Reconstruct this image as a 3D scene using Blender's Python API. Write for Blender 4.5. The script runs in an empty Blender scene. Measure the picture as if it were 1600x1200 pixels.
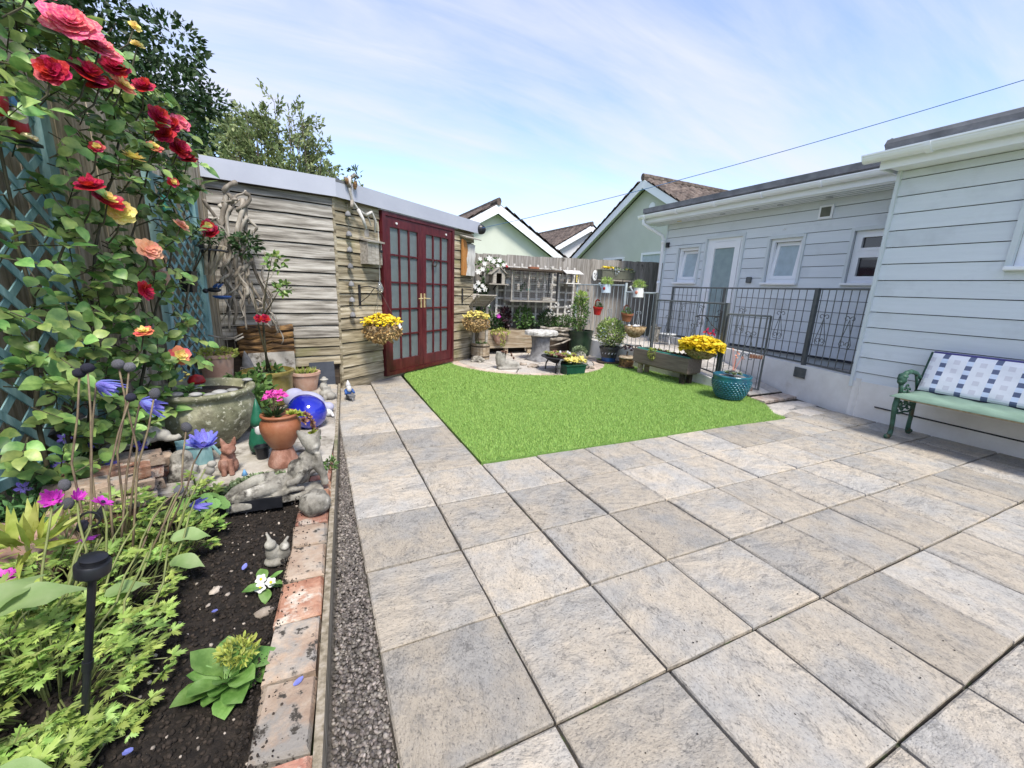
import bpy, math, random
import numpy as np
from mathutils import Vector, Matrix, noise as mnoise

random.seed(7)
RNG = np.random.default_rng(7)
sc = bpy.context.scene
COL = sc.collection

# ------------------------------------------------------------------ camera
cam_d = bpy.data.cameras.new('camera')
cam = bpy.data.objects.new('camera', cam_d)
COL.objects.link(cam)
cam_d.sensor_fit = 'HORIZONTAL'
cam_d.sensor_width = 36.0
cam_d.lens = 14.422
cam_d.clip_start = 0.02
cam_d.clip_end = 2000.0
_yaw, _pit, _rol = 0.447152, -0.228576, 0.041265
_f = Vector((math.sin(_yaw) * math.cos(_pit), math.cos(_yaw) * math.cos(_pit), math.sin(_pit)))
_r0 = _f.cross(Vector((0, 0, 1))).normalized()
_u0 = _r0.cross(_f)
_r = math.cos(_rol) * _r0 + math.sin(_rol) * _u0
_u = -math.sin(_rol) * _r0 + math.cos(_rol) * _u0
cam.matrix_world = Matrix(((_r.x, _u.x, -_f.x, -1.0238), (_r.y, _u.y, -_f.y, -2.5943),
                           (_r.z, _u.z, -_f.z, 1.2508), (0, 0, 0, 1)))
sc.camera = cam

# ------------------------------------------------------------------ sky, sun, exposure
SUN_EL, SUN_AZ = math.radians(57), math.radians(181)     # azimuth clockwise from +Y
world = bpy.data.worlds.new('World')
sc.world = world
world.use_nodes = True
wt = world.node_tree
for n_ in list(wt.nodes):
    wt.nodes.remove(n_)
def wn(t, **k):
    n = wt.nodes.new(t)
    for a, b in k.items():
        setattr(n, a, b)
    return n
w_out = wn('ShaderNodeOutputWorld')
w_bg = wn('ShaderNodeBackground')
w_bg.inputs['Strength'].default_value = 0.14
w_sky = wn('ShaderNodeTexSky', sky_type='NISHITA', sun_disc=False, sun_elevation=SUN_EL,
           sun_rotation=SUN_AZ, altitude=50, air_density=1.0, dust_density=0.6, ozone_density=2.0)
w_tc = wn('ShaderNodeTexCoord')
w_sep = wn('ShaderNodeSeparateXYZ')
wt.links.new(w_tc.outputs['Generated'], w_sep.inputs[0])
def wm(op, a, b=None, clamp=False):
    n = wn('ShaderNodeMath', operation=op, use_clamp=clamp)
    for i, x in enumerate((a, b)):
        if x is None:
            continue
        if isinstance(x, (int, float)):
            n.inputs[i].default_value = x
        else:
            wt.links.new(x, n.inputs[i])
    return n.outputs[0]
w_den = wm('ADD', wm('MAXIMUM', w_sep.outputs['Z'], 0.0), 0.22)
w_px = wm('DIVIDE', w_sep.outputs['X'], w_den)
w_py = wm('DIVIDE', w_sep.outputs['Y'], w_den)
w_cmb = wn('ShaderNodeCombineXYZ')
wt.links.new(w_px, w_cmb.inputs[0]); wt.links.new(w_py, w_cmb.inputs[1])
def cloud_noise(rot, scl, nscale, detail, rough, dist, loc):
    mp = wn('ShaderNodeMapping', vector_type='POINT')
    mp.inputs['Rotation'].default_value = (0, 0, rot)
    mp.inputs['Scale'].default_value = scl
    mp.inputs['Location'].default_value = loc
    wt.links.new(w_cmb.outputs[0], mp.inputs[0])
    nz = wn('ShaderNodeTexNoise')
    nz.inputs['Scale'].default_value = nscale
    nz.inputs['Detail'].default_value = detail
    nz.inputs['Roughness'].default_value = rough
    nz.inputs['Distortion'].default_value = dist
    wt.links.new(mp.outputs[0], nz.inputs['Vector'])
    return nz.outputs[0]
c_a = cloud_noise(math.radians(-28), (0.55, 1.5, 1), 1.15, 9, 0.55, 0.35, (0.35, 0.2, 0))
c_b = cloud_noise(math.radians(-18), (0.5, 2.6, 1), 2.6, 8, 0.6, 0.5, (3.1, 1.7, 0))
c_sum = wm('ADD', wm('MULTIPLY', c_a, 0.72), wm('MULTIPLY', c_b, 0.34))
w_rmp = wn('ShaderNodeValToRGB')
w_rmp.color_ramp.elements[0].position = 0.40
w_rmp.color_ramp.elements[0].color = (0.05, 0.05, 0.05, 1)
w_rmp.color_ramp.elements[1].position = 0.68
w_rmp.color_ramp.elements[1].color = (0.9, 0.9, 0.9, 1)
wt.links.new(c_sum, w_rmp.inputs[0])
w_mix = wn('ShaderNodeMix', data_type='RGBA')
wt.links.new(w_rmp.outputs[0], w_mix.inputs[0])
w_tint = wn('ShaderNodeMix', data_type='RGBA', blend_type='MULTIPLY')
w_tint.inputs[0].default_value = 1.0
w_tint.inputs[7].default_value = (1.08, 1.02, 1.06, 1)
wt.links.new(w_sky.outputs[0], w_tint.inputs[6])
wt.links.new(w_tint.outputs[2], w_mix.inputs[6])
w_mix.inputs[7].default_value = (3.0, 3.1, 3.75, 1)
wt.links.new(w_mix.outputs[2], w_bg.inputs['Color'])
wt.links.new(w_bg.outputs[0], w_out.inputs['Surface'])

sun_d = bpy.data.lights.new('sun', 'SUN')
sun_d.energy = 2.6
sun_d.angle = math.radians(15)
sun_d.color = (1.0, 0.94, 0.84)
sun = bpy.data.objects.new('sun', sun_d)
COL.objects.link(sun)
_sd = Vector((math.sin(SUN_AZ) * math.cos(SUN_EL), math.cos(SUN_AZ) * math.cos(SUN_EL), math.sin(SUN_EL)))
sun.rotation_euler = _sd.to_track_quat('Z', 'Y').to_euler()
sun.location = (0, 0, 12)

sc.render.engine = 'CYCLES'
sc.cycles.use_denoising = True
sc.cycles.max_bounces = 6
sc.cycles.transparent_max_bounces = 8
sc.view_settings.view_transform = 'Standard'
sc.view_settings.look = 'None'
sc.view_settings.exposure = 1.1
sc.view_settings.gamma = 1.0
sc.view_settings.use_curve_mapping = False

# ------------------------------------------------------------------ materials
MATS = {}
def mat(name, cols, scale=6.0, detail=6.0, rough=0.8, bump=0.0, bscale=None, stretch=(1, 1, 1),
        rnd='object', amt=0.12, metal=0.0, spec=0.4, coat=0.0, transl=0.0, lo=0.35, hi=0.65,
        spots=None, hue=0.0, bdist=0.01, space='Object', distort=0.0):
    """Procedural material: up to four colours over stretched noise, optional spots, per-object or
    per-island variation and fine bump."""
    m = bpy.data.materials.new(name)
    m.use_nodes = True
    t = m.node_tree
    b = t.nodes['Principled BSDF']
    L = t.links.new
    tc = t.nodes.new('ShaderNodeTexCoord')
    vec = tc.outputs[space]
    rv = None
    if rnd == 'object':
        oi = t.nodes.new('ShaderNodeObjectInfo')
        rv = oi.outputs['Random']
    elif rnd == 'island':
        g = t.nodes.new('ShaderNodeNewGeometry')
        rv = g.outputs['Random Per Island']
    if rv is not None:
        mu = t.nodes.new('ShaderNodeMath'); mu.operation = 'MULTIPLY'; mu.inputs[1].default_value = 61.0
        L(rv, mu.inputs[0])
        ad = t.nodes.new('ShaderNodeVectorMath'); ad.operation = 'ADD'
        L(vec, ad.inputs[0]); L(mu.outputs[0], ad.inputs[1])
        vec = ad.outputs[0]
    mp = t.nodes.new('ShaderNodeMapping'); mp.inputs['Scale'].default_value = stretch
    L(vec, mp.inputs[0])
    nz = t.nodes.new('ShaderNodeTexNoise')
    nz.inputs['Scale'].default_value = scale; nz.inputs['Detail'].default_value = detail
    nz.inputs['Roughness'].default_value = 0.6; nz.inputs['Distortion'].default_value = distort
    L(mp.outputs[0], nz.inputs['Vector'])
    rp = t.nodes.new('ShaderNodeValToRGB')
    e = rp.color_ramp.elements
    n = len(cols)
    e[0].position = lo; e[0].color = (*cols[0], 1)
    e[1].position = hi; e[1].color = (*cols[-1], 1)
    for i in range(1, n - 1):
        q = e.new(lo + (hi - lo) * i / (n - 1)); q.color = (*cols[i], 1)
    L(nz.outputs[0], rp.inputs[0])
    col = rp.outputs[0]
    if spots:
        for (sc_, sca, thr, soft) in spots:
            sn = t.nodes.new('ShaderNodeTexNoise')
            sn.inputs['Scale'].default_value = sca; sn.inputs['Detail'].default_value = 5
            sn.inputs['Roughness'].default_value = 0.65
            L(vec, sn.inputs['Vector'])
            mr = t.nodes.new('ShaderNodeMapRange')
            mr.inputs[1].default_value = thr; mr.inputs[2].default_value = thr + soft
            L(sn.outputs[0], mr.inputs[0])
            mx = t.nodes.new('ShaderNodeMix'); mx.data_type = 'RGBA'
            L(mr.outputs[0], mx.inputs[0]); L(col, mx.inputs[6]); mx.inputs[7].default_value = (*sc_, 1)
            col = mx.outputs[2]
    if rv is not None and amt > 0:
        hs = t.nodes.new('ShaderNodeHueSaturation')
        mr = t.nodes.new('ShaderNodeMapRange')
        mr.inputs[3].default_value = 1 - amt; mr.inputs[4].default_value = 1 + amt
        L(rv, mr.inputs[0]); L(mr.outputs[0], hs.inputs['Value'])
        if hue:
            m2 = t.nodes.new('ShaderNodeMath'); m2.operation = 'FRACT'
            m3 = t.nodes.new('ShaderNodeMath'); m3.operation = 'MULTIPLY'; m3.inputs[1].default_value = 7.31
            L(rv, m3.inputs[0]); L(m3.outputs[0], m2.inputs[0])
            mh = t.nodes.new('ShaderNodeMapRange'); mh.inputs[3].default_value = 0.5 - hue; mh.inputs[4].default_value = 0.5 + hue
            L(m2.outputs[0], mh.inputs[0]); L(mh.outputs[0], hs.inputs['Hue'])
        L(col, hs.inputs['Color'])
        col = hs.outputs[0]
    L(col, b.inputs['Base Color'])
    b.inputs['Roughness'].default_value = rough
    b.inputs['Metallic'].default_value = metal
    b.inputs['Specular IOR Level'].default_value = spec
    b.inputs['Coat Weight'].default_value = coat
    if bump > 0:
        bn = t.nodes.new('ShaderNodeTexNoise')
        bn.inputs['Scale'].default_value = bscale or scale * 2; bn.inputs['Detail'].default_value = 7
        bn.inputs['Roughness'].default_value = 0.65
        L(mp.outputs[0], bn.inputs['Vector'])
        bp = t.nodes.new('ShaderNodeBump'); bp.inputs['Strength'].default_value = bump
        bp.inputs['Distance'].default_value = bdist
        L(bn.outputs[0], bp.inputs['Height']); L(bp.outputs[0], b.inputs['Normal'])
    if transl > 0:
        tr = t.nodes.new('ShaderNodeBsdfTranslucent')
        ms = t.nodes.new('ShaderNodeMixShader'); ms.inputs[0].default_value = transl
        L(col, tr.inputs['Color']); L(b.outputs[0], ms.inputs[1]); L(tr.outputs[0], ms.inputs[2])
        L(ms.outputs[0], t.nodes['Material Output'].inputs['Surface'])
    MATS[name] = m
    return m

# ------------------------------------------------------------------ mesh building
def link(o, parent=None):
    COL.objects.link(o)
    if parent is not None:
        o.parent = parent
    return o

def V3(*a):
    return Vector(a)

class MB:
    """Collects shapes and links them as one mesh object."""
    def __init__(s):
        s.v = []; s.f = []; s.m = []; s.cur = 0
    def add(s, vs, fs):
        o = len(s.v)
        s.v.extend([tuple(x) for x in vs])
        s.f.extend([tuple(i + o for i in f) for f in fs])
        s.m.extend([s.cur] * len(fs))
        return s
    def box(s, c, size, rz=0.0, rot=None, taper=1.0, bev=0.0):
        hx, hy, hz = size[0] / 2, size[1] / 2, size[2] / 2
        R_ = rot if rot is not None else Matrix.Rotation(rz, 3, 'Z')
        c = Vector(c)
        if bev > 0:
            b = min(bev, hx * .45, hy * .45, hz * .45)
            vs = []
            for z, ins in ((-hz, b), (-hz + b, 0), (hz - b, 0), (hz, b)):
                for sx, sy in ((-1, -1), (1, -1), (1, 1), (-1, 1)):
                    vs.append(c + R_ @ Vector((sx * (hx - ins), sy * (hy - ins), z)))
            fs = [(3, 2, 1, 0), (12, 13, 14, 15)]
            for k in range(3):
                for i in range(4):
                    j = (i + 1) % 4
                    fs.append((k * 4 + i, k * 4 + j, k * 4 + 4 + j, k * 4 + 4 + i))
            return s.add(vs, fs)
        vs = []
        for z, tp in ((-hz, 1), (hz, taper)):
            for sx, sy in ((-1, -1), (1, -1), (1, 1), (-1, 1)):
                vs.append(c + R_ @ Vector((sx * hx * tp, sy * hy * tp, z)))
        return s.add(vs, [(3, 2, 1, 0), (4, 5, 6, 7), (0, 1, 5, 4), (1, 2, 6, 5), (2, 3, 7, 6), (3, 0, 4, 7)])
    def tube(s, pts, r, n=8, cap=True, squash=1.0):
        pts = [Vector(p) for p in pts]
        k = len(pts)
        rs = r if isinstance(r, (list, tuple)) else [r] * k
        ref = None
        vs = []
        for i, p in enumerate(pts):
            a = pts[max(0, i - 1)]; b = pts[min(k - 1, i + 1)]
            t = (b - a)
            t = t.normalized() if t.length > 1e-9 else Vector((0, 0, 1))
            if ref is None:
                ref = Vector((0, 0, 1)) if abs(t.z) < .9 else Vector((1, 0, 0))
            u = (ref - t * ref.dot(t))
            u = u.normalized() if u.length > 1e-6 else t.orthogonal().normalized()
            w = t.cross(u)
            ref = u
            for q in range(n):
                an = 2 * math.pi * q / n
                vs.append(p + (u * math.cos(an) + w * math.sin(an) * squash) * rs[i])
        fs = []
        for i in range(k - 1):
            for q in range(n):
                q2 = (q + 1) % n
                fs.append((i * n + q, i * n + q2, (i + 1) * n + q2, (i + 1) * n + q))
        if cap:
            fs.append(tuple(range(n - 1, -1, -1)))
            fs.append(tuple((k - 1) * n + q for q in range(n)))
        return s.add(vs, fs)
    def lathe(s, prof, n=28, c=(0, 0, 0), squash=1.0, R=None, caps=True):
        c = Vector(c)
        vs = []
        for (r, z) in prof:
            for q in range(n):
                an = 2 * math.pi * q / n
                p = Vector((r * math.cos(an), r * math.sin(an) * squash, z))
                vs.append(c + (R @ p if R is not None else p))
        fs = []
        for i in range(len(prof) - 1):
            for q in range(n):
                q2 = (q + 1) % n
                fs.append((i * n + q, i * n + q2, (i + 1) * n + q2, (i + 1) * n + q))
        if caps:
            fs.append(tuple(range(n - 1, -1, -1)))
            fs.append(tuple((len(prof) - 1) * n + q for q in range(n)))
        return s.add(vs, fs)
    def prism(s, poly, z0, z1, M=None):
        n = len(poly)
        vs = [Vector((x, y, z0)) for x, y in poly] + [Vector((x, y, z1)) for x, y in poly]
        if M is not None:
            vs = [M @ v for v in vs]
        fs = [tuple(range(n - 1, -1, -1)), tuple(range(n, 2 * n))]
        fs += [(i, (i + 1) % n, n + (i + 1) % n, n + i) for i in range(n)]
        return s.add(vs, fs)
    def ball(s, c, r, nu=12, nv=8, R=None, lump=0.0, seed=0, lf=2.0):
        c = Vector(c)
        r = Vector((r, r, r)) if isinstance(r, (int, float)) else Vector(r)
        vs = []
        def pt(d):
            k = 1.0
            if lump:
                k += lump * mnoise.noise(d * lf + Vector((seed * 3.7, seed * 1.3, 0)))
            p = Vector((d.x * r.x, d.y * r.y, d.z * r.z)) * k
            return c + (R @ p if R is not None else p)
        vs.append(pt(Vector((0, 0, -1))))
        for j in range(1, nv):
            ph = -math.pi / 2 + math.pi * j / nv
            for i in range(nu):
                th = 2 * math.pi * i / nu
                vs.append(pt(Vector((math.cos(ph) * math.cos(th), math.cos(ph) * math.sin(th), math.sin(ph)))))
        vs.append(pt(Vector((0, 0, 1))))
        fs = [(0, 1 + (i + 1) % nu, 1 + i) for i in range(nu)]
        for j in range(nv - 2):
            for i in range(nu):
                i2 = (i + 1) % nu
                a = 1 + j * nu
                fs.append((a + i, a + i2, a + nu + i2, a + nu + i))
        t = len(vs) - 1
        a = 1 + (nv - 2) * nu
        fs += [(a + i, a + (i + 1) % nu, t) for i in range(nu)]
        return s.add(vs, fs)
    def leaf(s, p, d, up, L, W, curl=0.2, fold=0.15, seg=3, tipw=0.55):
        """A folded, drooping leaf blade from p along d."""
        p = Vector(p); d = Vector(d).normalized(); up = Vector(up)
        up = (up - d * up.dot(d))
        up = up.normalized() if up.length > 1e-6 else d.orthogonal().normalized()
        sd = d.cross(up)
        vs = [p]; fs = []
        for k in range(1, seg + 1):
            t = k / (seg + 1)
            w = W * .5 * math.sin(math.pi * t ** tipw)
            ce = p + d * (L * t) - up * (curl * L * t * t)
            vs += [ce + sd * w + up * fold * w, ce, ce - sd * w + up * fold * w]
        vs.append(p + d * L - up * curl * L)
        fs += [(0, 2, 1), (0, 3, 2)]
        for k in range(seg - 1):
            a = 1 + 3 * k
            fs += [(a, a + 1, a + 4, a + 3), (a + 1, a + 2, a + 5, a + 4)]
        a = 1 + 3 * (seg - 1); t = len(vs) - 1
        fs += [(a, a + 1, t), (a + 1, a + 2, t)]
        return s.add(vs, fs)
    def build(s, name, material, parent=None, loc=None, smooth=False, remesh=0.0, sub=0, rz=None, auto=None):
        me = bpy.data.meshes.new(name)
        me.from_pydata(s.v, [], s.f)
        mats = material if isinstance(material, (list, tuple)) else [material]
        for m in mats:
            me.materials.append(MATS[m] if isinstance(m, str) else m)
        if any(s.m):
            me.polygons.foreach_set('material_index', s.m)
        if smooth:
            me.polygons.foreach_set('use_smooth', [True] * len(s.f))
        me.update()
        o = bpy.data.objects.new(name, me)
        if loc is not None:
            o.location = loc
        if rz is not None:
            o.rotation_euler = (0, 0, rz)
        if remesh:
            md = o.modifiers.new('remesh', 'REMESH'); md.mode = 'VOXEL'; md.voxel_size = remesh
            md.use_smooth_shade = True
            m2 = o.modifiers.new('smooth', 'SMOOTH'); m2.factor = 0.5; m2.iterations = 2
        if sub:
            md = o.modifiers.new('sub', 'SUBSURF'); md.levels = sub; md.render_levels = sub
        if auto is not None:
            sm = [False] * len(s.f)
            me.polygons.foreach_set('use_smooth', [True] * len(s.f))
            try:
                me.set_sharp_from_angle(angle=math.radians(auto))
            except Exception:
                pass
        return link(o, parent)

def npmesh(name, V, F, material, parent=None, smooth=False):
    """Fast mesh from arrays: V (n,3), F (m,k)."""
    me = bpy.data.meshes.new(name)
    V = np.asarray(V, np.float32); F = np.asarray(F, np.int32)
    m, k = F.shape
    me.vertices.add(len(V)); me.vertices.foreach_set('co', V.ravel())
    me.loops.add(m * k); me.loops.foreach_set('vertex_index', F.ravel())
    me.polygons.add(m)
    me.polygons.foreach_set('loop_start', np.arange(0, m * k, k, dtype=np.int32))
    me.polygons.foreach_set('loop_total', np.full(m, k, np.int32))
    if smooth:
        me.polygons.foreach_set('use_smooth', np.ones(m, bool))
    me.materials.append(MATS[material])
    me.update(calc_edges=True)
    me.validate()
    return link(bpy.data.objects.new(name, me), parent)

def unit(a):
    return a / np.maximum(np.linalg.norm(a, axis=1, keepdims=True), 1e-9)

def leaf_arrays(P, D, U, L, W, fold=0.0):
    """Many rhombic leaves (two triangles each folded on the midrib)."""
    P = np.asarray(P, float); n = len(P)
    D = unit(np.asarray(D, float)); U = np.asarray(U, float)
    S = unit(np.cross(D, U)); N = np.cross(S, D)
    L = np.broadcast_to(L, n)[:, None]; W = np.broadcast_to(W, n)[:, None]
    mid = P + D * L * .45
    Vv = np.stack([P, mid + S * W * .5 + N * fold * W, P + D * L, mid - S * W * .5 + N * fold * W], 1).reshape(-1, 3)
    b = np.arange(n)[:, None] * 4
    F = np.concatenate([b + [0, 1, 2], b + [0, 2, 3]], 0)
    return Vv, F

def tmpl_arrays(P, D, U, L, W, T, F):
    """Many copies of a leaf template T (x along the leaf 0..1, y across -.5...5, z up) with faces F."""
    P = np.asarray(P, float); n = len(P)
    D = unit(np.asarray(D, float)); S = unit(np.cross(D, np.asarray(U, float))); N = np.cross(S, D)
    L = np.broadcast_to(L, n)[:, None, None]; W = np.broadcast_to(W, n)[:, None, None]
    V = P[:, None] + D[:, None] * T[None, :, 0:1] * L + S[:, None] * T[None, :, 1:2] * W + N[:, None] * T[None, :, 2:3] * L
    return V.reshape(-1, 3), (np.asarray(F)[None] + (np.arange(n) * len(T))[:, None, None]).reshape(-1, 3)
_t = [(0, 0, 0)]
for x_, w_, z_ in ((.18, .34, .03), (.42, .5, .03), (.68, .4, -.03), (.87, .2, -.1)):
    _t += [(x_, w_, z_ + .05), (x_, 0, z_), (x_, -w_, z_ + .05)]
_t.append((1, 0, -.17))
OVATE = np.array(_t)
_f = [(0, 1, 2), (0, 2, 3)]
for k_ in range(3):
    a_ = 1 + 3 * k_
    _f += [(a_, a_ + 3, a_ + 1), (a_ + 1, a_ + 3, a_ + 4), (a_ + 1, a_ + 4, a_ + 2), (a_ + 2, a_ + 4, a_ + 5)]
_f += [(10, 13, 11), (11, 13, 12)]
OVATE_F = np.array(_f)
# deeply cut, parsley-like leaf: three toothed lobes
_t = [(0, 0, 0)]
for c_, len_ in ((-1.15, .78), (0, 1.0), (1.15, .78)):
    for dt_, r_ in ((-.5, .3), (-.42, .62), (-.27, .5), (-.2, .9), (-.1, .74), (0, 1.0), (.1, .74), (.2, .9), (.27, .5), (.42, .62), (.5, .3)):
        a_ = c_ + dt_ * 1.05
        _t.append((math.cos(a_) * r_ * len_, math.sin(a_) * r_ * len_, .1 * r_ - .16 * r_ * r_ + .05 * abs(dt_)))
CUT = np.array(_t)
CUT_F = np.array([(0, 1 + i, 2 + i) for i in range(len(_t) - 2)])

def rvec(n):
    return unit(RNG.normal(size=(n, 3)))

# ------------------------------------------------------------------ scene objects
def tag(o, label=None, cat=None, group=None, kind=None):
    if label: o['label'] = label
    if cat: o['category'] = cat
    if group: o['group'] = group
    if kind: o['kind'] = kind
    return o

def thing(name, label, cat, loc=(0, 0, 0), rz=0.0, group=None):
    o = bpy.data.objects.new(name, None)
    o.empty_display_size = 0.1
    COL.objects.link(o)
    o.location = loc
    o.rotation_euler = (0, 0, rz)
    return tag(o, label, cat, group)

def inst(src, name=None, parent=None, M=None, loc=None):
    """One more object sharing src's mesh."""
    c = bpy.data.objects.new(name or src.name.split('.')[0], src.data if hasattr(src, 'data') else src)
    if M is not None:
        c.matrix_local = M
    if loc is not None:
        c.location = loc
    return link(c, parent)

def mesh_only(mb, name, material, smooth=False):
    o = mb.build(name, material, smooth=smooth)
    me = o.data
    bpy.data.objects.remove(o)
    return me

def inst_me(me, name, parent, M):
    c = bpy.data.objects.new(name, me)
    c.matrix_local = M
    return link(c, parent)

def TRS(loc, rz=0.0, s=(1, 1, 1), rx=0.0, ry=0.0):
    return (Matrix.Translation(loc) @ Matrix.Rotation(rz, 4, 'Z') @ Matrix.Rotation(ry, 4, 'Y')
            @ Matrix.Rotation(rx, 4, 'X') @ Matrix.Diagonal((*s, 1)))

def basis(x, y, z, o):
    x, y, z, o = Vector(x), Vector(y), Vector(z), Vector(o)
    return Matrix(((x.x, y.x, z.x, o.x), (x.y, y.y, z.y, o.y), (x.z, y.z, z.z, o.z), (0, 0, 0, 1)))

def R3(rz=0, rx=0, ry=0):
    return Matrix.Rotation(rz, 3, 'Z') @ Matrix.Rotation(ry, 3, 'Y') @ Matrix.Rotation(rx, 3, 'X')
# ------------------------------------------------------------------ palette
mat('soil', [(.006, .0045, .0035), (.017, .0125, .0095), (.034, .026, .02)], 30, 9, .95, .9, 90, rnd=None, bdist=.015)
mat('soil_crumb', [(.01, .007, .005), (.035, .026, .02)], 40, 4, .95, rnd='island', amt=.5)
mat('chip', [(.2, .17, .14), (.4, .35, .3)], 40, 3, .8, rnd='island', amt=.35)
mat('gravel_bed', [(.05, .045, .042), (.12, .11, .1)], 60, 6, .9, .6, rnd=None)
mat('pebble', [(.06, .052, .046), (.14, .122, .108), (.25, .225, .2)], 30, 3, .75, .2, 90, rnd='island', amt=.55, hue=.02)
mat('sand_joint', [(.02, .017, .013), (.055, .046, .036)], 40, 6, .95, .4, rnd=None, spots=[((.04, .06, .02), 9, .56, .08)])
mat('concrete', [(.26, .24, .2), (.4, .37, .32), (.5, .47, .42)], 7, 9, .9, .5, 60, rnd='object', amt=.05,
    spots=[((.075, .06, .042), 6, .52, .12)])
mat('render_white', [(.68, .66, .63), (.8, .79, .77)], 3, 8, .85, .5, 170, rnd=None, spots=[((.52, .47, .4), 2.2, .62, .2)], bdist=.004)
mat('brick_red', [(.25, .105, .07), (.36, .18, .125), (.43, .27, .2)], 14, 8, .9, .8, 60, rnd='object', amt=.25, hue=.012,
    spots=[((.52, .45, .38), 10, .54, .1), ((.05, .042, .035), 22, .62, .06)])
mat('brick_buff', [(.27, .19, .14), (.37, .28, .21), (.43, .36, .29)], 9, 8, .9, .7, 55, rnd='object', amt=.12,
    spots=[((.27, .25, .225), 6, .52, .1), ((.05, .043, .035), 24, .57, .06)])
mat('brick_pale', [(.36, .27, .21), (.46, .37, .3), (.53, .46, .39)], 9, 8, .9, .5, 55, amt=.15, spots=[((.27, .25, .23), 6, .56, .1)])
mat('wood_fence', [(.15, .125, .085), (.3, .255, .185), (.42, .37, .3)], 5, 9, .9, .6, 8, stretch=(7, 7, .35), rnd='object', amt=.28,
    spots=[((.15, .16, .08), 1.6, .58, .15), ((.06, .05, .04), 3.5, .66, .06)])
mat('wood_fence_grey', [(.160, .144, .124), (.264, .244, .220), (.344, .324, .300)], 5, 9, .9, .6, 8, stretch=(7, 7, .5), rnd='object', amt=.14,
    spots=[((.08, .07, .06), 3.5, .66, .06)])
mat('wood_shed', [(.11, .09, .055), (.29, .245, .165), (.45, .4, .3)], 3.2, 9, .85, .5, 7, stretch=(.7, 9, 9), rnd='object', amt=.22,
    spots=[((.2, .19, .08), 1.5, .57, .16), ((.08, .065, .05), 5, .67, .05)])
mat('wood_shed_grey', [(.1, .09, .075), (.27, .25, .22), (.44, .42, .38)], 3.2, 9, .85, .5, 7, stretch=(.7, 9, 9), rnd='object', amt=.2,
    spots=[((.1, .085, .07), 4, .655, .06)])
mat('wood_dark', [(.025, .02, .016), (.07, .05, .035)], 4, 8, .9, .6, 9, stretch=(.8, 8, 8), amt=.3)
mat('bark', [(.02, .012, .008), (.11, .06, .025), (.3, .17, .06)], 9, 8, .85, .9, 20, stretch=(.6, 3, 3), amt=.1)
mat('wood_planter', [(.224, .160, .096), (.360, .288, .200), (.448, .392, .304)], 4, 8, .85, .4, 8, stretch=(.8, 8, 8), amt=.1,
    spots=[((.2, .2, .1), 2, .57, .15)])
mat('wood_brown', [(.15, .11, .092), (.22, .17, .145)], 5, 8, .7, .3, 9, stretch=(.8, 8, 8), amt=.05)
mat('wood_pale', [(.204, .184, .156), (.326, .299, .258), (.408, .381, .340)], 5, 8, .9, .5, 9, stretch=(1, 7, 7), amt=.12)
mat('wood_white', [(.36, .34, .31), (.58, .56, .52), (.7, .69, .66)], 6, 9, .85, .5, 12, stretch=(2, 5, 5), amt=.1,
    spots=[((.2, .17, .13), 9, .6, .06)])
mat('driftwood', [(.08, .068, .052), (.22, .19, .155), (.42, .385, .33)], 9, 8, .85, .7, 24, stretch=(1, 1, .4), amt=.12)
mat('drift_white', [(.302, .288, .266), (.490, .475, .446), (.576, .569, .547)], 6, 8, .85, .6, 14, stretch=(3, 3, .7), amt=.05,
    spots=[((.14, .1, .07), 7, .64, .05)])
mat('orange_wood', [(.3, .12, .03), (.45, .21, .06)], 6, 8, .6, .3, 12, stretch=(8, 8, .6), amt=.05)
mat('teal_paint', [(.09, .2, .22), (.17, .31, .33), (.28, .44, .45)], 7, 8, .7, .4, 14, stretch=(2, 2, .6), amt=.1)
mat('maroon', [(.052, .006, .009), (.080, .008, .012), (.108, .018, .020)], 9, 8, .38, .15, 20, stretch=(2, 2, .5), rnd='object', amt=.08, spec=.5)
mat('fascia', [(.377, .394, .459), (.426, .443, .508)], 2, 5, .35, .0, rnd=None, spots=[((.4, .41, .45), 4, .66, .1)])
mat('upvc', [(.82, .84, .87), (.85, .87, .9)], 3, 3, .3, rnd=None)
mat('cladding', [(.64, .685, .72), (.68, .725, .76)], 3, 8, .6, .5, 16, stretch=(.6, .6, 9), rnd='object', amt=.05, bdist=.006, spots=[((.44, .47, .49), 1.1, .55, .3)])
mat('trim_paint', [(.58, .63, .65), (.62, .67, .69)], 4, 5, .55, rnd=None)
mat('roof_felt', [(.1, .105, .115), (.16, .165, .18)], 6, 8, .85, .4, 60, rnd=None)
mat('tile', [(.045, .033, .028), (.1, .075, .062), (.15, .12, .1)], 8, 6, .85, .4, 30, rnd='island', amt=.3)
mat('neighbour_green', [(.53, .56, .48), (.58, .61, .53)], 1.5, 6, .9, .3, 90, rnd=None)
mat('neighbour_white', [(.612, .612, .620), (.663, .663, .671)], 1.5, 6, .9, .3, 90, rnd=None)
mat('rail_grey', [(.070, .080, .083), (.110, .122, .125)], 12, 6, .45, .1, rnd='object', amt=.08, spec=.5)
mat('rail_pale', [(.33, .38, .4), (.45, .5, .52)], 12, 6, .45, .1, rnd='object', amt=.08)
mat('black_metal', [(.012, .012, .014), (.03, .03, .034)], 12, 6, .45, .1, rnd=None)
mat('black_plastic', [(.008, .009, .012), (.016, .017, .021)], 12, 6, .4, rnd=None)
mat('steel', [(.4, .41, .43), (.55, .56, .58)], 12, 5, .35, rnd=None, metal=.8)
mat('gold', [(.75, .6, .3), (.85, .72, .42)], 12, 5, .3, rnd=None, metal=.6)
mat('terracotta', [(.2, .068, .032), (.26, .095, .045), (.31, .135, .07)], 8, 8, .5, .2, 40, rnd='object', amt=.1)
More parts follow.
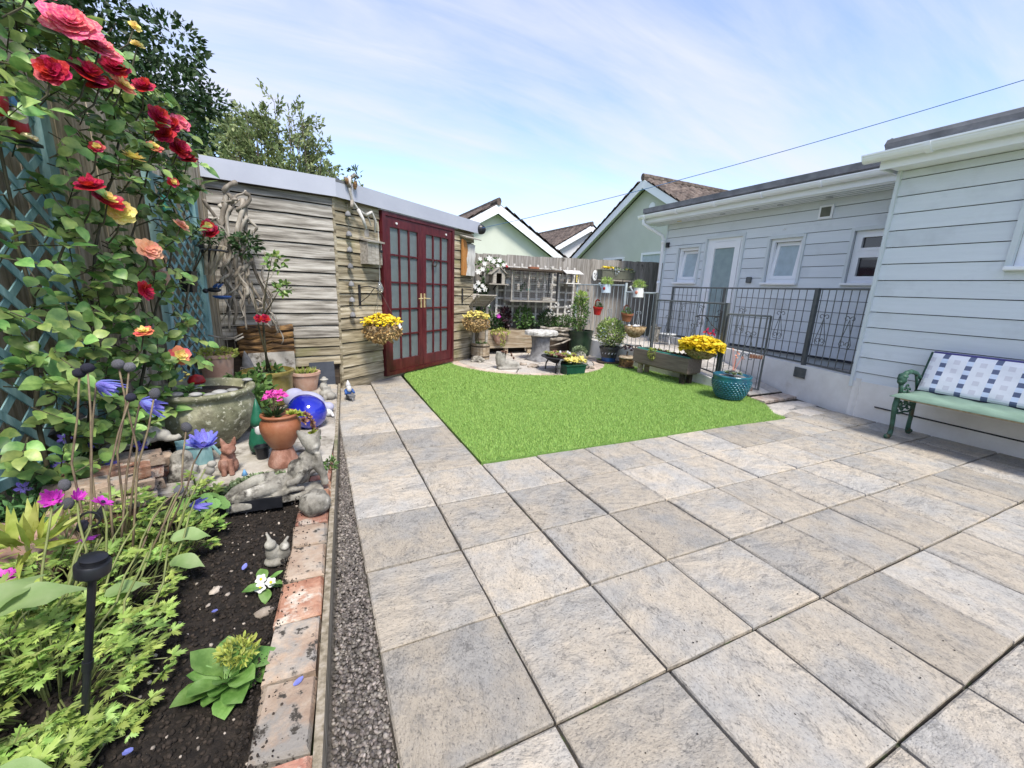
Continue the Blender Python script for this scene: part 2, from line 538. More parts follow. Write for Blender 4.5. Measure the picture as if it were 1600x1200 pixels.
mat('terracotta_pale', [(.378, .216, .153), (.450, .279, .207), (.504, .360, .288)], 7, 8, .85, .3, 40, rnd='object', amt=.1,
    spots=[((.6, .52, .46), 5, .58, .15)])
mat('urn_green', [(.1, .105, .06), (.21, .21, .13), (.32, .31, .21)], 6, 9, .55, .6, 40, rnd=None,
    spots=[((.06, .055, .028), 4, .52, .15), ((.45, .44, .34), 34, .57, .05)])
mat('glaze_olive', [(.13, .1, .02), (.2, .16, .04), (.27, .22, .075)], 6, 7, .25, .1, rnd=None, spec=.6, spots=[((.09, .055, .015), 5, .6, .15)])
mat('glaze_blue', [(.004, .006, .2), (.01, .018, .42)], 2, 4, .06, rnd=None, spec=.7, coat=.6)
mat('glaze_teal', [(.006, .05, .11), (.01, .105, .15), (.02, .17, .19)], 5, 7, .18, .1, rnd=None, spec=.6, coat=.3)
mat('glaze_dark', [(.02, .025, .035), (.06, .055, .05)], 9, 6, .3, .1, rnd=None)
mat('glaze_band', [(.015, .05, .16), (.03, .09, .25)], 9, 6, .25, rnd=None)
mat('pattern_pale', [(.3, .33, .36), (.42, .45, .48)], 9, 6, .4, rnd=None)
mat('plastic_green', [(.006, .045, .028), (.012, .075, .045)], 9, 5, .4, rnd=None)
mat('plastic_teal', [(.03, .22, .17), (.05, .3, .23)], 9, 5, .4, rnd=None)
mat('pot_green_dark', [(.01, .022, .014), (.022, .045, .026)], 6, 6, .3, .1, rnd=None, spots=[((.05, .08, .03), 7, .6, .1)])
mat('pot_olive', [(.1, .105, .08), (.14, .145, .11)], 9, 5, .5, rnd=None)
mat('red_plastic', [(.35, .012, .012), (.46, .025, .02)], 9, 5, .35, rnd=None)
mat('enamel_white', [(.62, .63, .62), (.72, .73, .72)], 9, 5, .35, rnd=None, spots=[((.55, .4, .22), 9, .66, .05)])
mat('enamel_blue', [(.42, .5, .58), (.5, .58, .65)], 9, 5, .35, rnd=None)
mat('stone', [(.120, .112, .094), (.247, .232, .199), (.352, .338, .292)], 12, 9, .95, .8, 50, rnd='object', amt=.12, bdist=.006,
    spots=[((.05, .045, .038), 11, .53, .1), ((.48, .46, .41), 10, .57, .1)])
mat('stone_pale', [(.210, .199, .175), (.322, .308, .273), (.392, .378, .336)], 10, 9, .9, .5, 50, rnd='object', amt=.08, bdist=.005,
    spots=[((.16, .15, .13), 9, .63, .08)])
mat('stone_grey', [(.098, .098, .101), (.175, .175, .182), (.238, .238, .245)], 10, 9, .9, .6, 40, rnd='object', amt=.2)
mat('rock', [(.16, .13, .1), (.32, .27, .22), (.48, .42, .35)], 7, 9, .9, .9, 26, rnd='object', amt=.15,
    spots=[((.06, .055, .05), 6, .6, .1)])
mat('rock_red', [(.22, .12, .09), (.36, .22, .17), (.48, .36, .3)], 6, 9, .9, .9, 22, rnd='object', amt=.1)
mat('clay_red', [(.17, .075, .05), (.28, .14, .1), (.37, .22, .17)], 16, 8, .9, .6, 60, rnd='object', amt=.08)
mat('pebble_smooth', [(.225, .225, .217), (.345, .345, .338)], 8, 5, .55, rnd='object', amt=.3)
mat('slate', [(.03, .036, .05), (.055, .063, .08)], 5, 8, .6, .3, 30, rnd=None)
mat('skin_paint', [(.5, .3, .2), (.55, .34, .23)], 9, 4, .6, rnd=None)
mat('white_paint', [(.480, .480, .480), (.576, .576, .584)], 9, 5, .5, rnd=None)
mat('cloth_lilac', [(.28, .28, .4), (.38, .38, .5)], 7, 6, .7, .3, 20, rnd=None)
mat('blue_paint', [(.02, .06, .22), (.04, .12, .36)], 9, 5, .4, rnd=None)
mat('sky_blue_paint', [(.1, .27, .5), (.16, .35, .6)], 9, 5, .5, rnd=None)
mat('red_paint', [(.28, .01, .015), (.4, .02, .025)], 9, 5, .4, rnd=None)
mat('green_paint', [(.01, .09, .05), (.02, .14, .08)], 9, 5, .45, rnd=None)
mat('verdigris', [(.012, .045, .03), (.03, .09, .06), (.06, .14, .1)], 14, 7, .55, .3, 50, rnd=None, spots=[((.07, .055, .03), 8, .58, .1)])
mat('cushion_green', [(.17, .26, .2), (.2, .3, .235)], 5, 6, .85, .35, 9, stretch=(3, 1, 3), rnd=None, bdist=.02)
mat('cloth_white', [(.7, .72, .77), (.76, .78, .83)], 4, 5, .85, .25, 12, rnd=None)
mat('cloth_grey', [(.58, .58, .64), (.63, .63, .69)], 4, 5, .85, .25, 12, rnd=None)
mat('cloth_sky', [(.57, .66, .82), (.63, .71, .86)], 4, 5, .85, .25, 12, rnd=None)
mat('cloth_navy', [(.1, .125, .21), (.13, .155, .25)], 4, 5, .85, .25, 12, rnd=None)
mat('cloth_purple', [(.06, .05, .2), (.09, .08, .27)], 4, 5, .85, rnd=None)
mat('coir', [(.13, .08, .035), (.3, .21, .11), (.44, .34, .2)], 30, 7, .95, .9, 70, rnd=None)
mat('wire', [(.05, .05, .05), (.16, .15, .13)], 30, 4, .5, rnd=None)
mat('wire_blue', [(.05, .13, .28), (.06, .17, .36)], 9, 4, .5, rnd=None)
# foliage
mat('leaf_rose', [(.1, .2, .055), (.18, .31, .085), (.33, .45, .15)], 14, 4, .38, .15, rnd='object', amt=.38, hue=.03, transl=.25)
mat('leaf_rose_small', [(.08, .17, .045), (.27, .39, .11)], 14, 4, .42, rnd='island', amt=.45, hue=.035, transl=.25)
mat('leaf_lime', [(.22, .34, .07), (.34, .48, .12), (.46, .58, .2)], 20, 3, .5, rnd='island', amt=.35, hue=.025, transl=.35)
mat('leaf_yellowgreen', [(.3, .36, .06), (.46, .5, .13)], 20, 3, .5, rnd='island', amt=.25, hue=.02, transl=.35)
mat('leaf_mid', [(.07, .14, .035), (.12, .22, .06)], 14, 3, .5, rnd='island', amt=.4, hue=.02, transl=.25)
mat('leaf_fresh', [(.11, .24, .05), (.18, .34, .085), (.27, .43, .15)], 16, 4, .5, .3, 30, rnd='object', amt=.18, hue=.01, transl=.3)
mat('leaf_broad', [(.2, .32, .1), (.28, .4, .16), (.36, .46, .22)], 6, 4, .5, .2, 20, rnd='object', amt=.15, transl=.35)
mat('leaf_dark', [(.022, .055, .018), (.05, .1, .03)], 14, 3, .5, rnd='island', amt=.4, hue=.02, transl=.2)
mat('leaf_oak', [(.018, .042, .013), (.034, .072, .02)], 3, 3, .6, rnd='island', amt=.45, hue=.02, transl=.15)
mat('leaf_olive', [(.16, .2, .08), (.28, .33, .15)], 3, 3, .55, rnd='island', amt=.4, hue=.02, transl=.3)
mat('leaf_pansy', [(.07, .16, .06), (.12, .25, .09)], 14, 3, .45, rnd='island', amt=.3, hue=.01, transl=.25)
mat('turf', [(.29, .46, .105), (.37, .55, .155)], 2, 3, .6, rnd='island', amt=.3, hue=.015, transl=.3)
mat('turf_base', [(.1, .19, .035), (.16, .28, .06)], 30, 5, .9, .6, 120, rnd=None)
mat('stem_green', [(.12, .15, .045), (.2, .22, .08)], 20, 3, .6, rnd='island', amt=.2)
mat('stem_purple', [(.1, .065, .05), (.2, .16, .09)], 20, 3, .6, rnd='island', amt=.2)
mat('cane', [(.03, .03, .015), (.075, .065, .035)], 20, 4, .7, rnd=None)
mat('trunk', [(.045, .035, .028), (.1, .082, .066)], 8, 7, .9, .6, 30, rnd=None)
mat('petal_red', [(.3, .006, .03), (.5, .015, .06), (.6, .06, .1)], 9, 3, .5, rnd='island', amt=.2, hue=.02, transl=.3)
mat('petal_pink', [(.62, .04, .14), (.75, .12, .22), (.8, .3, .3)], 9, 3, .5, rnd='island', amt=.12, hue=.02, transl=.3)
mat('petal_peach', [(.75, .3, .2), (.82, .45, .3)], 9, 3, .5, rnd='island', amt=.08, hue=.02, transl=.3)
mat('petal_yellow', [(.8, .58, .12), (.85, .7, .3)], 9, 3, .5, rnd='island', amt=.08, hue=.03, transl=.3)
mat('petal_coral', [(.72, .12, .1), (.8, .25, .16)], 9, 3, .5, rnd='island', amt=.08, hue=.03, transl=.3)
mat('petal_blue', [(.17, .17, .62), (.3, .32, .8)], 12, 3, .5, rnd='island', amt=.12, hue=.015, transl=.35)
mat('petal_magenta', [(.55, .03, .5), (.72, .12, .65)], 12, 3, .5, rnd='island', amt=.12, hue=.015, transl=.35)
mat('petal_hotpink', [(.65, .03, .38), (.8, .12, .5)], 12, 3, .5, rnd='island', amt=.12, hue=.015, transl=.3)
mat('petal_purple', [(.16, .015, .2), (.3, .05, .36)], 12, 3, .5, rnd='island', amt=.15, transl=.3)
mat('petal_violet', [(.025, .015, .12), (.09, .07, .35)], 12, 3, .5, rnd='island', amt=.4, transl=.2)
mat('petal_white', [(.675, .675, .648), (.738, .738, .720)], 12, 3, .5, rnd='island', amt=.05, transl=.3)
mat('petal_gold', [(.76, .55, .015), (.86, .7, .05)], 12, 3, .5, rnd='island', amt=.15, hue=.012, transl=.25)
mat('petal_lemon', [(.7, .6, .1), (.8, .72, .25)], 12, 3, .5, rnd='island', amt=.15, hue=.015, transl=.25)
mat('seed_head', [(.09, .09, .11), (.26, .26, .29)], 90, 5, .95, .9, 200, rnd='object', amt=.3)
mat('seed_dark', [(.01, .01, .02), (.03, .03, .05)], 90, 5, .95, .6, 200, rnd='object', amt=.3)
mat('dry_flower', [(.2, .1, .03), (.42, .28, .12), (.55, .42, .2)], 30, 4, .85, rnd='island', amt=.35, transl=.2)
mat('succulent', [(.11, .17, .08), (.24, .3, .16)], 20, 3, .5, rnd='island', amt=.3, hue=.02, transl=.1)
mat('succulent_red', [(.1, .04, .03), (.3, .16, .11)], 20, 3, .5, rnd='island', amt=.4, hue=.03, transl=.1)
mat('succulent_dark', [(.02, .008, .012), (.05, .018, .025)], 20, 3, .4, rnd='island', amt=.3)
mat('lime_sedum', [(.2, .26, .03), (.36, .4, .07)], 20, 3, .5, rnd='island', amt=.3, transl=.2)

def glass_mat(name, col, rough, trans, spec=.6, bump=0.0, emis=None):
    m = bpy.data.materials.new(name); m.use_nodes = True
    t = m.node_tree; b = t.nodes['Principled BSDF']
    b.inputs['Base Color'].default_value = (*col, 1)
    b.inputs['Roughness'].default_value = rough
    b.inputs['Transmission Weight'].default_value = trans
    b.inputs['Specular IOR Level'].default_value = spec
    nz = t.nodes.new('ShaderNodeTexNoise'); nz.inputs['Scale'].default_value = 9; nz.inputs['Detail'].default_value = 5
    tc = t.nodes.new('ShaderNodeTexCoord'); t.links.new(tc.outputs['Object'], nz.inputs['Vector'])
    mr = t.nodes.new('ShaderNodeMapRange'); mr.inputs[3].default_value = .75; mr.inputs[4].default_value = 1.2
    t.links.new(nz.outputs[0], mr.inputs[0])
    mx = t.nodes.new('ShaderNodeMix'); mx.data_type = 'RGBA'; mx.blend_type = 'MULTIPLY'; mx.inputs[0].default_value = 1
    mx.inputs[6].default_value = (*col, 1); t.links.new(mr.outputs[0], mx.inputs[7])
    t.links.new(mx.outputs[2], b.inputs['Base Color'])
    if bump:
        bp = t.nodes.new('ShaderNodeBump'); bp.inputs['Strength'].default_value = bump; bp.inputs['Distance'].default_value = .004
        n2 = t.nodes.new('ShaderNodeTexNoise'); n2.inputs['Scale'].default_value = 45
        t.links.new(tc.outputs['Object'], n2.inputs['Vector'])
        t.links.new(n2.outputs[0], bp.inputs['Height']); t.links.new(bp.outputs[0], b.inputs['Normal'])
    MATS[name] = m
glass_mat('glass_reflect_tint', (.2, .24, .25), .18, .35, .8, .25)  # blue-grey tint paints reflections into the summerhouse door panes
glass_mat('glass_frost', (.33, .43, .45), .25, .15, .7, .05)
glass_mat('glass_window', (.5, .6, .66), .05, .1, 1.0)  # pale blue base colour imitates sky reflected in the panes
glass_mat('glass_black', (.02, .022, .028), .04, .1, .9)
glass_mat('glass_clear', (.7, .75, .78), .05, .85, .7)

def slab_mat(name, base, warm, dark):
    """Riven concrete paving: pale grey body, cream patches, dark pitting, raised ragged contour ledges with painted shade."""
    m = bpy.data.materials.new(name); m.use_nodes = True
    t = m.node_tree; b = t.nodes['Principled BSDF']; L = t.links.new
    tc = t.nodes.new('ShaderNodeTexCoord'); oi = t.nodes.new('ShaderNodeObjectInfo')
    mu = t.nodes.new('ShaderNodeMath'); mu.operation = 'MULTIPLY'; mu.inputs[1].default_value = 83.0
    L(oi.outputs['Random'], mu.inputs[0])
    ad = t.nodes.new('ShaderNodeVectorMath'); ad.operation = 'ADD'
    L(tc.outputs['Object'], ad.inputs[0]); L(mu.outputs[0], ad.inputs[1])
    vec = ad.outputs[0]
    def nz(scale, detail, rough=.6, stretch=None, dist=0.0):
        v = vec
        if stretch:
            mp = t.nodes.new('ShaderNodeMapping'); mp.inputs['Scale'].default_value = stretch
            mp.inputs['Rotation'].default_value = (0, 0, .6)
            L(vec, mp.inputs[0]); v = mp.outputs[0]
        n = t.nodes.new('ShaderNodeTexNoise'); n.inputs['Scale'].default_value = scale
        n.inputs['Detail'].default_value = detail; n.inputs['Roughness'].default_value = rough
        n.inputs['Distortion'].default_value = dist
        L(v, n.inputs['Vector']); return n.outputs[0]
    def mr(x, a, b_, c=0.0, d=1.0):
        q = t.nodes.new('ShaderNodeMapRange'); q.inputs[1].default_value = a; q.inputs[2].default_value = b_
        q.inputs[3].default_value = c; q.inputs[4].default_value = d; L(x, q.inputs[0]); return q.outputs[0]
    def mix(f, a, b_, bt='MIX'):
        q = t.nodes.new('ShaderNodeMix'); q.data_type = 'RGBA'; q.blend_type = bt
        if isinstance(f, float): q.inputs[0].default_value = f
        else: L(f, q.inputs[0])
        for i, x in ((6, a), (7, b_)):
            if isinstance(x, tuple): q.inputs[i].default_value = (*x, 1)
            else: L(x, q.inputs[i])
        return q.outputs[2]
    big = nz(4.2, 5, .55)
    col = mix(mr(big, .38, .58), base, warm)
    n2 = nz(15, 10, .74, (1, 1.5, 1), .1)
    col = mix(mr(n2, .5, .66, 0, .6), col, dark)
    pit = nz(95, 5, .75, (1, 1.5, 1))
    col = mix(mr(pit, .53, .66, 0, .8), col, tuple(x * .42 for x in dark))
    # ragged ledges: thin contour lines of slow noise, with shade painted along each step
    led = nz(4.0, 8, .58, (1, 1.7, 1), .4)
    sn = t.nodes.new('ShaderNodeMath'); sn.operation = 'MULTIPLY'; sn.inputs[1].default_value = 5.0; L(led, sn.inputs[0])
    fr = t.nodes.new('ShaderNodeMath'); fr.operation = 'FRACT'; L(sn.outputs[0], fr.inputs[0])
    edge = mr(fr.outputs[0], .0, .13, 1.0, 0.0)
    brk = mr(nz(6, 4), .44, .6)
    em = t.nodes.new('ShaderNodeMath'); em.operation = 'MULTIPLY'; L(edge, em.inputs[0]); L(brk, em.inputs[1])
    em2 = t.nodes.new('ShaderNodeMath'); em2.operation = 'MULTIPLY'; em2.inputs[1].default_value = .7; L(em.outputs[0], em2.inputs[0])
    col = mix(em2.outputs[0], col, tuple(x * .5 for x in dark))
    hs = t.nodes.new('ShaderNodeHueSaturation')
    L(mr(oi.outputs['Random'], 0, 1, .8, 1.15), hs.inputs['Value']); L(col, hs.inputs['Color'])
    L(hs.outputs[0], b.inputs['Base Color'])
    b.inputs['Roughness'].default_value = .82
    b.inputs['Specular IOR Level'].default_value = .3
    hsum = t.nodes.new('ShaderNodeMath'); hsum.operation = 'ADD'
    h1 = t.nodes.new('ShaderNodeMath'); h1.operation = 'MULTIPLY'; h1.inputs[1].default_value = 1.0; L(fr.outputs[0], h1.inputs[0])
    h2 = t.nodes.new('ShaderNodeMath'); h2.operation = 'MULTIPLY'; h2.inputs[1].default_value = 1.1; L(n2, h2.inputs[0])
    L(h1.outputs[0], hsum.inputs[0]); L(h2.outputs[0], hsum.inputs[1])
    hs2 = t.nodes.new('ShaderNodeMath'); hs2.operation = 'ADD'; L(hsum.outputs[0], hs2.inputs[0])
    h3 = t.nodes.new('ShaderNodeMath'); h3.operation = 'MULTIPLY'; h3.inputs[1].default_value = -.35; L(pit, h3.inputs[0]); L(h3.outputs[0], hs2.inputs[1])
    bp = t.nodes.new('ShaderNodeBump'); bp.inputs['Strength'].default_value = .7; bp.inputs['Distance'].default_value = .016
    L(hs2.outputs[0], bp.inputs['Height']); L(bp.outputs[0], b.inputs['Normal'])
    MATS[name] = m
slab_mat('slab', (.37, .355, .33), (.455, .4, .325), (.22, .212, .2))
slab_mat('slab_pale', (.5, .47, .43), (.56, .51, .45), (.36, .34, .32))
# ================================================================== ground, paving, lawn
g = MB(); g.add([(-400, -400, -.16), (400, -400, -.16), (400, 400, -.16), (-400, 400, -.16)], [(0, 1, 2, 3)])
tag(g.build('ground', 'turf_base'), kind='structure')

S = 0.45
pv = MB()
pv.box((1.775, -2.0, -.075), (5.35, 4.0, .11))
pv.box((-.45, 1.5, -.075), (.9, 2.996, .11))
pv.box((4.2, .5, -.077), (1.2, 1.0, .11))
paving = tag(pv.build('paving', 'sand_joint'), kind='structure')

def slab_mesh(w, d, h=.045, seed=0):
    """Slab with worn, slightly wavy rim and a dished riven top."""
    rr = random.Random(seed)
    m = MB()
    n = 4
    ring = []
    for k in range(n):
        ring.append((-w / 2 + w * k / n, -d / 2))
    for k in range(n):
        ring.append((w / 2, -d / 2 + d * k / n))
    for k in range(n):
        ring.append((w / 2 - w * k / n, d / 2))
    for k in range(n):
        ring.append((-w / 2, d / 2 - d * k / n))
    N = len(ring)
    vs = []
    for z, ins, jit in ((-h, 0, 0), (-.007, 0, .0022), (-.001, .006, .0022)):
        for (x, y) in ring:
            j = rr.uniform(-jit, jit)
            k = 1 - 2 * ins / w
            vs.append((x * k + j, y * k + j * .7, z + (rr.uniform(-.0015, .001) if jit else 0)))
    for (x, y) in ring:
        vs.append((x * .55, y * .55, rr.uniform(-.001, .003)))
    vs.append((0, 0, rr.uniform(0, .003)))
    fs = []
    for r in range(3):
        for i in range(N):
            j = (i + 1) % N
            fs.append((r * N + i, r * N + j, (r + 1) * N + j, (r + 1) * N + i))
    for i in range(N):
        fs.append((3 * N + i, 3 * N + (i + 1) % N, 4 * N))
    m.add(vs, fs)
    return mesh_only(m, 'paving_slab', 'slab', smooth=False)
slab_ms = [slab_mesh(S - .011, S - .011, seed=k) for k in range(6)]
rs = random.Random(3)
for i in range(-2, 10):
    for j in range(-8, 7):
        if i >= 0 and j >= 0 and not (i >= 8 and j == 0):
            continue
        if i < 0 and j > 6 or (i == -2 and j > 5):
            continue
        me = rs.choice(slab_ms)
        cx, cy = (i + .5) * S, (j + .5) * S
        if i == 9:
            M = TRS((4.05 + .19, cy, 0), 0, (.36 / .439, 1, 1))
        else:
            M = TRS((cx + rs.uniform(-.0015, .0015), cy + rs.uniform(-.0015, .0015), rs.uniform(-.003, .0015)),
                    rs.choice([0, 1, 2, 3]) * math.pi / 2, (1, 1, 1), rs.uniform(-.004, .004), rs.uniform(-.004, .004))
        inst_me(me, 'paving_slab', paving, M)

# brick threshold at the foot of the ramp and the odd pale slabs by it
bm_ = MB(); bm_.box((0, 0, -.02), (.1, .2, .05), bev=.004)
brick_flat = mesh_only(bm_, 'threshold_brick', 'brick_pale')
for k in range(7):
    t = k / 6
    o = inst_me(brick_flat, 'threshold_brick', paving, TRS((4.02 + t * .62, .62 + t * .02, .004 + .001 * (k % 2)), math.radians(6)))
    if k % 3 != 1:
        o.data = brick_flat
ps = slab_mesh(.36, .3, seed=20); ps.materials.clear(); ps.materials.append(MATS['slab_pale'])
for (x, y, r) in ((4.0, .31, .5), (4.34, .3, .3), (3.72, .2, .75), (4.05, .05, .1)):
    inst_me(ps, 'paving_slab', paving, TRS((x, y, .004), r * .3, (.9, .7, 1)))

# lawn: artificial turf sheet with blades
CC, CR = np.array([2.35, 3.95]), 1.42           # round patio
lawn_poly = [(0, 0), (1.2, -.005), (2.4, -.01), (3.5, -.03), (3.52, .1), (3.83, .42), (3.94, .7), (3.955, 1.22), (3.93, 2.4), (3.91, 3.4), (3.9, 3.66)]
for a in np.linspace(math.radians(-10), math.radians(-176), 26):
    q = CC + CR * np.array([math.cos(a), math.sin(a)])
    lawn_poly.append((q[0], q[1]))
lawn_poly += [(.55, 3.6), (.07, 3.22), (.02, 3.0), (0.0, 1.5)]
from mathutils.geometry import tessellate_polygon
lm = MB()
_tri = tessellate_polygon([[Vector((x, y, 0)) for x, y in lawn_poly]])
lm.add([(x, y, .009) for x, y in lawn_poly], [tuple(t) for t in _tri])
_n = len(lawn_poly)
lm.add([(x, y, .009) for x, y in lawn_poly] + [(x, y, -.03) for x, y in lawn_poly], [(i, _n + i, _n + (i + 1) % _n, (i + 1) % _n) for i in range(_n)])
lawn = tag(lm.build('lawn', 'turf_base'), kind='structure')
def inside(P, poly):
    x, y = P[:, 0], P[:, 1]
    r = np.zeros(len(P), bool)
    n = len(poly)
    for i in range(n):
        x1, y1 = poly[i]; x2, y2 = poly[(i + 1) % n]
        c = ((y1 > y) != (y2 > y)) & (x < (x2 - x1) * (y - y1) / ((y2 - y1) + 1e-12) + x1)
        r ^= c
    return r
def blades(n, poly, x0, x1, y0, y1, zf, hmin, hmax, w, lean=.55):
    P = np.stack([RNG.uniform(x0, x1, n), RNG.uniform(y0, y1, n)], 1)
    P = P[inside(P, poly)]
    n = len(P)
    P3 = np.column_stack([P, np.full(n, zf)])
    th = RNG.uniform(0, 2 * np.pi, n)
    D = np.column_stack([np.cos(th) * lean, np.sin(th) * lean, np.ones(n)])
    D = unit(D + RNG.normal(0, .25, (n, 3)))
    h = RNG.uniform(hmin, hmax, n)[:, None]
    Sd = unit(np.column_stack([-np.sin(th), np.cos(th), np.zeros(n)])) * w
    Vv = np.stack([P3 - Sd, P3 + Sd, P3 + D * h], 1).reshape(-1, 3)
    return Vv, np.arange(3 * n).reshape(-1, 3)
Va, Fa = blades(150000, lawn_poly, 0, 4, -.05, 1.6, .008, .016, .03, .0022)
Vb, Fb = blades(150000, lawn_poly, 0, 4, 1.6, 4.0, .008, .016, .03, .0032)
tag(npmesh('grass', np.concatenate([Va, Vb]), np.concatenate([Fa, Fb + len(Va)]), 'turf'), 'short bright green artificial grass blades of the lawn', 'grass', kind='stuff')

# round patio with a brick rim
pm_ = MB(); pm_.lathe([(CR + .02, -.05), (CR + .02, -.012)], 64, (CC[0], CC[1], 0))
pm_.box((2.6, 4.5, -.04), (3.0, 1.3, .05))
patio = tag(pm_.build('round_patio', 'sand_joint'), kind='structure')
nb = 46
rb = MB(); rb.prism([(-.094, -.09), (.094, -.09), (.08, .09), (-.08, .09)], -.03, .008)
rim_me = mesh_only(rb, 'rim_brick', 'brick_pale')
for k in range(nb):
    a = 2 * math.pi * k / nb
    if 1.9 < a < 2.3 and False:
        continue
    x, y = CC + (CR - .09) * np.array([math.cos(a), math.sin(a)])
    inst_me(rim_me, 'rim_brick', patio, TRS((x, y, .002 * (k % 3)), a + math.pi / 2 + math.pi, (1, 1, 1)))
for r0, r1, n, off in ((.86, 1.23, 14, .1), (.45, .85, 9, .3), (.04, .44, 4, .2)):
    for k in range(n):
        a0 = off + 2 * math.pi * k / n + .012 / r1; a1 = off + 2 * math.pi * (k + 1) / n - .012 / r1
        poly = []
        for a in np.linspace(a0, a1, 4):
            poly.append((r1 * math.cos(a), r1 * math.sin(a)))
        for a in np.linspace(a1, a0, 4):
            poly.append((r0 * math.cos(a), r0 * math.sin(a)))
        m = MB(); m.prism(poly, -.03, .005 + .002 * (k % 2))
        m.build('paving_slab', 'slab_pale', patio, loc=(CC[0], CC[1], 0))
for (x, y, w, d) in ((1.3, 4.6, .5, .5), (1.85, 5.0, .5, .4), (3.72, 4.3, .5, .5), (3.75, 4.75, .5, .4), (3.78, 3.75, .42, .5), (3.2, 5.0, .5, .3)):
    m = MB(); m.box((0, 0, -.012), (w, d, .04), bev=.004)
    m.build('paving_slab', 'slab_pale', patio, loc=(x, y, 0))

# ================================================================== bed on the left: gravel strip, edging, soil
def ex(y):      # x of the timber edging's outer face
    return -.865 - .062 * (1.7 - y)
gm = MB()
gm.add([(ex(2.4) - .01, 2.45, -.035), (-.88, 2.45, -.035), (-.88, -4, -.035), (ex(-4) - .01, -4, -.035)], [(0, 3, 2, 1)])
tag(gm.build('gravel_strip', 'gravel_bed'), kind='structure')
def pebbles(n, x_lo, x_hi, y0, y1, zf, rmin, rmax, flat=.55, ypow=1.0):
    base = np.array([(1, 0, 0), (-.5, .87, 0), (-.5, -.87, 0), (.5, .87, 0), (.5, -.87, 0), (-1, 0, 0)])
    oct_v = np.array([(1, 0, 0), (0, 1, 0), (-1, 0, 0), (0, -1, 0), (.55, .55, .75), (-.55, .55, .75), (-.55, -.55, .75), (.55, -.55, .75), (.5, .5, -.7), (-.5, .5, -.7), (-.5, -.5, -.7), (.5, -.5, -.7)], float)
    fc = np.array([(4, 5, 6), (4, 6, 7), (0, 1, 4), (1, 5, 4), (1, 2, 5), (2, 6, 5), (2, 3, 6), (3, 7, 6), (3, 0, 7), (0, 4, 7),
                   (0, 8, 1), (1, 9, 2), (1, 8, 9), (2, 10, 3), (2, 9, 10), (3, 11, 0), (3, 10, 11), (0, 11, 8)])
    y = y0 + (y1 - y0) * RNG.uniform(0, 1, n) ** ypow
    xl, xh = x_lo(y), x_hi(y)
    x = RNG.uniform(0, 1, n) * (xh - xl) + xl
    r = RNG.uniform(rmin, rmax, n)
    z = zf + RNG.uniform(-.2, .9, n) * r
    A = RNG.uniform(0, 2 * np.pi, n); B = RNG.normal(0, .35, n)
    ca, sa, cb, sb = np.cos(A), np.sin(A), np.cos(B), np.sin(B)
    sx = r * RNG.uniform(.8, 1.35, n); sy = r * RNG.uniform(.6, 1, n); sz = r * flat * RNG.uniform(.7, 1.2, n)
    v = oct_v[None] * np.stack([sx, sy, sz], 1)[:, None]
    v *= RNG.uniform(.82, 1.18, v.shape[:2])[..., None]
    X = v[..., 0] * cb[:, None] + v[..., 2] * sb[:, None]; Z = -v[..., 0] * sb[:, None] + v[..., 2] * cb[:, None]; Y = v[..., 1]
    P = np.stack([X * ca[:, None] - Y * sa[:, None] + x[:, None], X * sa[:, None] + Y * ca[:, None] + y[:, None], Z + z[:, None]], -1)
    F = fc[None] + (np.arange(n) * 12)[:, None, None]
    return P.reshape(-1, 3), F.reshape(-1, 3)
exn = lambda y: ex(y) + .012
V1, F1 = pebbles(11500, exn, lambda y: np.full_like(y, -.895), -2.3, 2.45, -.026, .0045, .0095, .6, 1.5)
tag(npmesh('pebbles', V1, F1, 'pebble', smooth=False), 'grey pea gravel filling the strip beside the paving', 'gravel', kind='stuff')

# soil: a lumpy height field
ny, nx = 190, 84
ys = np.linspace(-4, 2.5, ny); xs = np.linspace(0, 1, nx)
SV = []
def soil_z(x, y):
    z = .045 + .03 * mnoise.noise(Vector((x * 2.3, y * 2.3, .7))) + .014 * mnoise.noise(Vector((x * 9, y * 9, 2))) + .007 * mnoise.noise(Vector((x * 28, y * 28, 5)))
    z += .10 * max(0, min(1, (-1.55 - x) / .7))            # mounds up towards the fence
    if y > -.02: z = min(z, .07 + .12 * max(0, min(1, (-1.8 - x) / .15)))
    return z
for y in ys:
    xl = -1.9 - .2 * (2.4 - y) - .05; xr = ex(y) - .1
    for t in xs:
        x = xl + (xr - xl) * t
        SV.append((x, y, soil_z(x, y)))
SF = [(j * nx + i, j * nx + i + 1, (j + 1) * nx + i + 1, (j + 1) * nx + i) for j in range(ny - 1) for i in range(nx - 1)]
tag(npmesh('soil', SV, SF, 'soil', smooth=False), kind='structure')
def crumbs(n, y0, y1, x0, x1, rmin, rmax, matn, nm, lab, cat):
    V_, F_ = pebbles(n, lambda y: np.full_like(y, x0), lambda y: np.full_like(y, x1) if x1 is not None else ex(y) - .09, y0, y1, 0, rmin, rmax, .85, 1.3)
    c = V_.reshape(-1, 12, 3)
    ce = c.mean(1)
    dz = np.array([soil_z(a, b) for a, b in ce[:, :2]])
    c[..., 2] += dz[:, None]
    tag(npmesh(nm, c.reshape(-1, 3), F_, matn), lab, cat, kind='stuff')
crumbs(13000, -2.2, .1, -2.0, -1.12, .0015, .009, 'soil_crumb', 'soil_crumbs', 'dark crumbs of soil in the flower bed', 'soil')
crumbs(420, -2.1, .1, -2.0, -1.1, .003, .009, 'chip', 'stone_chips', 'pale stone chips lying on the dark bed soil', 'gravel')

# concrete pad behind the reclining statue
cp = MB(); cp.prism([(-2.2, .02), (-1.02, -.02), (-.92, .95), (-.9, 1.4), (-.87, 2.5), (-2.0, 2.4)], -.06, .1)
pad = tag(cp.build('concrete_pad', 'concrete'), kind='structure')

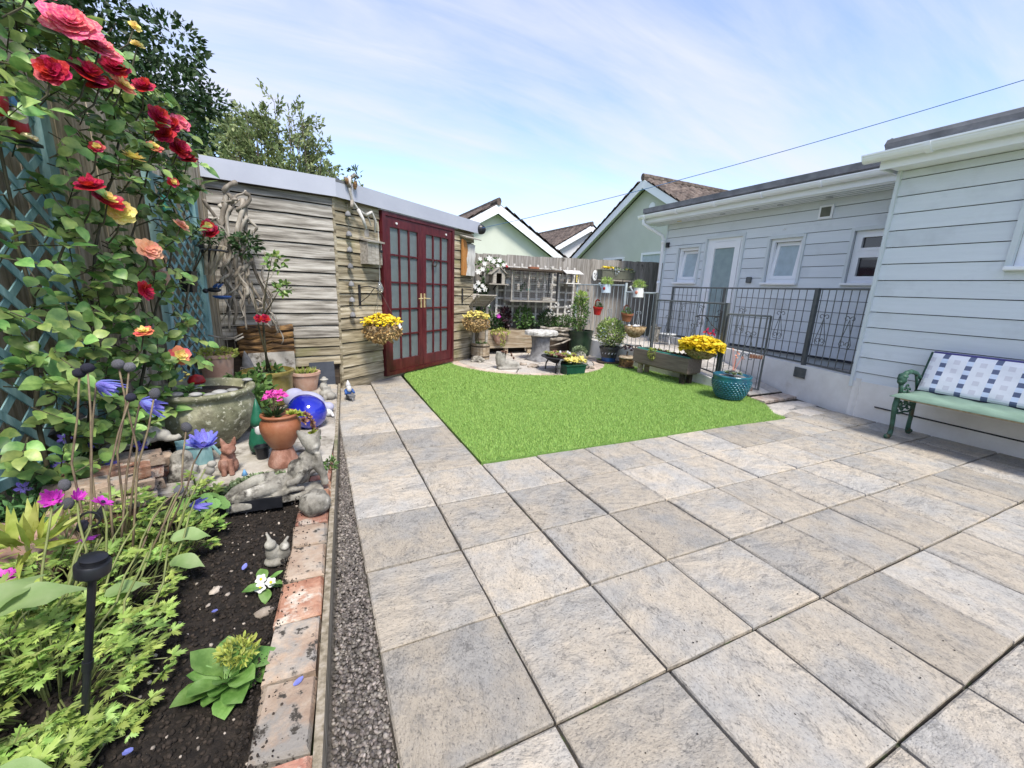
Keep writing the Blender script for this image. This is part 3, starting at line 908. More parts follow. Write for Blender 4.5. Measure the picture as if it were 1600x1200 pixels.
# timber edging board and the brick edging behind it
tb = MB()
for y0, y1 in ((2.42, .8), (.8, -.9), (-.9, -2.4), (-2.4, -3.9)):
    y1b = y1 + .003
    dx = ex(y1b) - ex(y0)
    L_ = math.hypot(dx, y1b - y0); an = math.atan2(y1b - y0, dx)
    tb.box(((ex(y0) + ex(y1b)) / 2 - .012, (y0 + y1b) / 2, .025), (L_, .022, .15 + .004 * (y0 > 0)), rz=an)
tag(tb.build('timber_edging', 'wood_fence'), 'weathered timber board edging between gravel strip and bricks', 'edging board')
be = thing('brick_edging', 'row of worn red and buff bricks edging the soil bed', 'brick edging')
rr = random.Random(11)
def worn_brick(l, w, h, seed):
    q = random.Random(seed); m = MB()
    m.box((0, 0, 0), (w, l, h), bev=.009)
    m.v = [(x + q.uniform(-.005, .005), y + q.uniform(-.006, .006), z + (q.uniform(-.005, .004) if z > 0 else 0)) for x, y, z in m.v]
    return m
y = .93
k = 0
while y > -3.2:
    l = rr.choice([.105, .215, .22, .2]) if y > -.2 else rr.choice([.215, .23, .2, .17])
    if y > -.2: l = .2 if k % 2 else .19
    w = .118 if y > -.2 else .145
    cy = y - l / 2
    o = worn_brick(l, w, .08, k).build('brick', 'brick_red' if (y > -.3 or k % 3 == 0) else 'brick_buff', be,
        loc=(ex(cy) - .03 - w / 2, cy, .052 + rr.uniform(-.006, .006)))
    o.rotation_euler = (rr.uniform(-.03, .03), rr.uniform(-.03, .05), -.062 + rr.uniform(-.04, .04))
    y -= l + .014
    k += 1
for (y0, y1) in ((2.36, 1.9), (1.88, 1.42), (1.4, .96)):
    m = MB(); m.box((0, 0, 0), (.2, y0 - y1 - .01, .05), bev=.005)
    m.build('edging_slab', 'slab', be, loc=(ex((y0 + y1) / 2) - .13, (y0 + y1) / 2, .082), rz=-.06)

# ================================================================== boundary fences
def vboards(parent, p0, p1, z0, htop0, htop1, w, matn, name='board', th=.02, seed=0, face=None):
    """Overlapping vertical boards from p0 to p1 (xy), tops running from htop0 to htop1."""
    q = random.Random(seed)
    p0 = Vector((*p0, 0)); p1 = Vector((*p1, 0))
    d = (p1 - p0); L_ = d.length; d.normalize(); nrm = Vector((d.y, -d.x, 0))
    n = int(L_ / w)
    for i in range(n):
        s0 = i * L_ / n
        h = htop0 + (htop1 - htop0) * i / n + q.uniform(-.008, .008)
        m = MB()
        ww = L_ / n + .012
        ta, tb_ = th * 1.15, th * .3
        m.prism([(0, 0), (ww, 0), (ww, tb_), (0, ta)], z0, h)
        m.v = [(a + q.uniform(-.001, .001), b, c) for a, b, c in m.v]
        o = m.build(name, matn, parent)
        b0 = p0 + d * s0 + nrm * (q.uniform(0, .004) + .003 * (i % 2))
        o.matrix_local = basis(d, nrm, (0, 0, 1), b0)
fl = thing('left_fence', 'tall weathered featheredge garden fence behind the climbing rose', 'fence')
fl0, fl1 = Vector((-1.872, 2.42)), Vector((-3.2, -4.08))
vboards(fl, fl0, fl1, .26, 2.32, 2.32, .135, 'wood_fence', seed=4)
fd = (fl1 - fl0).normalized()
for k in range(4):
    a = fl0 + fd * (k * 1.7); b_ = fl0 + fd * (k * 1.7 + 1.69)
    m = MB(); m.box(((a.x + b_.x) / 2 - .02, (a.y + b_.y) / 2, .13), (1.69, .04, .28), rz=math.atan2(fd.y, fd.x))
    m.build('gravel_board', 'concrete', fl)
    m = MB(); m.box((a.x - .1, a.y + .02, 1.1), (.09, .09, 2.2), rz=.2)
    m.build('post', 'wood_fence', fl)
fb = thing('back_fence', 'grey closeboard fence behind the white trellis and planters', 'fence')
vboards(fb, (9.4, 5.12), (1.2, 5.12), -.05, 2.06, 1.86, .125, 'wood_fence_grey', seed=9)
m = MB(); m.box((5.3, 5.17, 1.5), (8.2, .04, .08)); m.build('rail', 'wood_fence_grey', fb)
m = MB(); m.box((5.3, 5.17, .5), (8.2, .04, .08)); m.build('rail', 'wood_fence_grey', fb)

# ================================================================== corner summerhouse
A_ = Vector((-.8, 2.57, 0)); B_ = Vector((1.45, 4.325, 0))
u_ = (B_ - A_).normalized(); n_ = Vector((u_.y, -u_.x, 0)); LF = (B_ - A_).length
shed = thing('summerhouse', 'corner timber summerhouse with maroon glazed double doors and pale fascia', 'shed')
FA = basis(u_, -n_, (0, 0, 1), A_)            # local x along facade, y into the shed, z up
c_ = Vector((-1.92, 2.372, 0)); lu = (A_ - c_).normalized(); ln = Vector((lu.y, -lu.x, 0)); LL = (A_ - c_).length
FL = basis(lu, -ln, (0, 0, 1), c_)
q = random.Random(5)
def lap_boards(F, s0, s1, z0, z1, h, matn, parent, name='board', th=.03, skip=None, ends=.006, jag=.003):
    z = z0
    k = 0
    while z < z1 - .02:
        hh = min(h * q.uniform(.93, 1.06), z1 - z)
        m = MB()
        e0 = q.uniform(-ends, ends); e1 = q.uniform(-ends, ends)
        n = 5
        vs = []
        for i in range(n + 1):
            x = s0 + e0 + (s1 + e1 - s0 - e0) * i / n
            wv = q.uniform(-jag, jag)
            vs += [(x, -th, z + wv + .011), (x, -th * .55, z + hh - .001), (x, .004, z + hh - .001), (x, -.002, z + wv + .011)]
        fs = []
        for i in range(n):
            a = 4 * i
            for e in range(4):
                fs.append((a + e, a + (e + 1) % 4, a + 4 + (e + 1) % 4, a + 4 + e))
        fs += [(3, 2, 1, 0), (4 * n, 4 * n + 1, 4 * n + 2, 4 * n + 3)]
        cx, cz = (s0 + s1) / 2, z + hh / 2
        m.add([(x - cx, y_, zz - cz) for x, y_, zz in vs], [tuple(reversed(f)) for f in fs])
        o = m.build(name, matn, parent)
        o.matrix_local = F @ Matrix.Translation((cx, 0, cz))
        z += hh
        k += 1
D0, D1 = .68, 2.22
lap_boards(FA, 0.0, D0 - .01, .1, 2.14, .147, 'wood_shed', shed)
lap_boards(FA, D1 + .01, LF, .06, 2.14, .147, 'wood_shed', shed)
lap_boards(FL, .02, LL, .62, 2.14, .142, 'wood_shed_grey', shed)
lap_boards(FL, .62, LL, .3, .62, .11, 'wood_shed', shed)
m = MB(); m.box((LF / 2, .012, .04), (LF, .05, .12)); o = m.build('base_board', 'wood_shed', shed); o.matrix_local = FA
m = MB(); m.box((0.0, -.012, 1.1), (.03, .03, 2.05)); o = m.build('corner_strip', 'wood_shed', shed); o.matrix_local = FA
m = MB(); m.box((LL / 2, .08, 1.1), (LL, .1, 2.1)); m.box((LL / 2, .05, .32), (LL, .06, .64)); o = m.build('back_wall', 'wood_dark', shed); o.matrix_local = FL  # dark back walls paint in the shade of the lap gaps
m = MB(); m.box((D0 / 2, .06, 1.1), (D0 - .02, .07, 2.1)); o = m.build('back_wall', 'wood_dark', shed); o.matrix_local = FA
m = MB(); m.box(((D1 + LF) / 2, .06, 1.1), (LF - D1, .07, 2.1)); o = m.build('back_wall', 'wood_dark', shed); o.matrix_local = FA
m = MB(); m.prism([(0, 0), (.9, .5), (.75, .9), (-1.6, .9), (-2.6, -.4), (-2.55, -1.6), (-.6, -1.6)], 0, .02)
# interior: back walls and floor so that the glass shows a dim room
m = MB(); m.box((1.4, 1.25, 1.05), (2.7, .04, 2.1)); m.box((.05, .7, 1.05), (.04, 1.1, 2.1)); m.box((2.76, .7, 1.05), (.04, 1.1, 2.1)); m.box((1.4, .7, .03), (2.7, 1.1, .04))
o = m.build('interior', 'wood_fence', shed); o.matrix_local = FA
m = MB(); m.box((1.55, 1.1, .55), (.9, .2, 1.0)); o = m.build('shelf_unit', 'blue_paint', shed); o.matrix_local = FA
# fascia and roof
FZ0, FZ1 = 2.13, 2.31
for F, s0, s1, nm in ((FL, -.03, LL + .03, 'fascia'), (FA, -.015, LF + .08, 'fascia')):
    m = MB(); m.box(((s0 + s1) / 2, -.075, (FZ0 + FZ1) / 2), (s1 - s0, .02, FZ1 - FZ0))
    o = m.build(nm, 'fascia', shed); o.matrix_local = F
m = MB(); m.box(((D0 + D1) / 2 + .03, -.035, FZ0 + .004), (D1 - D0 + .1, .066, .03)); o = m.build('drip_board', 'fascia', shed); o.matrix_local = FA
m = MB(); m.box((LL / 2, -.03, FZ0 + .006), (LL, .06, .03)); o = m.build('soffit', 'wood_dark', shed); o.matrix_local = FL
rp = [A_ + n_ * .06 + ln * .03, B_ + n_ * .06 + u_ * .06, B_ + u_ * .06 - n_ * .9 + Vector((0, .2, 0)), Vector((-1.5, 5.0, 0)), c_ - lu * .02 + Vector((.1, 1.5, 0)), c_ + ln * .06 - lu * .02]
m = MB(); m.prism([(p.x, p.y) for p in rp], 2.28, 2.312); m.build('roof', 'roof_felt', shed)

# double doors
fr = MB()
for s0, s1 in ((D0, D0 + .055), (D1 - .055, D1)):
    fr.box(((s0 + s1) / 2, -.02, 1.08), (s1 - s0, .09, 2.08))
fr.box(((D0 + D1) / 2, -.02, 2.095), (D1 - D0 - .11, .088, .05)); fr.box(((D0 + D1) / 2, -.02, .065), (D1 - D0 - .11, .088, .05))
o = fr.build('door_frame', 'maroon', shed); o.matrix_local = FA
dw = (D1 - D0 - .11) / 2 - .004
for side in (0, 1):
    x0 = D0 + .055 + .002 + side * (dw + .004)
    d = MB()
    st, z0, z1 = .085, .092, 2.066
    pw = (dw - 2 * st - 2 * .022) / 3
    d.box((st / 2, 0, (z0 + z1) / 2), (st, .044, z1 - z0), bev=.004); d.box((dw - st / 2, 0, (z0 + z1) / 2), (st, .044, z1 - z0), bev=.004)
    d.box((dw / 2, 0, z0 + .075), (dw - 2 * st, .042, .15)); d.box((dw / 2, 0, z1 - .06), (dw - 2 * st, .042, .12))
    dj = d.build('door', 'maroon', shed); dj.matrix_local = FA @ Matrix.Translation((x0, -.03, 0))
    gz0, gz1 = z0 + .15, z1 - .12
    ph = (gz1 - gz0 - 4 * .022) / 5
    for c in range(2):
        b = MB(); b.box((st + pw * (c + 1) + .022 * c + .011, 0, (gz0 + gz1) / 2), (.022, .036, gz1 - gz0)); b.build('glazing_bar', 'maroon', dj)
    for r in range(4):
        b = MB(); b.box((dw / 2, .001, gz0 + ph * (r + 1) + .022 * r + .011), (dw - 2 * st, .03, .022)); b.build('glazing_bar', 'maroon', dj)
    pm = MB(); pm.box((0, 0, 0), (pw + .006, .005, ph + .006)); pme = mesh_only(pm, 'pane', 'glass_reflect_tint')
    for c in range(3):
        for r in range(5):
            inst_me(pme, 'pane', dj, Matrix.Translation((st + pw * (c + .5) + .022 * c, .006, gz0 + ph * (r + .5) + .022 * r)))
    hx = dw - .035 if side == 0 else .035
    h = MB(); h.box((hx, -.027, 1.03), (.026, .01, .2), bev=.003); h.tube([(hx, -.03, 1.06), (hx, -.06, 1.06), (hx + (-.09 if side == 0 else .09), -.06, 1.058)], .007, 8)
    h.build('handle', 'gold', dj)
    sw = MB(); sw.tube([(dw * (.28 if side == 0 else .78), -.022, 2.0), (dw * (.28 if side == 0 else .78), -.036, 2.0)], .014, 10); sw.build('stud', 'enamel_white', dj)
# soil spilled over the bricks and debris on the paving
V_, F_ = pebbles(1300, lambda y: ex(y) - .2, lambda y: ex(y) - .2 + .13 * RNG.uniform(0, 1, len(y)) ** 2, -2.1, .2, .093, .0012, .0045, .8, 1.2)
tag(npmesh('spilled_soil', V_, F_, 'soil_crumb'), 'dark soil crumbs spilled over the brick edging', 'soil', kind='stuff')
V_, F_ = pebbles(420, lambda y: np.full_like(y, -.9), lambda y: np.full_like(y, 4.3), -2.4, 0, .002, .0012, .0035, .7)
tag(npmesh('paving_grit', V_, F_, 'soil_crumb'), 'tiny dark grit scattered over the paving slabs', 'grit', kind='stuff')
# ================================================================== bungalow on the right
house = thing('bungalow', 'bungalow clad in pale grey blue boards with white gutters', 'house')
WX, WY = 4.4, -.15                                  # main wall plane and its corner
FX, FY = 5.85, 4.35                                 # recessed facade plane and its far corner
# plinth and carcass
m = MB(); m.box((WX + 1.02, -2.6, .17), (2.0, 4.9, .46)); m.build('plinth', 'render_white', house)
m = MB(); m.box((WX + 1.2, -2.62, 1.5), (1.7, 4.84, 2.3))
for (a, b, c, d) in ((-5.04, -2.25, .35, 2.65), (-1.06, -.2, .35, 2.65), (-2.25, -1.06, .35, 1.58), (-2.25, -1.06, 2.365, 2.65)):
    m.box((WX + .2, (a + b) / 2, (c + d) / 2), (.3, b - a - .001, d - c - .001))
m.build('wall', 'slate', house)  # dark carcass colour paints the shadow lines between cladding boards
m = MB()
m.box((FX + 1.05, 2.08, .36), (2.0, 4.5, .2)); m.build('plinth', 'trim_paint', house)
def hboards(parent, plane_x, y0, y1, z0, z1, h, holes, matn='cladding', name='cladding_board', end_trim=True):
    z = z0
    k = 0
    while z < z1 - .01:
        hh = min(h, z1 - z)
        segs = [(y0, y1)]
        for (a, b, c, d) in holes:
            if z + hh > c + .005 and z < d - .005:
                ns = []
                for (s, e) in segs:
                    if a > s and b < e: ns += [(s, a), (b, e)]
                    elif a <= s and b < e and b > s: ns.append((b, e))
                    elif a > s and b >= e and a < e: ns.append((s, a))
                    elif a <= s and b >= e: pass
                    else: ns.append((s, e))
                segs = ns
        pieces = [(s, e, 0.0, hh) for s, e in segs]
        for (a, b, c, d) in holes:
            if z < d < z + hh - .012: pieces.append((max(a, y0), min(b, y1), d - z, hh))
            if z + .012 < c < z + hh: pieces.append((max(a, y0), min(b, y1), 0.0, c - z))
        for (s, e, za, zb) in pieces:
            if e - s < .02: continue
            m = MB(); L_ = e - s; cy = (s + e) / 2
            # wedge section: bottom edge stands proud
            vs = []
            for yy in (-L_ / 2, L_ / 2):
                vs += [(-.026, yy, za + .007), (-.017, yy, zb - .001), (0, yy, zb - .001), (0, yy, za + .007)]
            m.add(vs, [(0, 1, 2, 3), (7, 6, 5, 4), (0, 4, 5, 1), (1, 5, 6, 2), (2, 6, 7, 3), (3, 7, 4, 0)])
            m.build(name, matn, parent, loc=(plane_x, cy, z))
        z += hh
        k += 1
main_holes = [(-2.25, -1.06, 1.585, 2.36)]
hboards(house, WX + .05, -5.0, WY, .33, 2.56, .1655, main_holes)
fac_holes = [(3.44, 4.03, 1.50, 2.22), (2.53, 3.34, .42, 2.34), (1.5, 2.1, 1.50, 2.24), (.2, .9, 1.50, 2.24)]
hboards(house, FX, -.3, FY, .43, 2.72, .1655, fac_holes)
# body behind the facade as pieces between the openings, so reveals stay open
bodym = MB()
for (a, b, z0, z1) in ((4.03, FY, .4, 2.72), (3.34, 3.44, .4, 2.72), (2.1, 2.53, .4, 2.72), (.9, 1.5, .4, 2.72), (-.3, .2, .4, 2.72),
                       (3.44, 4.03, .4, 1.5), (3.44, 4.03, 2.22, 2.72), (2.53, 3.34, 2.34, 2.72), (1.5, 2.1, .4, 1.5), (1.5, 2.1, 2.24, 2.72), (.2, .9, .4, 1.5), (.2, .9, 2.24, 2.72)):
    bodym.box((FX + .1, (a + b) / 2, (z0 + z1) / 2), (.2, b - a - .001, z1 - z0 - .001))
bodym.box((FX + 1.0, FY - .05, 1.5), (1.7, .1, 2.4))
bodym.box((FX + .9, 2.0, 1.5), (.04, 4.6, 2.4))
bodym.build('wall', 'slate', house)  # dark colour again stands for shade in the board gaps
# corner boards
for (x, y, z0, z1) in ((WX + .02, WY + .012, .33, 2.6), (FX - .012, FY + .012, .42, 2.72)):
    m = MB(); m.box((x, y, (z0 + z1) / 2), (.05, .03, z1 - z0)); m.build('corner_board', 'trim_paint', house)
m = MB(); m.box((WX + .4, WY + .006, 1.5), (.74, .012, 2.3)); m.build('side_panel', 'cladding', house)

def window(parent, px, y0, y1, z0, z1, style):
    w = MB(); t = .05; d = .06; X = px + .045
    w.box((X, y0 + t / 2, (z0 + z1) / 2), (d, t, z1 - z0)); w.box((X, y1 - t / 2, (z0 + z1) / 2), (d, t, z1 - z0))
    w.box((X, (y0 + y1) / 2, z0 + t / 2), (d * .98, y1 - y0 - 2 * t, t)); w.box((X, (y0 + y1) / 2, z1 - t / 2), (d * .98, y1 - y0 - 2 * t, t))
    if style == 'split':
        w.box((X, (y0 + y1) / 2, z0 + (z1 - z0) * .58), (d * .96, y1 - y0 - 2 * t, t))
    o = w.build('window', 'upvc', parent)
    if style == 'split':
        zs = z0 + (z1 - z0) * .58
        for (a, b) in ((z0 + t, zs - t / 2), (zs + t / 2, z1 - t)):
            s = MB(); s.box((X - .01, y0 + t + .02, (a + b) / 2), (.05, .04, b - a)); s.box((X - .01, y1 - t - .02, (a + b) / 2), (.05, .04, b - a))
            s.box((X - .01, (y0 + y1) / 2, a + .02), (.048, y1 - y0 - 2 * t - .08, .04)); s.box((X - .01, (y0 + y1) / 2, b - .02), (.048, y1 - y0 - 2 * t - .08, .04))
            s.build('sash', 'upvc', o)
            gl = MB(); gl.box((X + .01, (y0 + y1) / 2, (a + b) / 2), (.006, y1 - y0 - 2 * t - .07, b - a - .07)); gl.build('pane', 'glass_black', o)
    else:                                             # tilted-in sash, hinged at the bottom
        a, b = z0 + t, z1 - t
        an = math.radians(7)
        R_ = Matrix.Rotation(an, 3, 'Y')
        cy = (y0 + y1) / 2; hw = (y1 - y0) / 2 - t; H = b - a
        def at(yy, zz, xx=0.0):
            v = R_ @ Vector((xx, 0, zz)); return (X + v.x, cy + yy, a + v.z)
        s = MB()
        s.box(at(-hw + .028, H / 2), (.05, .056, H), rot=R_); s.box(at(hw - .028, H / 2), (.05, .056, H), rot=R_)
        s.box(at(0, .028), (.048, 2 * hw - .112, .056), rot=R_); s.box(at(0, H - .028), (.048, 2 * hw - .112, .056), rot=R_)
        s.build('sash', 'upvc', o)
        gl = MB(); gl.box(at(0, H / 2, .005), (.006, 2 * hw - .1, H - .1), rot=R_); gl.build('pane', 'glass_window', o)
        gk = MB(); gk.box((X + .15, cy, (a + b) / 2), (.004, 2 * hw, H)); gk.build('gap_shade_sheet', 'glass_black', o)  # black sheet stands in for the unlit room behind the sash
    sl = MB(); sl.box((px - .02, (y0 + y1) / 2, z0 - .02), (.15, y1 - y0 + .06, .035), bev=.006); sl.build('sill', 'upvc', o)
    tr = MB()
    tr.box((px - .018, y0 - .02, (z0 + z1) / 2), (.05, .04, z1 - z0 + .08)); tr.box((px - .018, y1 + .02, (z0 + z1) / 2), (.05, .04, z1 - z0 + .08)); tr.box((px - .018, (y0 + y1) / 2, z1 + .025), (.049, y1 - y0, .05))
    tr.build('reveal_trim', 'trim_paint', o)
    return o
window(house, FX, 3.48, 3.99, 1.52, 2.19, 'tilt')
window(house, FX, 1.54, 2.06, 1.52, 2.21, 'tilt')
window(house, FX, .24, .86, 1.52, 2.22, 'split')
window(house, WX + .04, -2.22, -1.09, 1.61, 2.34, 'split')
# door
dm = MB(); y0, y1, z0, z1 = 2.56, 3.31, .34, 2.31
dm.box((FX + .04, y0 + .03, (z0 + z1) / 2), (.07, .06, z1 - z0)); dm.box((FX + .04, y1 - .03, (z0 + z1) / 2), (.07, .06, z1 - z0)); dm.box((FX + .04, (y0 + y1) / 2, z1 - .03), (.069, y1 - y0 - .12, .06))
dfr = dm.build('door', 'upvc', house)
lf = MB(); a, b = y0 + .065, y1 - .065
lf.box((FX + .02, a + .05, (z0 + z1) / 2), (.05, .1, z1 - z0 - .12)); lf.box((FX + .02, b - .05, (z0 + z1) / 2), (.05, .1, z1 - z0 - .12)); lf.box((FX + .02, (a + b) / 2, z1 - .12), (.049, b - a - .2, .11)); lf.box((FX + .02, (a + b) / 2, z0 + .13), (.049, b - a - .2, .16))
lf.build('leaf', 'upvc', dfr)
gl = MB(); gl.box((FX + .03, (a + b) / 2, (z0 + z1) / 2 + .02), (.008, b - a - .19, z1 - z0 - .36)); gl.build('pane', 'glass_frost', dfr)
hd = MB(); hd.box((FX - .01, b - .05, 1.32), (.012, .03, .22)); hd.tube([(FX - .01, b - .05, 1.36), (FX - .05, b - .05, 1.36), (FX - .05, b - .16, 1.36)], .009, 8); hd.build('handle', 'upvc', dfr)
tr = MB(); tr.box((FX - .018, y0 - .02, 1.38), (.05, .04, 1.95)); tr.box((FX - .018, y1 + .02, 1.38), (.05, .04, 1.95)); tr.box((FX - .018, (y0 + y1) / 2, z1 + .025), (.049, y1 - y0, .05)); tr.build('reveal_trim', 'trim_paint', dfr)
# small fittings
m = MB(); m.box((FX - .035, 1.285, 2.525), (.03, .19, .19), bev=.006); v = m.build('vent', 'upvc', house)
m = MB(); m.box((FX - .053, 1.285, 2.525), (.008, .13, .13)); m.build('grille', 'pot_olive', v)
m = MB(); m.box((FX - .045, 2.32, 1.56), (.045, .08, .1), bev=.008); m.build('switch_box', 'rail_grey', house)
m = MB(); m.tube([(FX - .25, 1.72, 2.68), (FX - .25, 1.72, 2.34)], .002, 4); m.lathe([(.001, .035), (.03, .0), (.012, 0)], 8, (FX - .25, 1.72, 2.3)); m.build('wind_chime', 'enamel_white', house)
# soffits, gutters, roofs
EX = 5.42
m = MB(); m.box(((EX + FX) / 2 + .02, 2.2, 2.705), (FX - EX, 5.0, .02)); sf = m.build('soffit', 'upvc', house)
for k in range(4):
    g_ = MB(); g_.box((EX + .08 + k * .1, 2.2, 2.693), (.006, 4.98, .006)); g_.build('groove', 'rail_pale', sf)
for (yy, xx) in ((3.9, .22), (2.3, .25), (1.9, .25), (1.2, .25), (2.9, .2)):
    dl = MB(); dl.lathe([(.045, .004), (.045, -.006), (.03, -.006)], 14, (EX + xx, yy, 2.69)); dl.build('downlight', 'gold' if yy > 3 else 'steel', sf)
m = MB(); m.box((EX - .0, 2.2, 2.79), (.02, 5.0, .16)); m.build('fascia', 'upvc', house)
def gutter(y0, y1, x, z, r=.062):
    g_ = MB()
    n = 9
    prof = [(-r * math.cos(a) - r, -r * math.sin(a)) for a in np.linspace(0, math.pi, n)]
    prof = [(x + px, z + pz) for px, pz in prof]
    outer = prof; inner = [(px * 1.0, pz + .006) for px, pz in prof]
    vs = []
    for yy in (y0, y1):
        vs += [(px, yy, pz) for px, pz in outer]
    fs = [(i, i + 1, n + i + 1, n + i) for i in range(n - 1)]
    fs += [tuple(range(n)), tuple(range(2 * n - 1, n - 1, -1))]
    g_.add(vs, fs)
    o = g_.build('gutter', 'upvc', house)
    for yy in np.arange(min(y0, y1) + .3, max(y0, y1) - .1, .85):
        b = MB(); vs_ = []
        for e in (-.022, .022):
            vs_ += [(x - r - (r + .013) * math.cos(a), yy + e, z - (r + .013) * math.sin(a)) for a in np.linspace(0, math.pi, 9)]
        b.add(vs_, [(i, i + 1, 10 + i, 9 + i) for i in range(8)] + [tuple(range(9)), tuple(range(17, 8, -1))]); b.build('bracket', 'upvc', o)
    lp = MB(); lp.box((x - 2 * r, (y0 + y1) / 2, z), (.012, abs(y1 - y0), .016)); lp.box((x, (y0 + y1) / 2, z + .002), (.012, abs(y1 - y0) - .002, .016)); lp.build('lip', 'upvc', o)
gutter(4.72, .0, EX - .014, 2.845)
m = MB(); m.box((6.6, 2.2, 2.93), (2.3, 5.02, .1)); m.box((EX + .02, 2.2, 2.96), (.09, 5.0, .09)); m.build('flat_roof', 'roof_felt', house)
m = MB(); m.box((WX - .06, -2.6, 2.575), (.24, 4.96, .02)); m.box((WX - .19, -2.56, 2.63), (.02, 5.02, .14)); m.box((WX + .5, -.06, 2.63), (1.36, .02, .14)); m.build('fascia', 'upvc', house)
gutter(.06, -5.0, WX - .205, 2.69, .068)
m = MB(); m.box((WX + 1.3, -2.55, 2.76), (2.95, 5.0, .1)); m.tube([(WX - .14, -5, 2.8), (WX - .14, -.05, 2.8)], .05, 8); m.tube([(WX - .14, -.07, 2.805), (WX + 2.6, -.07, 2.805)], .052, 8); m.build('flat_roof', 'roof_felt', house)
cb = MB(); cb.tube([(WX + .01, -.4, .155), (WX + .01, -1.4, .145), (WX + .01, -4.9, .13)], .007, 6); cb.build('cable', 'black_plastic', house)
# downpipe at the far corner of the eave
dp = MB(); dp.tube([(EX - .07, 4.6, 2.82), (EX - .07, 4.6, 2.7), (EX + .05, 4.55, 2.62), (FX - .12, 4.42, 2.48), (FX - .08, 4.40, 2.4), (FX - .08, 4.40, .36)], .034, 12)
dp.lathe([(.042, -.03), (.042, .03)], 12, (FX - .08, 4.40, 1.5)); dp.lathe([(.042, -.03), (.042, .03)], 12, (FX - .08, 4.40, 2.35))
dp.build('downpipe', 'upvc', house, smooth=True)
m = MB(); m.box((FX - .04, 4.3, 2.28), (.05, .07, .1)); m.build('wall_box', 'black_plastic', house)

# ================================================================== ramp, low walls, terrace
def fr_x(y): return 3.96 - .025 * (y - 1.24)
BKW = [(4.41, -.22), (4.66, .52), (5.12, 2.24), (5.46, 3.75)]
TZ = .30
def ramp_z(y): return .015 + (TZ - .015) * max(0.0, min(1.0, (y - .78) / 1.8))
def bk_x(y):
    for (a, b), (c, d) in zip(BKW, BKW[1:]):
        if y <= d or (c, d) == BKW[-1]:
            return a + (c - a) * (y - b) / (d - b)
rm = MB()
rows = [.76, 1.1, 1.45, 1.8, 2.2, 2.6, 3.2, 3.75]
vs = []
for y in rows:
    vs += [(fr_x(y) + .03, y, ramp_z(y)), (bk_x(y) - .02, y, ramp_z(y)), (fr_x(y) + .03, y, -.1), (bk_x(y) - .02, y, -.1)]
fs = []
for i in range(len(rows) - 1):
    a = 4 * i
    fs += [(a, a + 1, a + 5, a + 4), (a, a + 4, a + 6, a + 2), (a + 1, a + 3, a + 7, a + 5)]
fs += [(0, 2, 3, 1)]
rm.add(vs, fs)
ramp = tag(rm.build('ramp', 'sand_joint'), kind='structure')
for i in range(len(rows) - 1):
    for c in range(3):
        y0, y1 = rows[i] + .008, rows[i + 1] - .008
        m = MB(); vs = []
        for z in (-.0, .012):
            for (t, y) in ((c / 3, y0), ((c + 1) / 3, y0), ((c + 1) / 3, y1), (c / 3, y1)):
                xl, xr = fr_x(y) + .06, bk_x(y) - .03
                x = xl + (xr - xl) * t + (.005 if t == c / 3 else -.005)
                vs.append((x, y, ramp_z(y) + z))
        m.add(vs, [(3, 2, 1, 0), (4, 5, 6, 7), (0, 1, 5, 4), (1, 2, 6, 5), (2, 3, 7, 6), (3, 0, 4, 7)])
        m.build('paving_slab', 'slab_pale', ramp)
tm = MB(); tm.prism([(fr_x(3.75) + .03, 3.75), (FX + .02, 3.75), (FX + .02, 5.1), (fr_x(5.1), 5.1)], -.1, TZ)
tm.prism([(4.47, -.2), (FX + .02, -.2), (FX + .02, 3.749), (5.5, 3.749), (5.16, 2.24), (4.7, .55)], -.1, TZ - .004)
terr = tag(tm.build('terrace', 'sand_joint'), kind='structure')
for i in range(5):
    for j in range(3):
        y0, y1 = 3.77 + j * .44, 3.77 + j * .44 + .43
        xa = fr_x(y0) + .08; w = (FX - xa) / 5
        m = MB(); m.box((xa + w * (i + .5), (y0 + y1) / 2, TZ + .004), (w - .012, .425, .014), bev=.003); m.build('paving_slab', 'slab_pale', terr)
for j in range(9):
    y0 = -.18 + j * .435
    xa = bk_x(y0 + .2) + .1
    m = MB(); m.box(((xa + FX) / 2, y0 + .21, TZ + .002), (FX - xa - .02, .42, .014), bev=.003); m.build('paving_slab', 'slab_pale', terr)
# low white wall along the lawn
lw = MB(); vs = []
ys_ = [1.24, 1.3, 2.6, 5.08]
tops = [.12, .13, .31, .33]
for y, t in zip(ys_, tops):
    vs += [(fr_x(y), y, -.08), (fr_x(y), y, t), (fr_x(y) + .1, y - .025, t), (fr_x(y) + .1, y - .025, -.08)]
fs = []
for i in range(3):
    a = 4 * i
    for e in range(4):
        fs.append((a + e, a + (e + 1) % 4, a + 4 + (e + 1) % 4, a + 4 + e))
fs += [(3, 2, 1, 0), (12, 13, 14, 15)]
lw.add(vs, [tuple(reversed(f)) for f in fs])
tag(lw.build('low_wall', 'render_white'), 'low white rendered wall edging the lawn under the stepped railing', 'wall')
rw = MB(); vs = []
for (x, y), t in zip(BKW, (.43, .43, .43, .43)):
    vs += [(x, y, -.08), (x, y, t), (x + .1, y - .025, t), (x + .1, y - .025, -.08)]
fs = []
for i in range(3):
    a = 4 * i
    for e in range(4):
        fs.append((a + e, a + (e + 1) % 4, a + 4 + (e + 1) % 4, a + 4 + e))
fs += [(3, 2, 1, 0), (12, 13, 14, 15)]
rw.add(vs, [tuple(reversed(f)) for f in fs])
tag(rw.build('ramp_wall', 'render_white'), 'white rendered retaining wall beside the ramp below dark railings', 'wall')

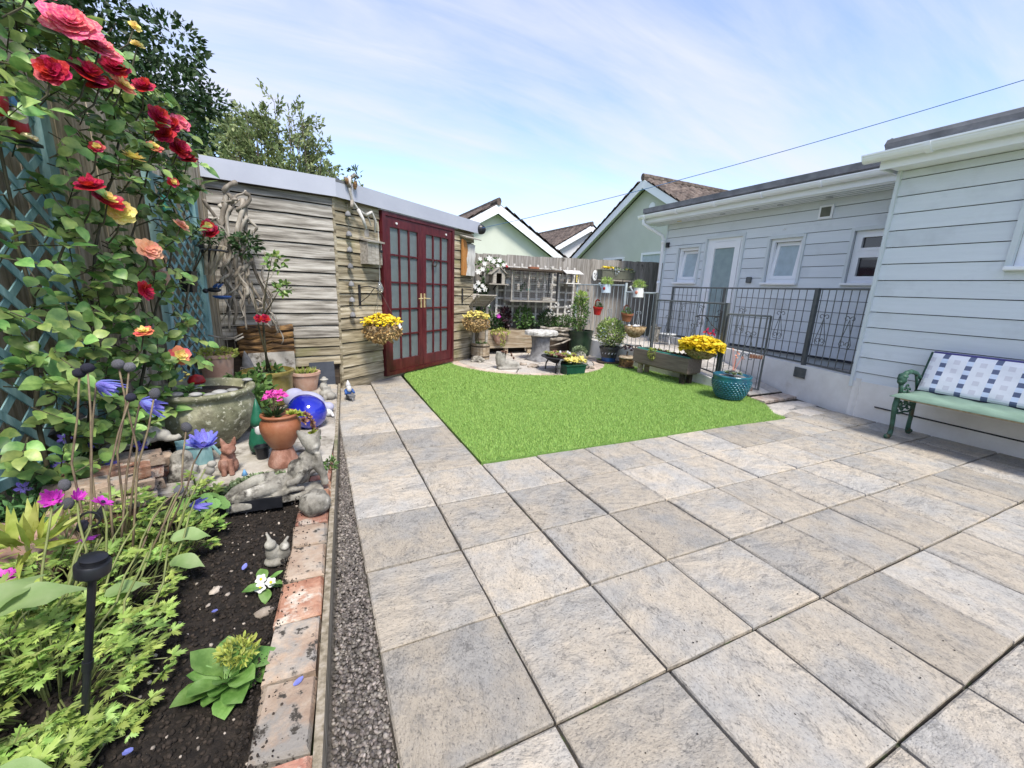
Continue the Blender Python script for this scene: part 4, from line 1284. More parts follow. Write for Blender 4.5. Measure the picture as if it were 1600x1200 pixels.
# ================================================================== railings
def scroll(m, o, d, w, h, r=.0045):
    """A wrought heart: two pairs of curls joined by slanting bars, in the plane of d and z."""
    o = Vector(o); d = Vector(d); z = Vector((0, 0, 1))
    def pt(x, y): return o + d * x + z * y
    for s in (-1, 1):
        # upper curl
        pts = [pt(s * (w * .24 + w * .22 * math.cos(a) * (1 - k * .06)), h * .86 + w * .2 * math.sin(a) * (1 - k * .06)) for k, a in enumerate(np.linspace(math.pi, -math.pi * .7, 11))]
        m.tube(pts, r, 5)
        # slanting side
        m.tube([pt(0, h * .84), pt(s * w * .32, h * .32), pt(s * w * .46, h * .12), pt(s * w * .36, 0.0), pt(s * w * .1, 0)], r, 5)
        pts = [pt(s * (w * .2 + w * .15 * math.cos(a)), h * .13 + w * .15 * math.sin(a)) for a in np.linspace(-math.pi * .5, math.pi * 1.2, 9)]
        m.tube(pts, r, 5)
def railing(root, p0, p1, zt, zb0, zb1, n, scrolls, matn, r=.0052, first=0, last=0):
    p0 = Vector((*p0, 0)); p1 = Vector((*p1, 0)); d = (p1 - p0); L_ = d.length; d.normalize()
    m = MB(); m.tube([p0 + Vector((0, 0, zt)), p1 + Vector((0, 0, zt))], .0125, 8, squash=.6); m.build('top_rail', matn, root)
    m = MB(); m.tube([p0 + Vector((0, 0, zb0)), p1 + Vector((0, 0, zb1))], .0105, 8, squash=.6); m.build('bottom_rail', matn, root)
    for i in range(n):
        t = (i + .5) / n
        p = p0 + d * (L_ * t); zb = zb0 + (zb1 - zb0) * t
        m = MB(); m.tube([(p.x, p.y, zb), (p.x, p.y, zt)], r, 6); m.build('bar', matn, root)
    for (t, z, w, h) in scrolls:
        m = MB(); p = p0 + d * (L_ * t); scroll(m, (p.x, p.y, z), d, w, h); m.build('scroll', matn, root)
def post(root, x, y, z0, z1, w, matn):
    m = MB(); m.box((x, y, (z0 + z1) / 2), (w, w, z1 - z0), rz=-.25); m.box((x, y, z1 + .004), (w * 1.1, w * 1.1, .008), rz=-.25); m.build('post', matn, root)
rb_ = thing('terrace_railing', 'dark grey railing with heart scrolls on top of the ramp wall', 'railing', (0, 0, 0))
BR = [(4.46, -.12), (4.72, .56), (5.14, 2.24), (5.45, 3.65)]
railing(rb_, BR[0], BR[1], 1.4, .46, .46, 7, [(.28, .72, .17, .4), (.78, .72, .17, .4)], 'rail_grey')
railing(rb_, BR[1], BR[2], 1.4, .46, .46, 15, [(.3, .72, .17, .4), (.72, .72, .17, .4)], 'rail_grey')
railing(rb_, BR[2], BR[3], 1.4, .46, .46, 11, [(.35, .72, .17, .4), (.75, .72, .17, .4)], 'rail_grey')
for (x, y) in (BR[1],): post(rb_, x - .02, y, .28, 1.4, .04, 'rail_grey')
for (x, y) in (BR[2], BR[3]): post(rb_, x, y, .42, 1.4, .035, 'rail_grey')
m = MB(); m.box((4.655, .56, .33), (.012, .17, .13), rz=-.26)
for dy in (-.06, .06):
    for dz in (-.04, .04): m.ball((4.646 + dy * .26, .56 + dy, .33 + dz), .012, 6, 4)
m.build('bracket_plate', 'rail_grey', rb_)
rf = thing('ramp_railing', 'pale grey railing stepping down beside the lawn above the low white wall', 'railing')
def P_(y): return (fr_x(y) + .05, y)
railing(rf, P_(4.75), P_(3.32), 1.385, .36, .36, 12, [(.3, .62, .15, .36), (.75, .62, .15, .36)], 'rail_pale')
railing(rf, P_(3.28), P_(2.57), 1.27, .36, .36, 7, [(.5, .62, .15, .36)], 'rail_pale')
railing(rf, P_(2.53), P_(1.29), 1.165, .36, .2, 12, [(.22, .6, .15, .36), (.62, .52, .15, .36)], 'rail_grey')
post(rf, *P_(3.3), .31, 1.42, .035, 'rail_pale'); post(rf, *P_(2.55), .25, 1.27, .04, 'rail_grey'); post(rf, *P_(1.27), -.02, 1.17, .045, 'rail_grey'); post(rf, *P_(4.77), .31, 1.4, .035, 'rail_pale')
gt = thing('ramp_gate', 'grey wrought metal gate closed across the foot of the ramp', 'gate', (0, 0, 0))
G0, G1 = (3.985, 1.22), (4.3, .84)
railing(gt, G0, G1, 1.035, .1, .06, 7, [(.6, .45, .16, .4)], 'rail_grey')
post(gt, G0[0] + .01, G0[1], .1, 1.03, .018, 'rail_grey'); post(gt, *G1, .05, 1.03, .018, 'rail_grey')
m = MB(); m.box((4.12, .98, .045), (.3, .07, .08), rz=-.87); tag(m.build('timber_stop', 'wood_brown'), 'brown timber block on the ground under the ramp gate', 'timber block')

# ================================================================== washing line
m = MB()
a, b = Vector((1.5, 4.35, 2.2)), Vector((5.6, -1.35, 3.55))
m.tube([a.lerp(b, t) - Vector((0, 0, .10 * 4 * t * (1 - t))) for t in np.linspace(0, 1, 14)], .004, 5)
wl = thing('washing_line', 'thin blue washing line strung from the summerhouse to the bungalow roof', 'washing line')
m.build('cord', 'wire_blue', wl)
m = MB(); m.tube([(5.6, -1.35, 2.8), (5.6, -1.35, 3.6)], .02, 8); m.build('pole', 'steel', wl)
m = MB(); m.ball((1.58, 4.3, 2.2), (.09, .06, .08), 12, 8); m.tube([(1.5, 4.35, 2.2), (1.44, 4.3, 2.2)], .005, 5); m.build('reel', 'black_plastic', wl)

# ================================================================== neighbouring houses
def tiles(root, o, du, dv, nu, nv, up, cell_u, cell_v):
    """Roof tiles as overlapping rounded pans, joined."""
    o, du, dv, up = Vector(o), Vector(du).normalized(), Vector(dv).normalized(), Vector(up).normalized()
    m = MB()
    for j in range(nv):
        for i in range(nu):
            p = o + du * (cell_u * i) + dv * (cell_v * j)
            a = [p + up * .01, p + du * cell_u * .28 + up * .05, p + du * cell_u * .6 + up * .05, p + du * cell_u * .98 + up * .012]
            b = [x + dv * cell_v * 1.12 + up * .035 for x in a]
            m.add(a + b + [x - up * .04 for x in b], [(0, 1, 5, 4), (1, 2, 6, 5), (2, 3, 7, 6), (4, 5, 9, 8), (5, 6, 10, 9), (6, 7, 11, 10)])
    return tag(m.build('roof_tiles', 'tile', root), kind='stuff')
def gable_house(name, label, apex, half, slope, depth, axis, wallm, zb, over=.25, nu=30, cv=.3):
    """Gabled house; axis 'Y': gable faces -Y and the ridge runs to +Y; 'X': gable faces -X."""
    h = thing(name, label, 'house')
    ax, ay, az = apex
    drop = half * math.tan(slope)
    if axis == 'Y':
        W, D, Nf = Vector((1, 0, 0)), Vector((0, 1, 0)), Vector((0, -1, 0))
    else:
        W, D, Nf = Vector((0, -1, 0)), Vector((1, 0, 0)), Vector((-1, 0, 0))
    O = Vector(apex)
    Mx = basis(W, D, (0, 0, 1), O)
    m = MB()
    hi = half - .28
    z_in = -.22
    poly = [(-hi, -(hi) * math.tan(slope) + z_in), (0, z_in), (hi, -hi * math.tan(slope) + z_in), (hi, zb - az), (-hi, zb - az)]
    vs = [(x, .25, z) for x, z in poly] + [(x, depth, z) for x, z in poly]
    n = 5
    m.add([Mx @ Vector(v) for v in vs], [tuple(range(n)), tuple(range(2 * n - 1, n - 1, -1))] + [(i, n + i, n + (i + 1) % n, (i + 1) % n) for i in range(n)])
    m.build('wall', wallm, h)
    for s in (-1, 1):
        dirv = Vector((s * math.cos(slope), 0, -math.sin(slope)))
        nrm = Vector((s * math.sin(slope), 0, math.cos(slope)))
        Ls = half / math.cos(slope)
        # roof deck
        m = MB(); a = Vector((0, 0, 0)); b = dirv * Ls
        pts = [a, b, b - nrm * .06, a - nrm * .06]
        vs = [Mx @ (p + Vector((0, .02, 0))) for p in pts] + [Mx @ (p + Vector((0, depth, 0))) for p in pts]
        m.add(vs, [(0, 1, 2, 3), (7, 6, 5, 4), (0, 4, 5, 1), (1, 5, 6, 2), (2, 6, 7, 3), (3, 7, 4, 0)])
        rf_ = m.build('roof', 'tile', h)
        # barge board and soffit
        m = MB(); pts = [a - nrm * .03, b - nrm * .03, b - nrm * .24, a - nrm * .24 / 1]
        if True:
            k = .24 / math.cos(slope)
            pts = [Vector((0, 0, -.03)), b - nrm * .03, b - nrm * .22, Vector((0, 0, -.03 - k * .92))]
        vs = [Mx @ (p + Vector((0, -.0, 0))) for p in pts] + [Mx @ (p + Vector((0, .03, 0))) for p in pts]
        m.add(vs, [(0, 1, 2, 3), (7, 6, 5, 4), (0, 4, 5, 1), (1, 5, 6, 2), (2, 6, 7, 3), (3, 7, 4, 0)])
        m.build('barge_board', 'upvc', h)
        m = MB(); pts = [a - nrm * .065, b - nrm * .065, b - nrm * .1, a - nrm * .1]
        vs = [Mx @ (p + Vector((0, .03, 0))) for p in pts] + [Mx @ (p + Vector((0, .3, 0))) for p in pts]
        m.add(vs, [(0, 1, 2, 3), (7, 6, 5, 4), (0, 4, 5, 1), (1, 5, 6, 2), (2, 6, 7, 3), (3, 7, 4, 0)])
        m.build('soffit', 'upvc', h)
        cu = .3
        o = Mx @ (a + dirv * (Ls + .02) + Vector((0, -.04, 0)) + nrm * .0)
        M3 = Mx.to_3x3()
        tiles(rf_, o, M3 @ Vector((0, 1, 0)), M3 @ (-dirv), min(int(depth / cu), nu), int(Ls / cv), M3 @ nrm, cu, cv)
    m = MB()
    for i in range(int(depth / .4)):
        p0_, p1_ = Mx @ Vector((0, -.03 + i * .4, .03)), Mx @ Vector((0, -.03 + i * .4 + .41, .035))
        m.tube([p0_, p1_], .11, 8, squash=.7)
    m.build('ridge_tiles', 'tile', h)
    return h, Mx
g1, _ = gable_house('neighbour_house', 'pale green gabled house beyond the summerhouse roof end', (3.88, 9.0, 3.62), 3.1, math.radians(30), 9, 'Y', 'neighbour_green', 0, nu=20)
g2, M2 = gable_house('neighbour_house', 'pale green gabled house with dark tiled roof beside the bungalow eave', (8.5, 8.38, 4.78), 4.1, math.radians(30), 8, 'X', 'neighbour_green', 0, nu=26)
g3, _ = gable_house('neighbour_house', 'small white gabled house between the two pale green gables', (10.67, 14.0, 4.25), 3.2, math.radians(30), 9, 'Y', 'neighbour_white', 0, nu=26)
# windows of the right-hand neighbour peeping over the fence, and its round vent
def nwin(y0, y1, z0, z1, split):
    w = MB(); X = 8.74
    for (a, b, c, d) in ((y0, y0 + .07, z0, z1), (y1 - .07, y1, z0, z1), (y0 + .07, y1 - .07, z1 - .07, z1), (y0 + .07, y1 - .07, z0, z0 + .07)):
        w.box((X, (a + b) / 2, (c + d) / 2), (.06, b - a, d - c))
    if split: w.box((X, (y0 + y1) / 2, (z0 + z1) / 2), (.058, .07, z1 - z0 - .14))
    o = w.build('window', 'upvc', g2)
    p_ = MB(); p_.box((X + .01, (y0 + y1) / 2, (z0 + z1) / 2), (.01, y1 - y0 - .1, z1 - z0 - .1)); p_.build('pane', 'glass_black' if split else 'glass_window', o)
nwin(9.2, 10.35, 1.5, 2.47, True)
nwin(7.3, 8.35, 1.5, 2.55, False)
nwin(6.6, 7.15, 1.5, 2.55, True)
m = MB(); m.lathe([(.13, 0), (.13, .03), (.05, .03)], 16, (8.75, 8.1, 3.93), R=Matrix.Rotation(-math.pi / 2, 3, 'Y')); m.build('vent', 'upvc', g2)

# ================================================================== trees behind
def clump_leaves(centers, radii, per, L, W, flat=.8, shell=.45):
    P, D = [], []
    for c, r in zip(centers, radii):
        n = int(per * (r ** 2))
        v = rvec(n) * (RNG.uniform(shell, 1, n) ** .5)[:, None] * r
        v[:, 2] *= flat
        P.append(np.asarray(c) + v); D.append(unit(v + RNG.normal(0, r * .45, v.shape) + [0, 0, -.1 * r]))
    P = np.concatenate(P); D = np.concatenate(D)
    n = len(P)
    return leaf_arrays(P, D, rvec(n), RNG.uniform(.6, 1.2, n) * L, RNG.uniform(.6, 1.2, n) * W, .15)
def limbs(m, base, targets, r0, seed):
    q_ = random.Random(seed)
    for t in targets:
        b = Vector(base); t = Vector(t)
        mid = b.lerp(t, .5) + Vector((q_.uniform(-.4, .4), q_.uniform(-.4, .4), q_.uniform(.1, .6))) * (t - b).length * .12
        pts = [b, b.lerp(mid, .5), mid, mid.lerp(t, .55), t]
        m.tube(pts, [r0, r0 * .75, r0 * .5, r0 * .3, r0 * .1], 6)
oak = thing('oak_tree', 'large dark green oak tree towering behind the left fence', 'tree', (-8.6, 13, 0))
cs, rs_ = [], []
qq = random.Random(21)
while len(cs) < 130:
    v = Vector((qq.gauss(0, 1), qq.gauss(0, 1), qq.gauss(0, 1))).normalized() * qq.uniform(.45, 1) ** .6
    p = Vector((v.x * 5.6, v.y * 4.0, 5.4 + v.z * 4.3))
    if p.z < 1.6: continue
    cs.append(tuple(p)); rs_.append(qq.uniform(.65, 1.25))
# a lower, lobed skirt on the side towards the garden
for k in range(60):
    cs.append((qq.uniform(.5, 5.5), qq.uniform(-2.4, 1), qq.uniform(2.4, 6.2))); rs_.append(qq.uniform(.5, .85))
Vt, Ft = clump_leaves(cs, rs_, 430, .17, .11)
npmesh('crown', Vt, Ft, 'leaf_oak', oak)
tk = MB(); tk.tube([(0, 0, 0), (.1, 0, 1.3), (0, .1, 2.6), (.2, 0, 4.2)], [.5, .4, .36, .25], 12); limbs(tk, (.05, 0, 2.2), [c for c in cs[::3]], .16, 2); tk.build('trunk', 'trunk', oak, smooth=True)
t2 = thing('feathery_tree', 'pale olive green multi stemmed tree rising behind the summerhouse fascia', 'tree', (-1.55, 9.0, 0))
tk = MB(); P, D = [], []
q2 = random.Random(31)
for k in range(80):
    a = q2.uniform(0, 2 * math.pi); sp = q2.uniform(.1, 1.0) ** .7
    top = Vector((math.cos(a) * sp * 1.5, math.sin(a) * sp * 1.2, 5.25 - 1.9 * sp ** 1.6 + q2.uniform(-.35, .15)))
    if top.x < -.3: top.z -= .15; top.x *= 1.12
    b = Vector((math.cos(a) * .15, math.sin(a) * .15, .4))
    pts = [b, b.lerp(top, .35) + Vector((math.cos(a) * .18, math.sin(a) * .18, 0)), b.lerp(top, .7) + Vector((math.cos(a) * .16, math.sin(a) * .16, 0)), top]
    tk.tube(pts, [.04, .028, .016, .004], 5)
    for i in range(11):
        t = q2.uniform(.42, 1.0)
        o = pts[1].lerp(pts[2], (t - .35) / .35) if t < .7 else pts[2].lerp(pts[3], (t - .7) / .3)
        dr = Vector((math.cos(a) + q2.gauss(0, .7), math.sin(a) + q2.gauss(0, .7), q2.uniform(.4, 1.4))).normalized()
        ln_ = q2.uniform(.15, .45)
        tk.tube([o, o + dr * ln_], [.006, .002], 3, cap=False)
        n = 26
        tt = RNG.uniform(.1, 1.05, n)
        P.append(np.array(o)[None] + np.array(dr)[None] * (tt * ln_)[:, None] + RNG.normal(0, .03, (n, 3)))
        D.append(unit(np.array(dr)[None] + RNG.normal(0, .7, (n, 3))))
P = np.concatenate(P); D = np.concatenate(D)
Vt, Ft = leaf_arrays(P, D, rvec(len(P)), RNG.uniform(.07, .14, len(P)), RNG.uniform(.03, .06, len(P)), .1)
npmesh('crown', Vt, Ft, 'leaf_olive', t2)
tk.build('trunk', 'trunk', t2, smooth=True)
# ================================================================== plant helpers
def bush(name, parent, c, r, n, L, W, matn, up=.5, shell=.35, kind='stuff', fold=.15):
    """Leaves spread through an ellipsoid, joined as one part."""
    r = np.array([r] * 3 if isinstance(r, (int, float)) else r, float)
    v = rvec(n) * (RNG.uniform(shell, 1, n) ** .5)[:, None]
    P = np.asarray(c) + v * r
    D = unit(v + RNG.normal(0, .5, (n, 3)) + [0, 0, up])
    Vv, F = tmpl_arrays(P, D, rvec(n) + [0, 0, .8], RNG.uniform(.6, 1.15, n) * L, RNG.uniform(.7, 1.15, n) * W, OVATE, OVATE_F)
    o = npmesh(name, Vv, F, matn, parent, smooth=True)
    if kind: o['kind'] = kind
    return o
def tufts(name, parent, c, spread, n, L, W, matn, lean=.4):
    """Upright strap leaves from a base disc."""
    c = np.asarray(c, float)
    a = RNG.uniform(0, 2 * np.pi, n); rr_ = np.sqrt(RNG.uniform(0, 1, n)) * spread
    P = c + np.column_stack([np.cos(a) * rr_, np.sin(a) * rr_, np.zeros(n)])
    D = unit(np.column_stack([np.cos(a) * lean, np.sin(a) * lean, np.ones(n)]) + RNG.normal(0, lean * .5, (n, 3)))
    Vv, F = leaf_arrays(P, D, rvec(n), RNG.uniform(.6, 1.1, n) * L, RNG.uniform(.7, 1.2, n) * W, .1)
    o = npmesh(name, Vv, F, matn, parent); o['kind'] = 'stuff'
    return o
def florets(name, parent, pts, size, matn, petals=5, nrm=None, kind='stuff'):
    """Small flat flowers at each point."""
    P, D, U = [], [], []
    for i, p in enumerate(pts):
        N = Vector(nrm[i] if nrm is not None else (random.gauss(0, .4), random.gauss(0, .4) - .3, 1)).normalized()
        t = N.orthogonal().normalized(); b = N.cross(t)
        for k in range(petals):
            an = 2 * math.pi * k / petals + i
            d = t * math.cos(an) + b * math.sin(an) + N * .25
            P.append(p); D.append(d); U.append(N)
    n = len(P)
    Vv, F = leaf_arrays(np.array([tuple(x) for x in P]), np.array([tuple(x) for x in D]), np.array([tuple(x) for x in U]), RNG.uniform(.8, 1.15, n) * size, RNG.uniform(.6, .9, n) * size, .1)
    o = npmesh(name, Vv, F, matn, parent)
    if kind: o['kind'] = kind
    return o
def petal_patch(m, o, N, T, r, w, cup, n=3):
    """One cupped petal from o outward along T, facing N."""
    B = N.cross(T)
    vs = []
    for i in range(n + 1):
        t = i / n
        ww = w * math.sin(math.pi * (.12 + .78 * t)) * .5
        z = cup * r * t * t
        for j in (-1, 0, 1):
            vs.append(o + T * (r * t) + B * (ww * j) + N * (z + abs(j) * cup * ww * .7))
    fs = [(3 * i + j, 3 * i + j + 1, 3 * i + 4 + j, 3 * i + 3 + j) for i in range(n) for j in (0, 1)]
    m.add(vs, fs)
def rose_mesh(matn, seed, open_=.5):
    q_ = random.Random(seed); m = MB(); N = Vector((0, 0, 1)); m_ = [matn] if isinstance(matn, str) else list(matn)
    for li, (np_, r, cup) in enumerate(((6, 1.0, .15), (6, .82, .55), (5, .6, 1.0), (4, .4, 1.8), (3, .22, 2.4))):
        for k in range(np_):
            a = 2 * math.pi * k / np_ + li * .5 + q_.uniform(-.15, .15)
            T = Vector((math.cos(a), math.sin(a), 0)); T = (T + N * q_.uniform(-.1, .12)).normalized()
            m.cur = 0 if (li < 2 or len(m_) == 1) else 1
            petal_patch(m, Vector((0, 0, .05 * li)), N, T, r * q_.uniform(.85, 1.1), r * 1.0, cup * open_ * q_.uniform(.7, 1.3))
    return mesh_only(m, 'bloom', m_, smooth=True)
def anemone_mesh(matn, seed, n=26, cup=.5, eye=True):
    q_ = random.Random(seed); m = MB(); N = Vector((0, 0, 1))
    for k in range(n):
        a = 2 * math.pi * k / n * 2.39 + q_.uniform(-.1, .1); ly = k / n
        T = Vector((math.cos(a), math.sin(a), 0))
        petal_patch(m, Vector((0, 0, .05 * ly)) + T * .1, N, T, (1.0 - .35 * ly) * q_.uniform(.85, 1.1), .5, cup * (1 + ly * 1.4) * q_.uniform(.5, 1.2))
    mats_ = [matn]
    if eye:
        m.cur = 1; m.ball((0, 0, .16), (.2, .2, .14), 8, 6); mats_.append('seed_dark')
    return mesh_only(m, 'flower', mats_, smooth=True)
def aim(p, n, s, spin=0.0):
    z = Vector(n).normalized(); x = z.orthogonal().normalized(); y = z.cross(x)
    return basis(x * s, y * s, z * s, p) @ Matrix.Rotation(spin, 4, 'Z')
def leaf_me(L, W, matn, curl=.25, fold=.25, seg=7, tipw=.6, wave=0.0):
    m = MB(); m.leaf((0, 0, 0), (1, 0, 0), (0, 0, 1), L, W, curl, fold, seg, tipw)
    if wave:
        m.v = [(x, y * (1 + .08 * math.sin(x * 90)), z + wave * math.sin(x * 70 + y * 60)) for x, y, z in m.v]
    return mesh_only(m, 'leaf', matn, smooth=True)
def lmat(p, d, up, s=1.0):
    d = Vector(d).normalized(); up = Vector(up); z = (up - d * up.dot(d)).normalized(); y = z.cross(d)
    return basis(d * s, y * s, z * s, p)
def pot_prof(r0, r1, h, rim=.02, rt=.012, wall=.015):
    return [(r0 * .96, 0), (r0, .006), (r0 + (r1 - r0) * .5, h * .5), (r1, h - rim), (r1 + rt, h - rim + .003), (r1 + rt, h), (r1 - wall, h), (r1 - wall - .004, h * .86), (0.001, h * .86)]
def pot(name, label, cat, loc, prof, matn, soil_z=None, soil_r=None, n=28, group=None):
    t = thing(name, label, cat, loc, 0, group)
    m = MB(); m.lathe(prof, n); m.build('body', matn, t, smooth=False, auto=40)
    if soil_z is not None:
        s_ = MB(); s_.lathe([(soil_r, soil_z), (soil_r * .5, soil_z + .006), (.001, soil_z + .012)], 18); s_.build('compost', 'soil', t)
    return t

# ================================================================== trellis panels on the left fence
def fx(y, off=0.0): return -1.875 - .204 * (2.38 - y) + off
TD = Vector((.2, .98, 0)).normalized(); TN = Vector((.98, -.2, 0)).normalized()
def trellis(name, label, y0, y1, z0, z1, gap, w, postw, group=None):
    t = thing(name, label, 'trellis', (fx(y0, .055), y0, 0))
    L_ = (y1 - y0) / .98
    Mx = basis(TD, -TN, (0, 0, 1), (0, 0, 0))
    H = z1 - z0
    for s in (-1, 1):
        k = -H
        layer = 0 if s > 0 else .008
        while k < L_:
            # line: x = k + (z) for s=1 ; x = k + (H - z) for s=-1
            a, b = max(0.0, -k), min(H, L_ - k)
            if b - a > .04:
                za, zb = (a, b) if s > 0 else (H - a, H - b)
                m = MB(); p0, p1 = Vector((k + a, -layer, z0 + za)), Vector((k + b, -layer, z0 + zb))
                d = (p1 - p0); ln_ = d.length; d.normalize()
                R_ = Matrix((( d.x, 0, -d.z), (0, 1, 0), (d.z, 0, d.x)))
                m.box((p0 + p1) / 2, (ln_, .007, w), rot=R_)
                o = m.build('slat', 'teal_paint', t); o.matrix_local = Mx
            k += gap
    for x in (0, L_):
        m = MB(); m.box((x, -.012, (z0 + z1) / 2), (postw, .045, H + .06), bev=.004); o = m.build('post', 'teal_paint', t); o.matrix_local = Mx
    for z in (z0, z1):
        m = MB(); m.box((L_ / 2, -.01, z), (L_ - postw, .035, postw * .8)); o = m.build('rail', 'teal_paint', t); o.matrix_local = Mx
    return t
trellis('trellis', 'teal diagonal lattice trellis behind the lower left rose stems', -.62, .46, .32, 2.08, .17, .034, .06)
trellis('trellis', 'narrow teal lattice trellis with posts beside the driftwood corner', 1.3, 1.9, .3, 1.92, .12, .022, .05)

# ================================================================== climbing rose
rose = thing('climbing_rose', 'climbing rose with red, pink and yellow blooms against the left fence', 'rose', (-2.1, .05, .1))
RO = Vector((-2.1, .05, .1))
q = random.Random(17)
def rp_(y, off, z): return Vector((fx(y) + off, y, z)) - RO
cn = []
cane_paths = []
for (yb, pts) in ((-.05, [(-.05, .12, .1), (-.02, .15, .6), (.08, .14, 1.2), (.05, .16, 1.8), (.2, .2, 2.2)]),
                  (.02, [(.02, .16, .1), (.1, .18, .55), (.3, .2, 1.0), (.5, .2, 1.5), (.75, .22, 2.0), (.8, .2, 2.42)]),
                  (.1, [(.08, .2, .1), (.3, .22, .5), (.62, .22, .8), (.9, .24, 1.15), (1.2, .25, 1.6), (1.15, .2, 2.0)]),
                  (.3, [(.35, .2, .1), (.5, .25, .5), (.7, .22, .9), (.72, .2, 1.4), (.95, .24, 1.9)]),
                  (.2, [(.25, .18, .1), (.18, .2, .6), (.3, .2, .95), (.2, .2, 1.3), (.3, .22, 1.6)]),
                  (.9, [(.7, .2, .1), (.85, .25, .6), (1.1, .28, 1.1), (1.35, .3, 1.45)])):
    P = [rp_(*p) for p in pts]
    # smooth the path
    fine = []
    for i in range(len(P) - 1):
        for k in range(4):
            fine.append(P[i].lerp(P[i + 1], k / 4) + Vector((q.uniform(-.012, .012), q.uniform(-.015, .015), 0)))
    fine.append(P[-1])
    cane_paths.append(fine)
    m = MB(); n = len(fine); m.tube(fine, [.011 - .007 * i / n for i in range(n)], 7); m.build('cane', 'cane', rose, smooth=True)
tw = MB()
lf_me = [leaf_me(.078, .06, 'leaf_rose', .25, .2), leaf_me(.066, .053, 'leaf_rose', .4, .3), leaf_me(.09, .062, 'leaf_rose', .15, .15)]
nleaf = 0
sv, sd, su = [], [], []
def inside_rose(y, z):
    if z < .3 or z > 2.38: return 0
    left = -.28 + .14 * max(0, z - 1.2)
    right = .75 + .55 * min(1, max(0, (z - .5) / 1.2)) - .35 * max(0, (z - 2.0) / .4)
    if y < left or y > right: return 0
    if -.3 < y < .16 and 1.12 < z < 1.8: return .28
    if .1 < y < .75 and .9 < z < 1.0: return .6
    if .85 < y and z < 1.6: return .3
    if .3 < y < .6 and 1.0 < z < 1.7: return .45
    if z > 1.75: return 1.0
    return .72
cnt = 0
while cnt < 400:
    y, z = q.uniform(-.3, 1.45), q.uniform(.3, 2.38)
    if q.random() > inside_rose(y, z): continue
    off = q.uniform(.1, .36)
    base = rp_(y, off, z)
    d = Vector((q.uniform(.1, 1), q.gauss(-.2, .7), q.gauss(.0, .5))).normalized()
    side = d.cross(Vector((0, 0, 1))).normalized()
    st = .13
    tw.tube([base, base + d * st], [.003, .002], 4, cap=False)
    up = Vector((.55 + q.gauss(0, .3), -.45 + q.gauss(0, .35), .75 + q.gauss(0, .3)))
    for (t, a, s) in ((.35, .95, .8), (.35, -.95, .8), (.75, .85, .95), (.75, -.85, .95), (1.0, 0, 1.1)):
        dd = (d * math.cos(a) + side * math.sin(a) + Vector((0, 0, q.uniform(-.3, .15)))).normalized()
        p = base + d * (st * t)
        s *= q.uniform(.75, 1.15)
        if nleaf < 300 and (off > .2 or q.random() < .3):
            inst_me(q.choice(lf_me), 'leaf', rose, lmat(p, dd, up + Vector((q.gauss(0, .25), q.gauss(0, .25), 0)), s)); nleaf += 1
        else:
            sv.append(tuple(p)); sd.append(tuple(dd)); su.append(tuple(up + Vector((q.gauss(0, .3), q.gauss(0, .3), 0))))
    cnt += 1
# connect sprigs: twigs from canes
for c in cane_paths:
    for i in range(4, len(c), 3):
        e = c[i] + Vector((q.uniform(.02, .2), q.uniform(-.3, .3), q.uniform(-.05, .25)))
        tw.tube([c[i], c[i].lerp(e, .5) + Vector((0, 0, .03)), e], [.005, .0035, .002], 5, cap=False)
o = tw.build('twigs', 'cane', rose); o['kind'] = 'stuff'
n = len(sv)
Vv, F = tmpl_arrays(np.array(sv), np.array(sd), np.array(su), RNG.uniform(.055, .085, n), RNG.uniform(.042, .062, n), OVATE, OVATE_F)
o = npmesh('small_leaves', Vv, F, 'leaf_rose_small', rose, smooth=True); o['kind'] = 'stuff'
RM = {k: rose_mesh(v, i, op) for i, (k, v, op) in enumerate((('red', ['petal_red', 'petal_red'], .7), ('pink', ['petal_pink', 'petal_pink'], .35), ('yel', ['petal_yellow', 'petal_yellow'], .5),
      ('peach', ['petal_peach', 'petal_peach'], .4), ('coral', ['petal_coral', 'petal_yellow'], .45), ('bi', ['petal_red', 'petal_yellow'], .5)))}
OUT = Vector((.15, -.17, .05))
blooms = [(-2.05, .27, 2.23, 'pink', .085), (-2.0, .38, 2.2, 'pink', .07), (-2.04, .31, 2.06, 'red', .06), (-2.02, .38, 2.05, 'bi', .05), (-2.0, .53, 2.18, 'red', .055), (-1.93, .86, 2.08, 'red', .055),
          (-1.92, .89, 2.0, 'red', .05), (-1.89, 1.05, 1.97, 'red', .055), (-1.87, 1.13, 1.93, 'red', .05), (-1.88, 1.11, 2.14, 'pink', .05), (-1.99, .55, 1.78, 'yel', .05), (-2.06, .2, 1.57, 'red', .05),
          (-2.04, .3, 1.53, 'bi', .055), (-2.02, .36, 1.49, 'yel', .055), (-1.83, 1.37, 1.51, 'red', .05), (-1.84, 1.32, 1.55, 'bi', .04), (-1.99, .59, 1.33, 'peach', .055), (-2.01, .48, 1.11, 'red', .045),
          (-1.96, .73, .71, 'coral', .055), (-1.95, .75, 2.19, 'red', .045), (-2.1, .12, 2.28, 'pink', .06), (-1.97, .5, 2.1, 'coral', .045), (-1.9, .98, 2.08, 'red', .045), (-1.95, .78, 1.9, 'coral', .035), (-2.08, .1, 1.98, 'red', .05), (-1.9, .9, 1.5, 'peach', .04), (-2.0, .35, .9, 'coral', .04), (-1.95, .74, 2.38, 'yel', .03), (-1.94, .7, 2.45, 'yel', .025), (-2.03, .25, 1.75, 'bi', .025), (-1.92, .93, 1.75, 'bi', .03)]
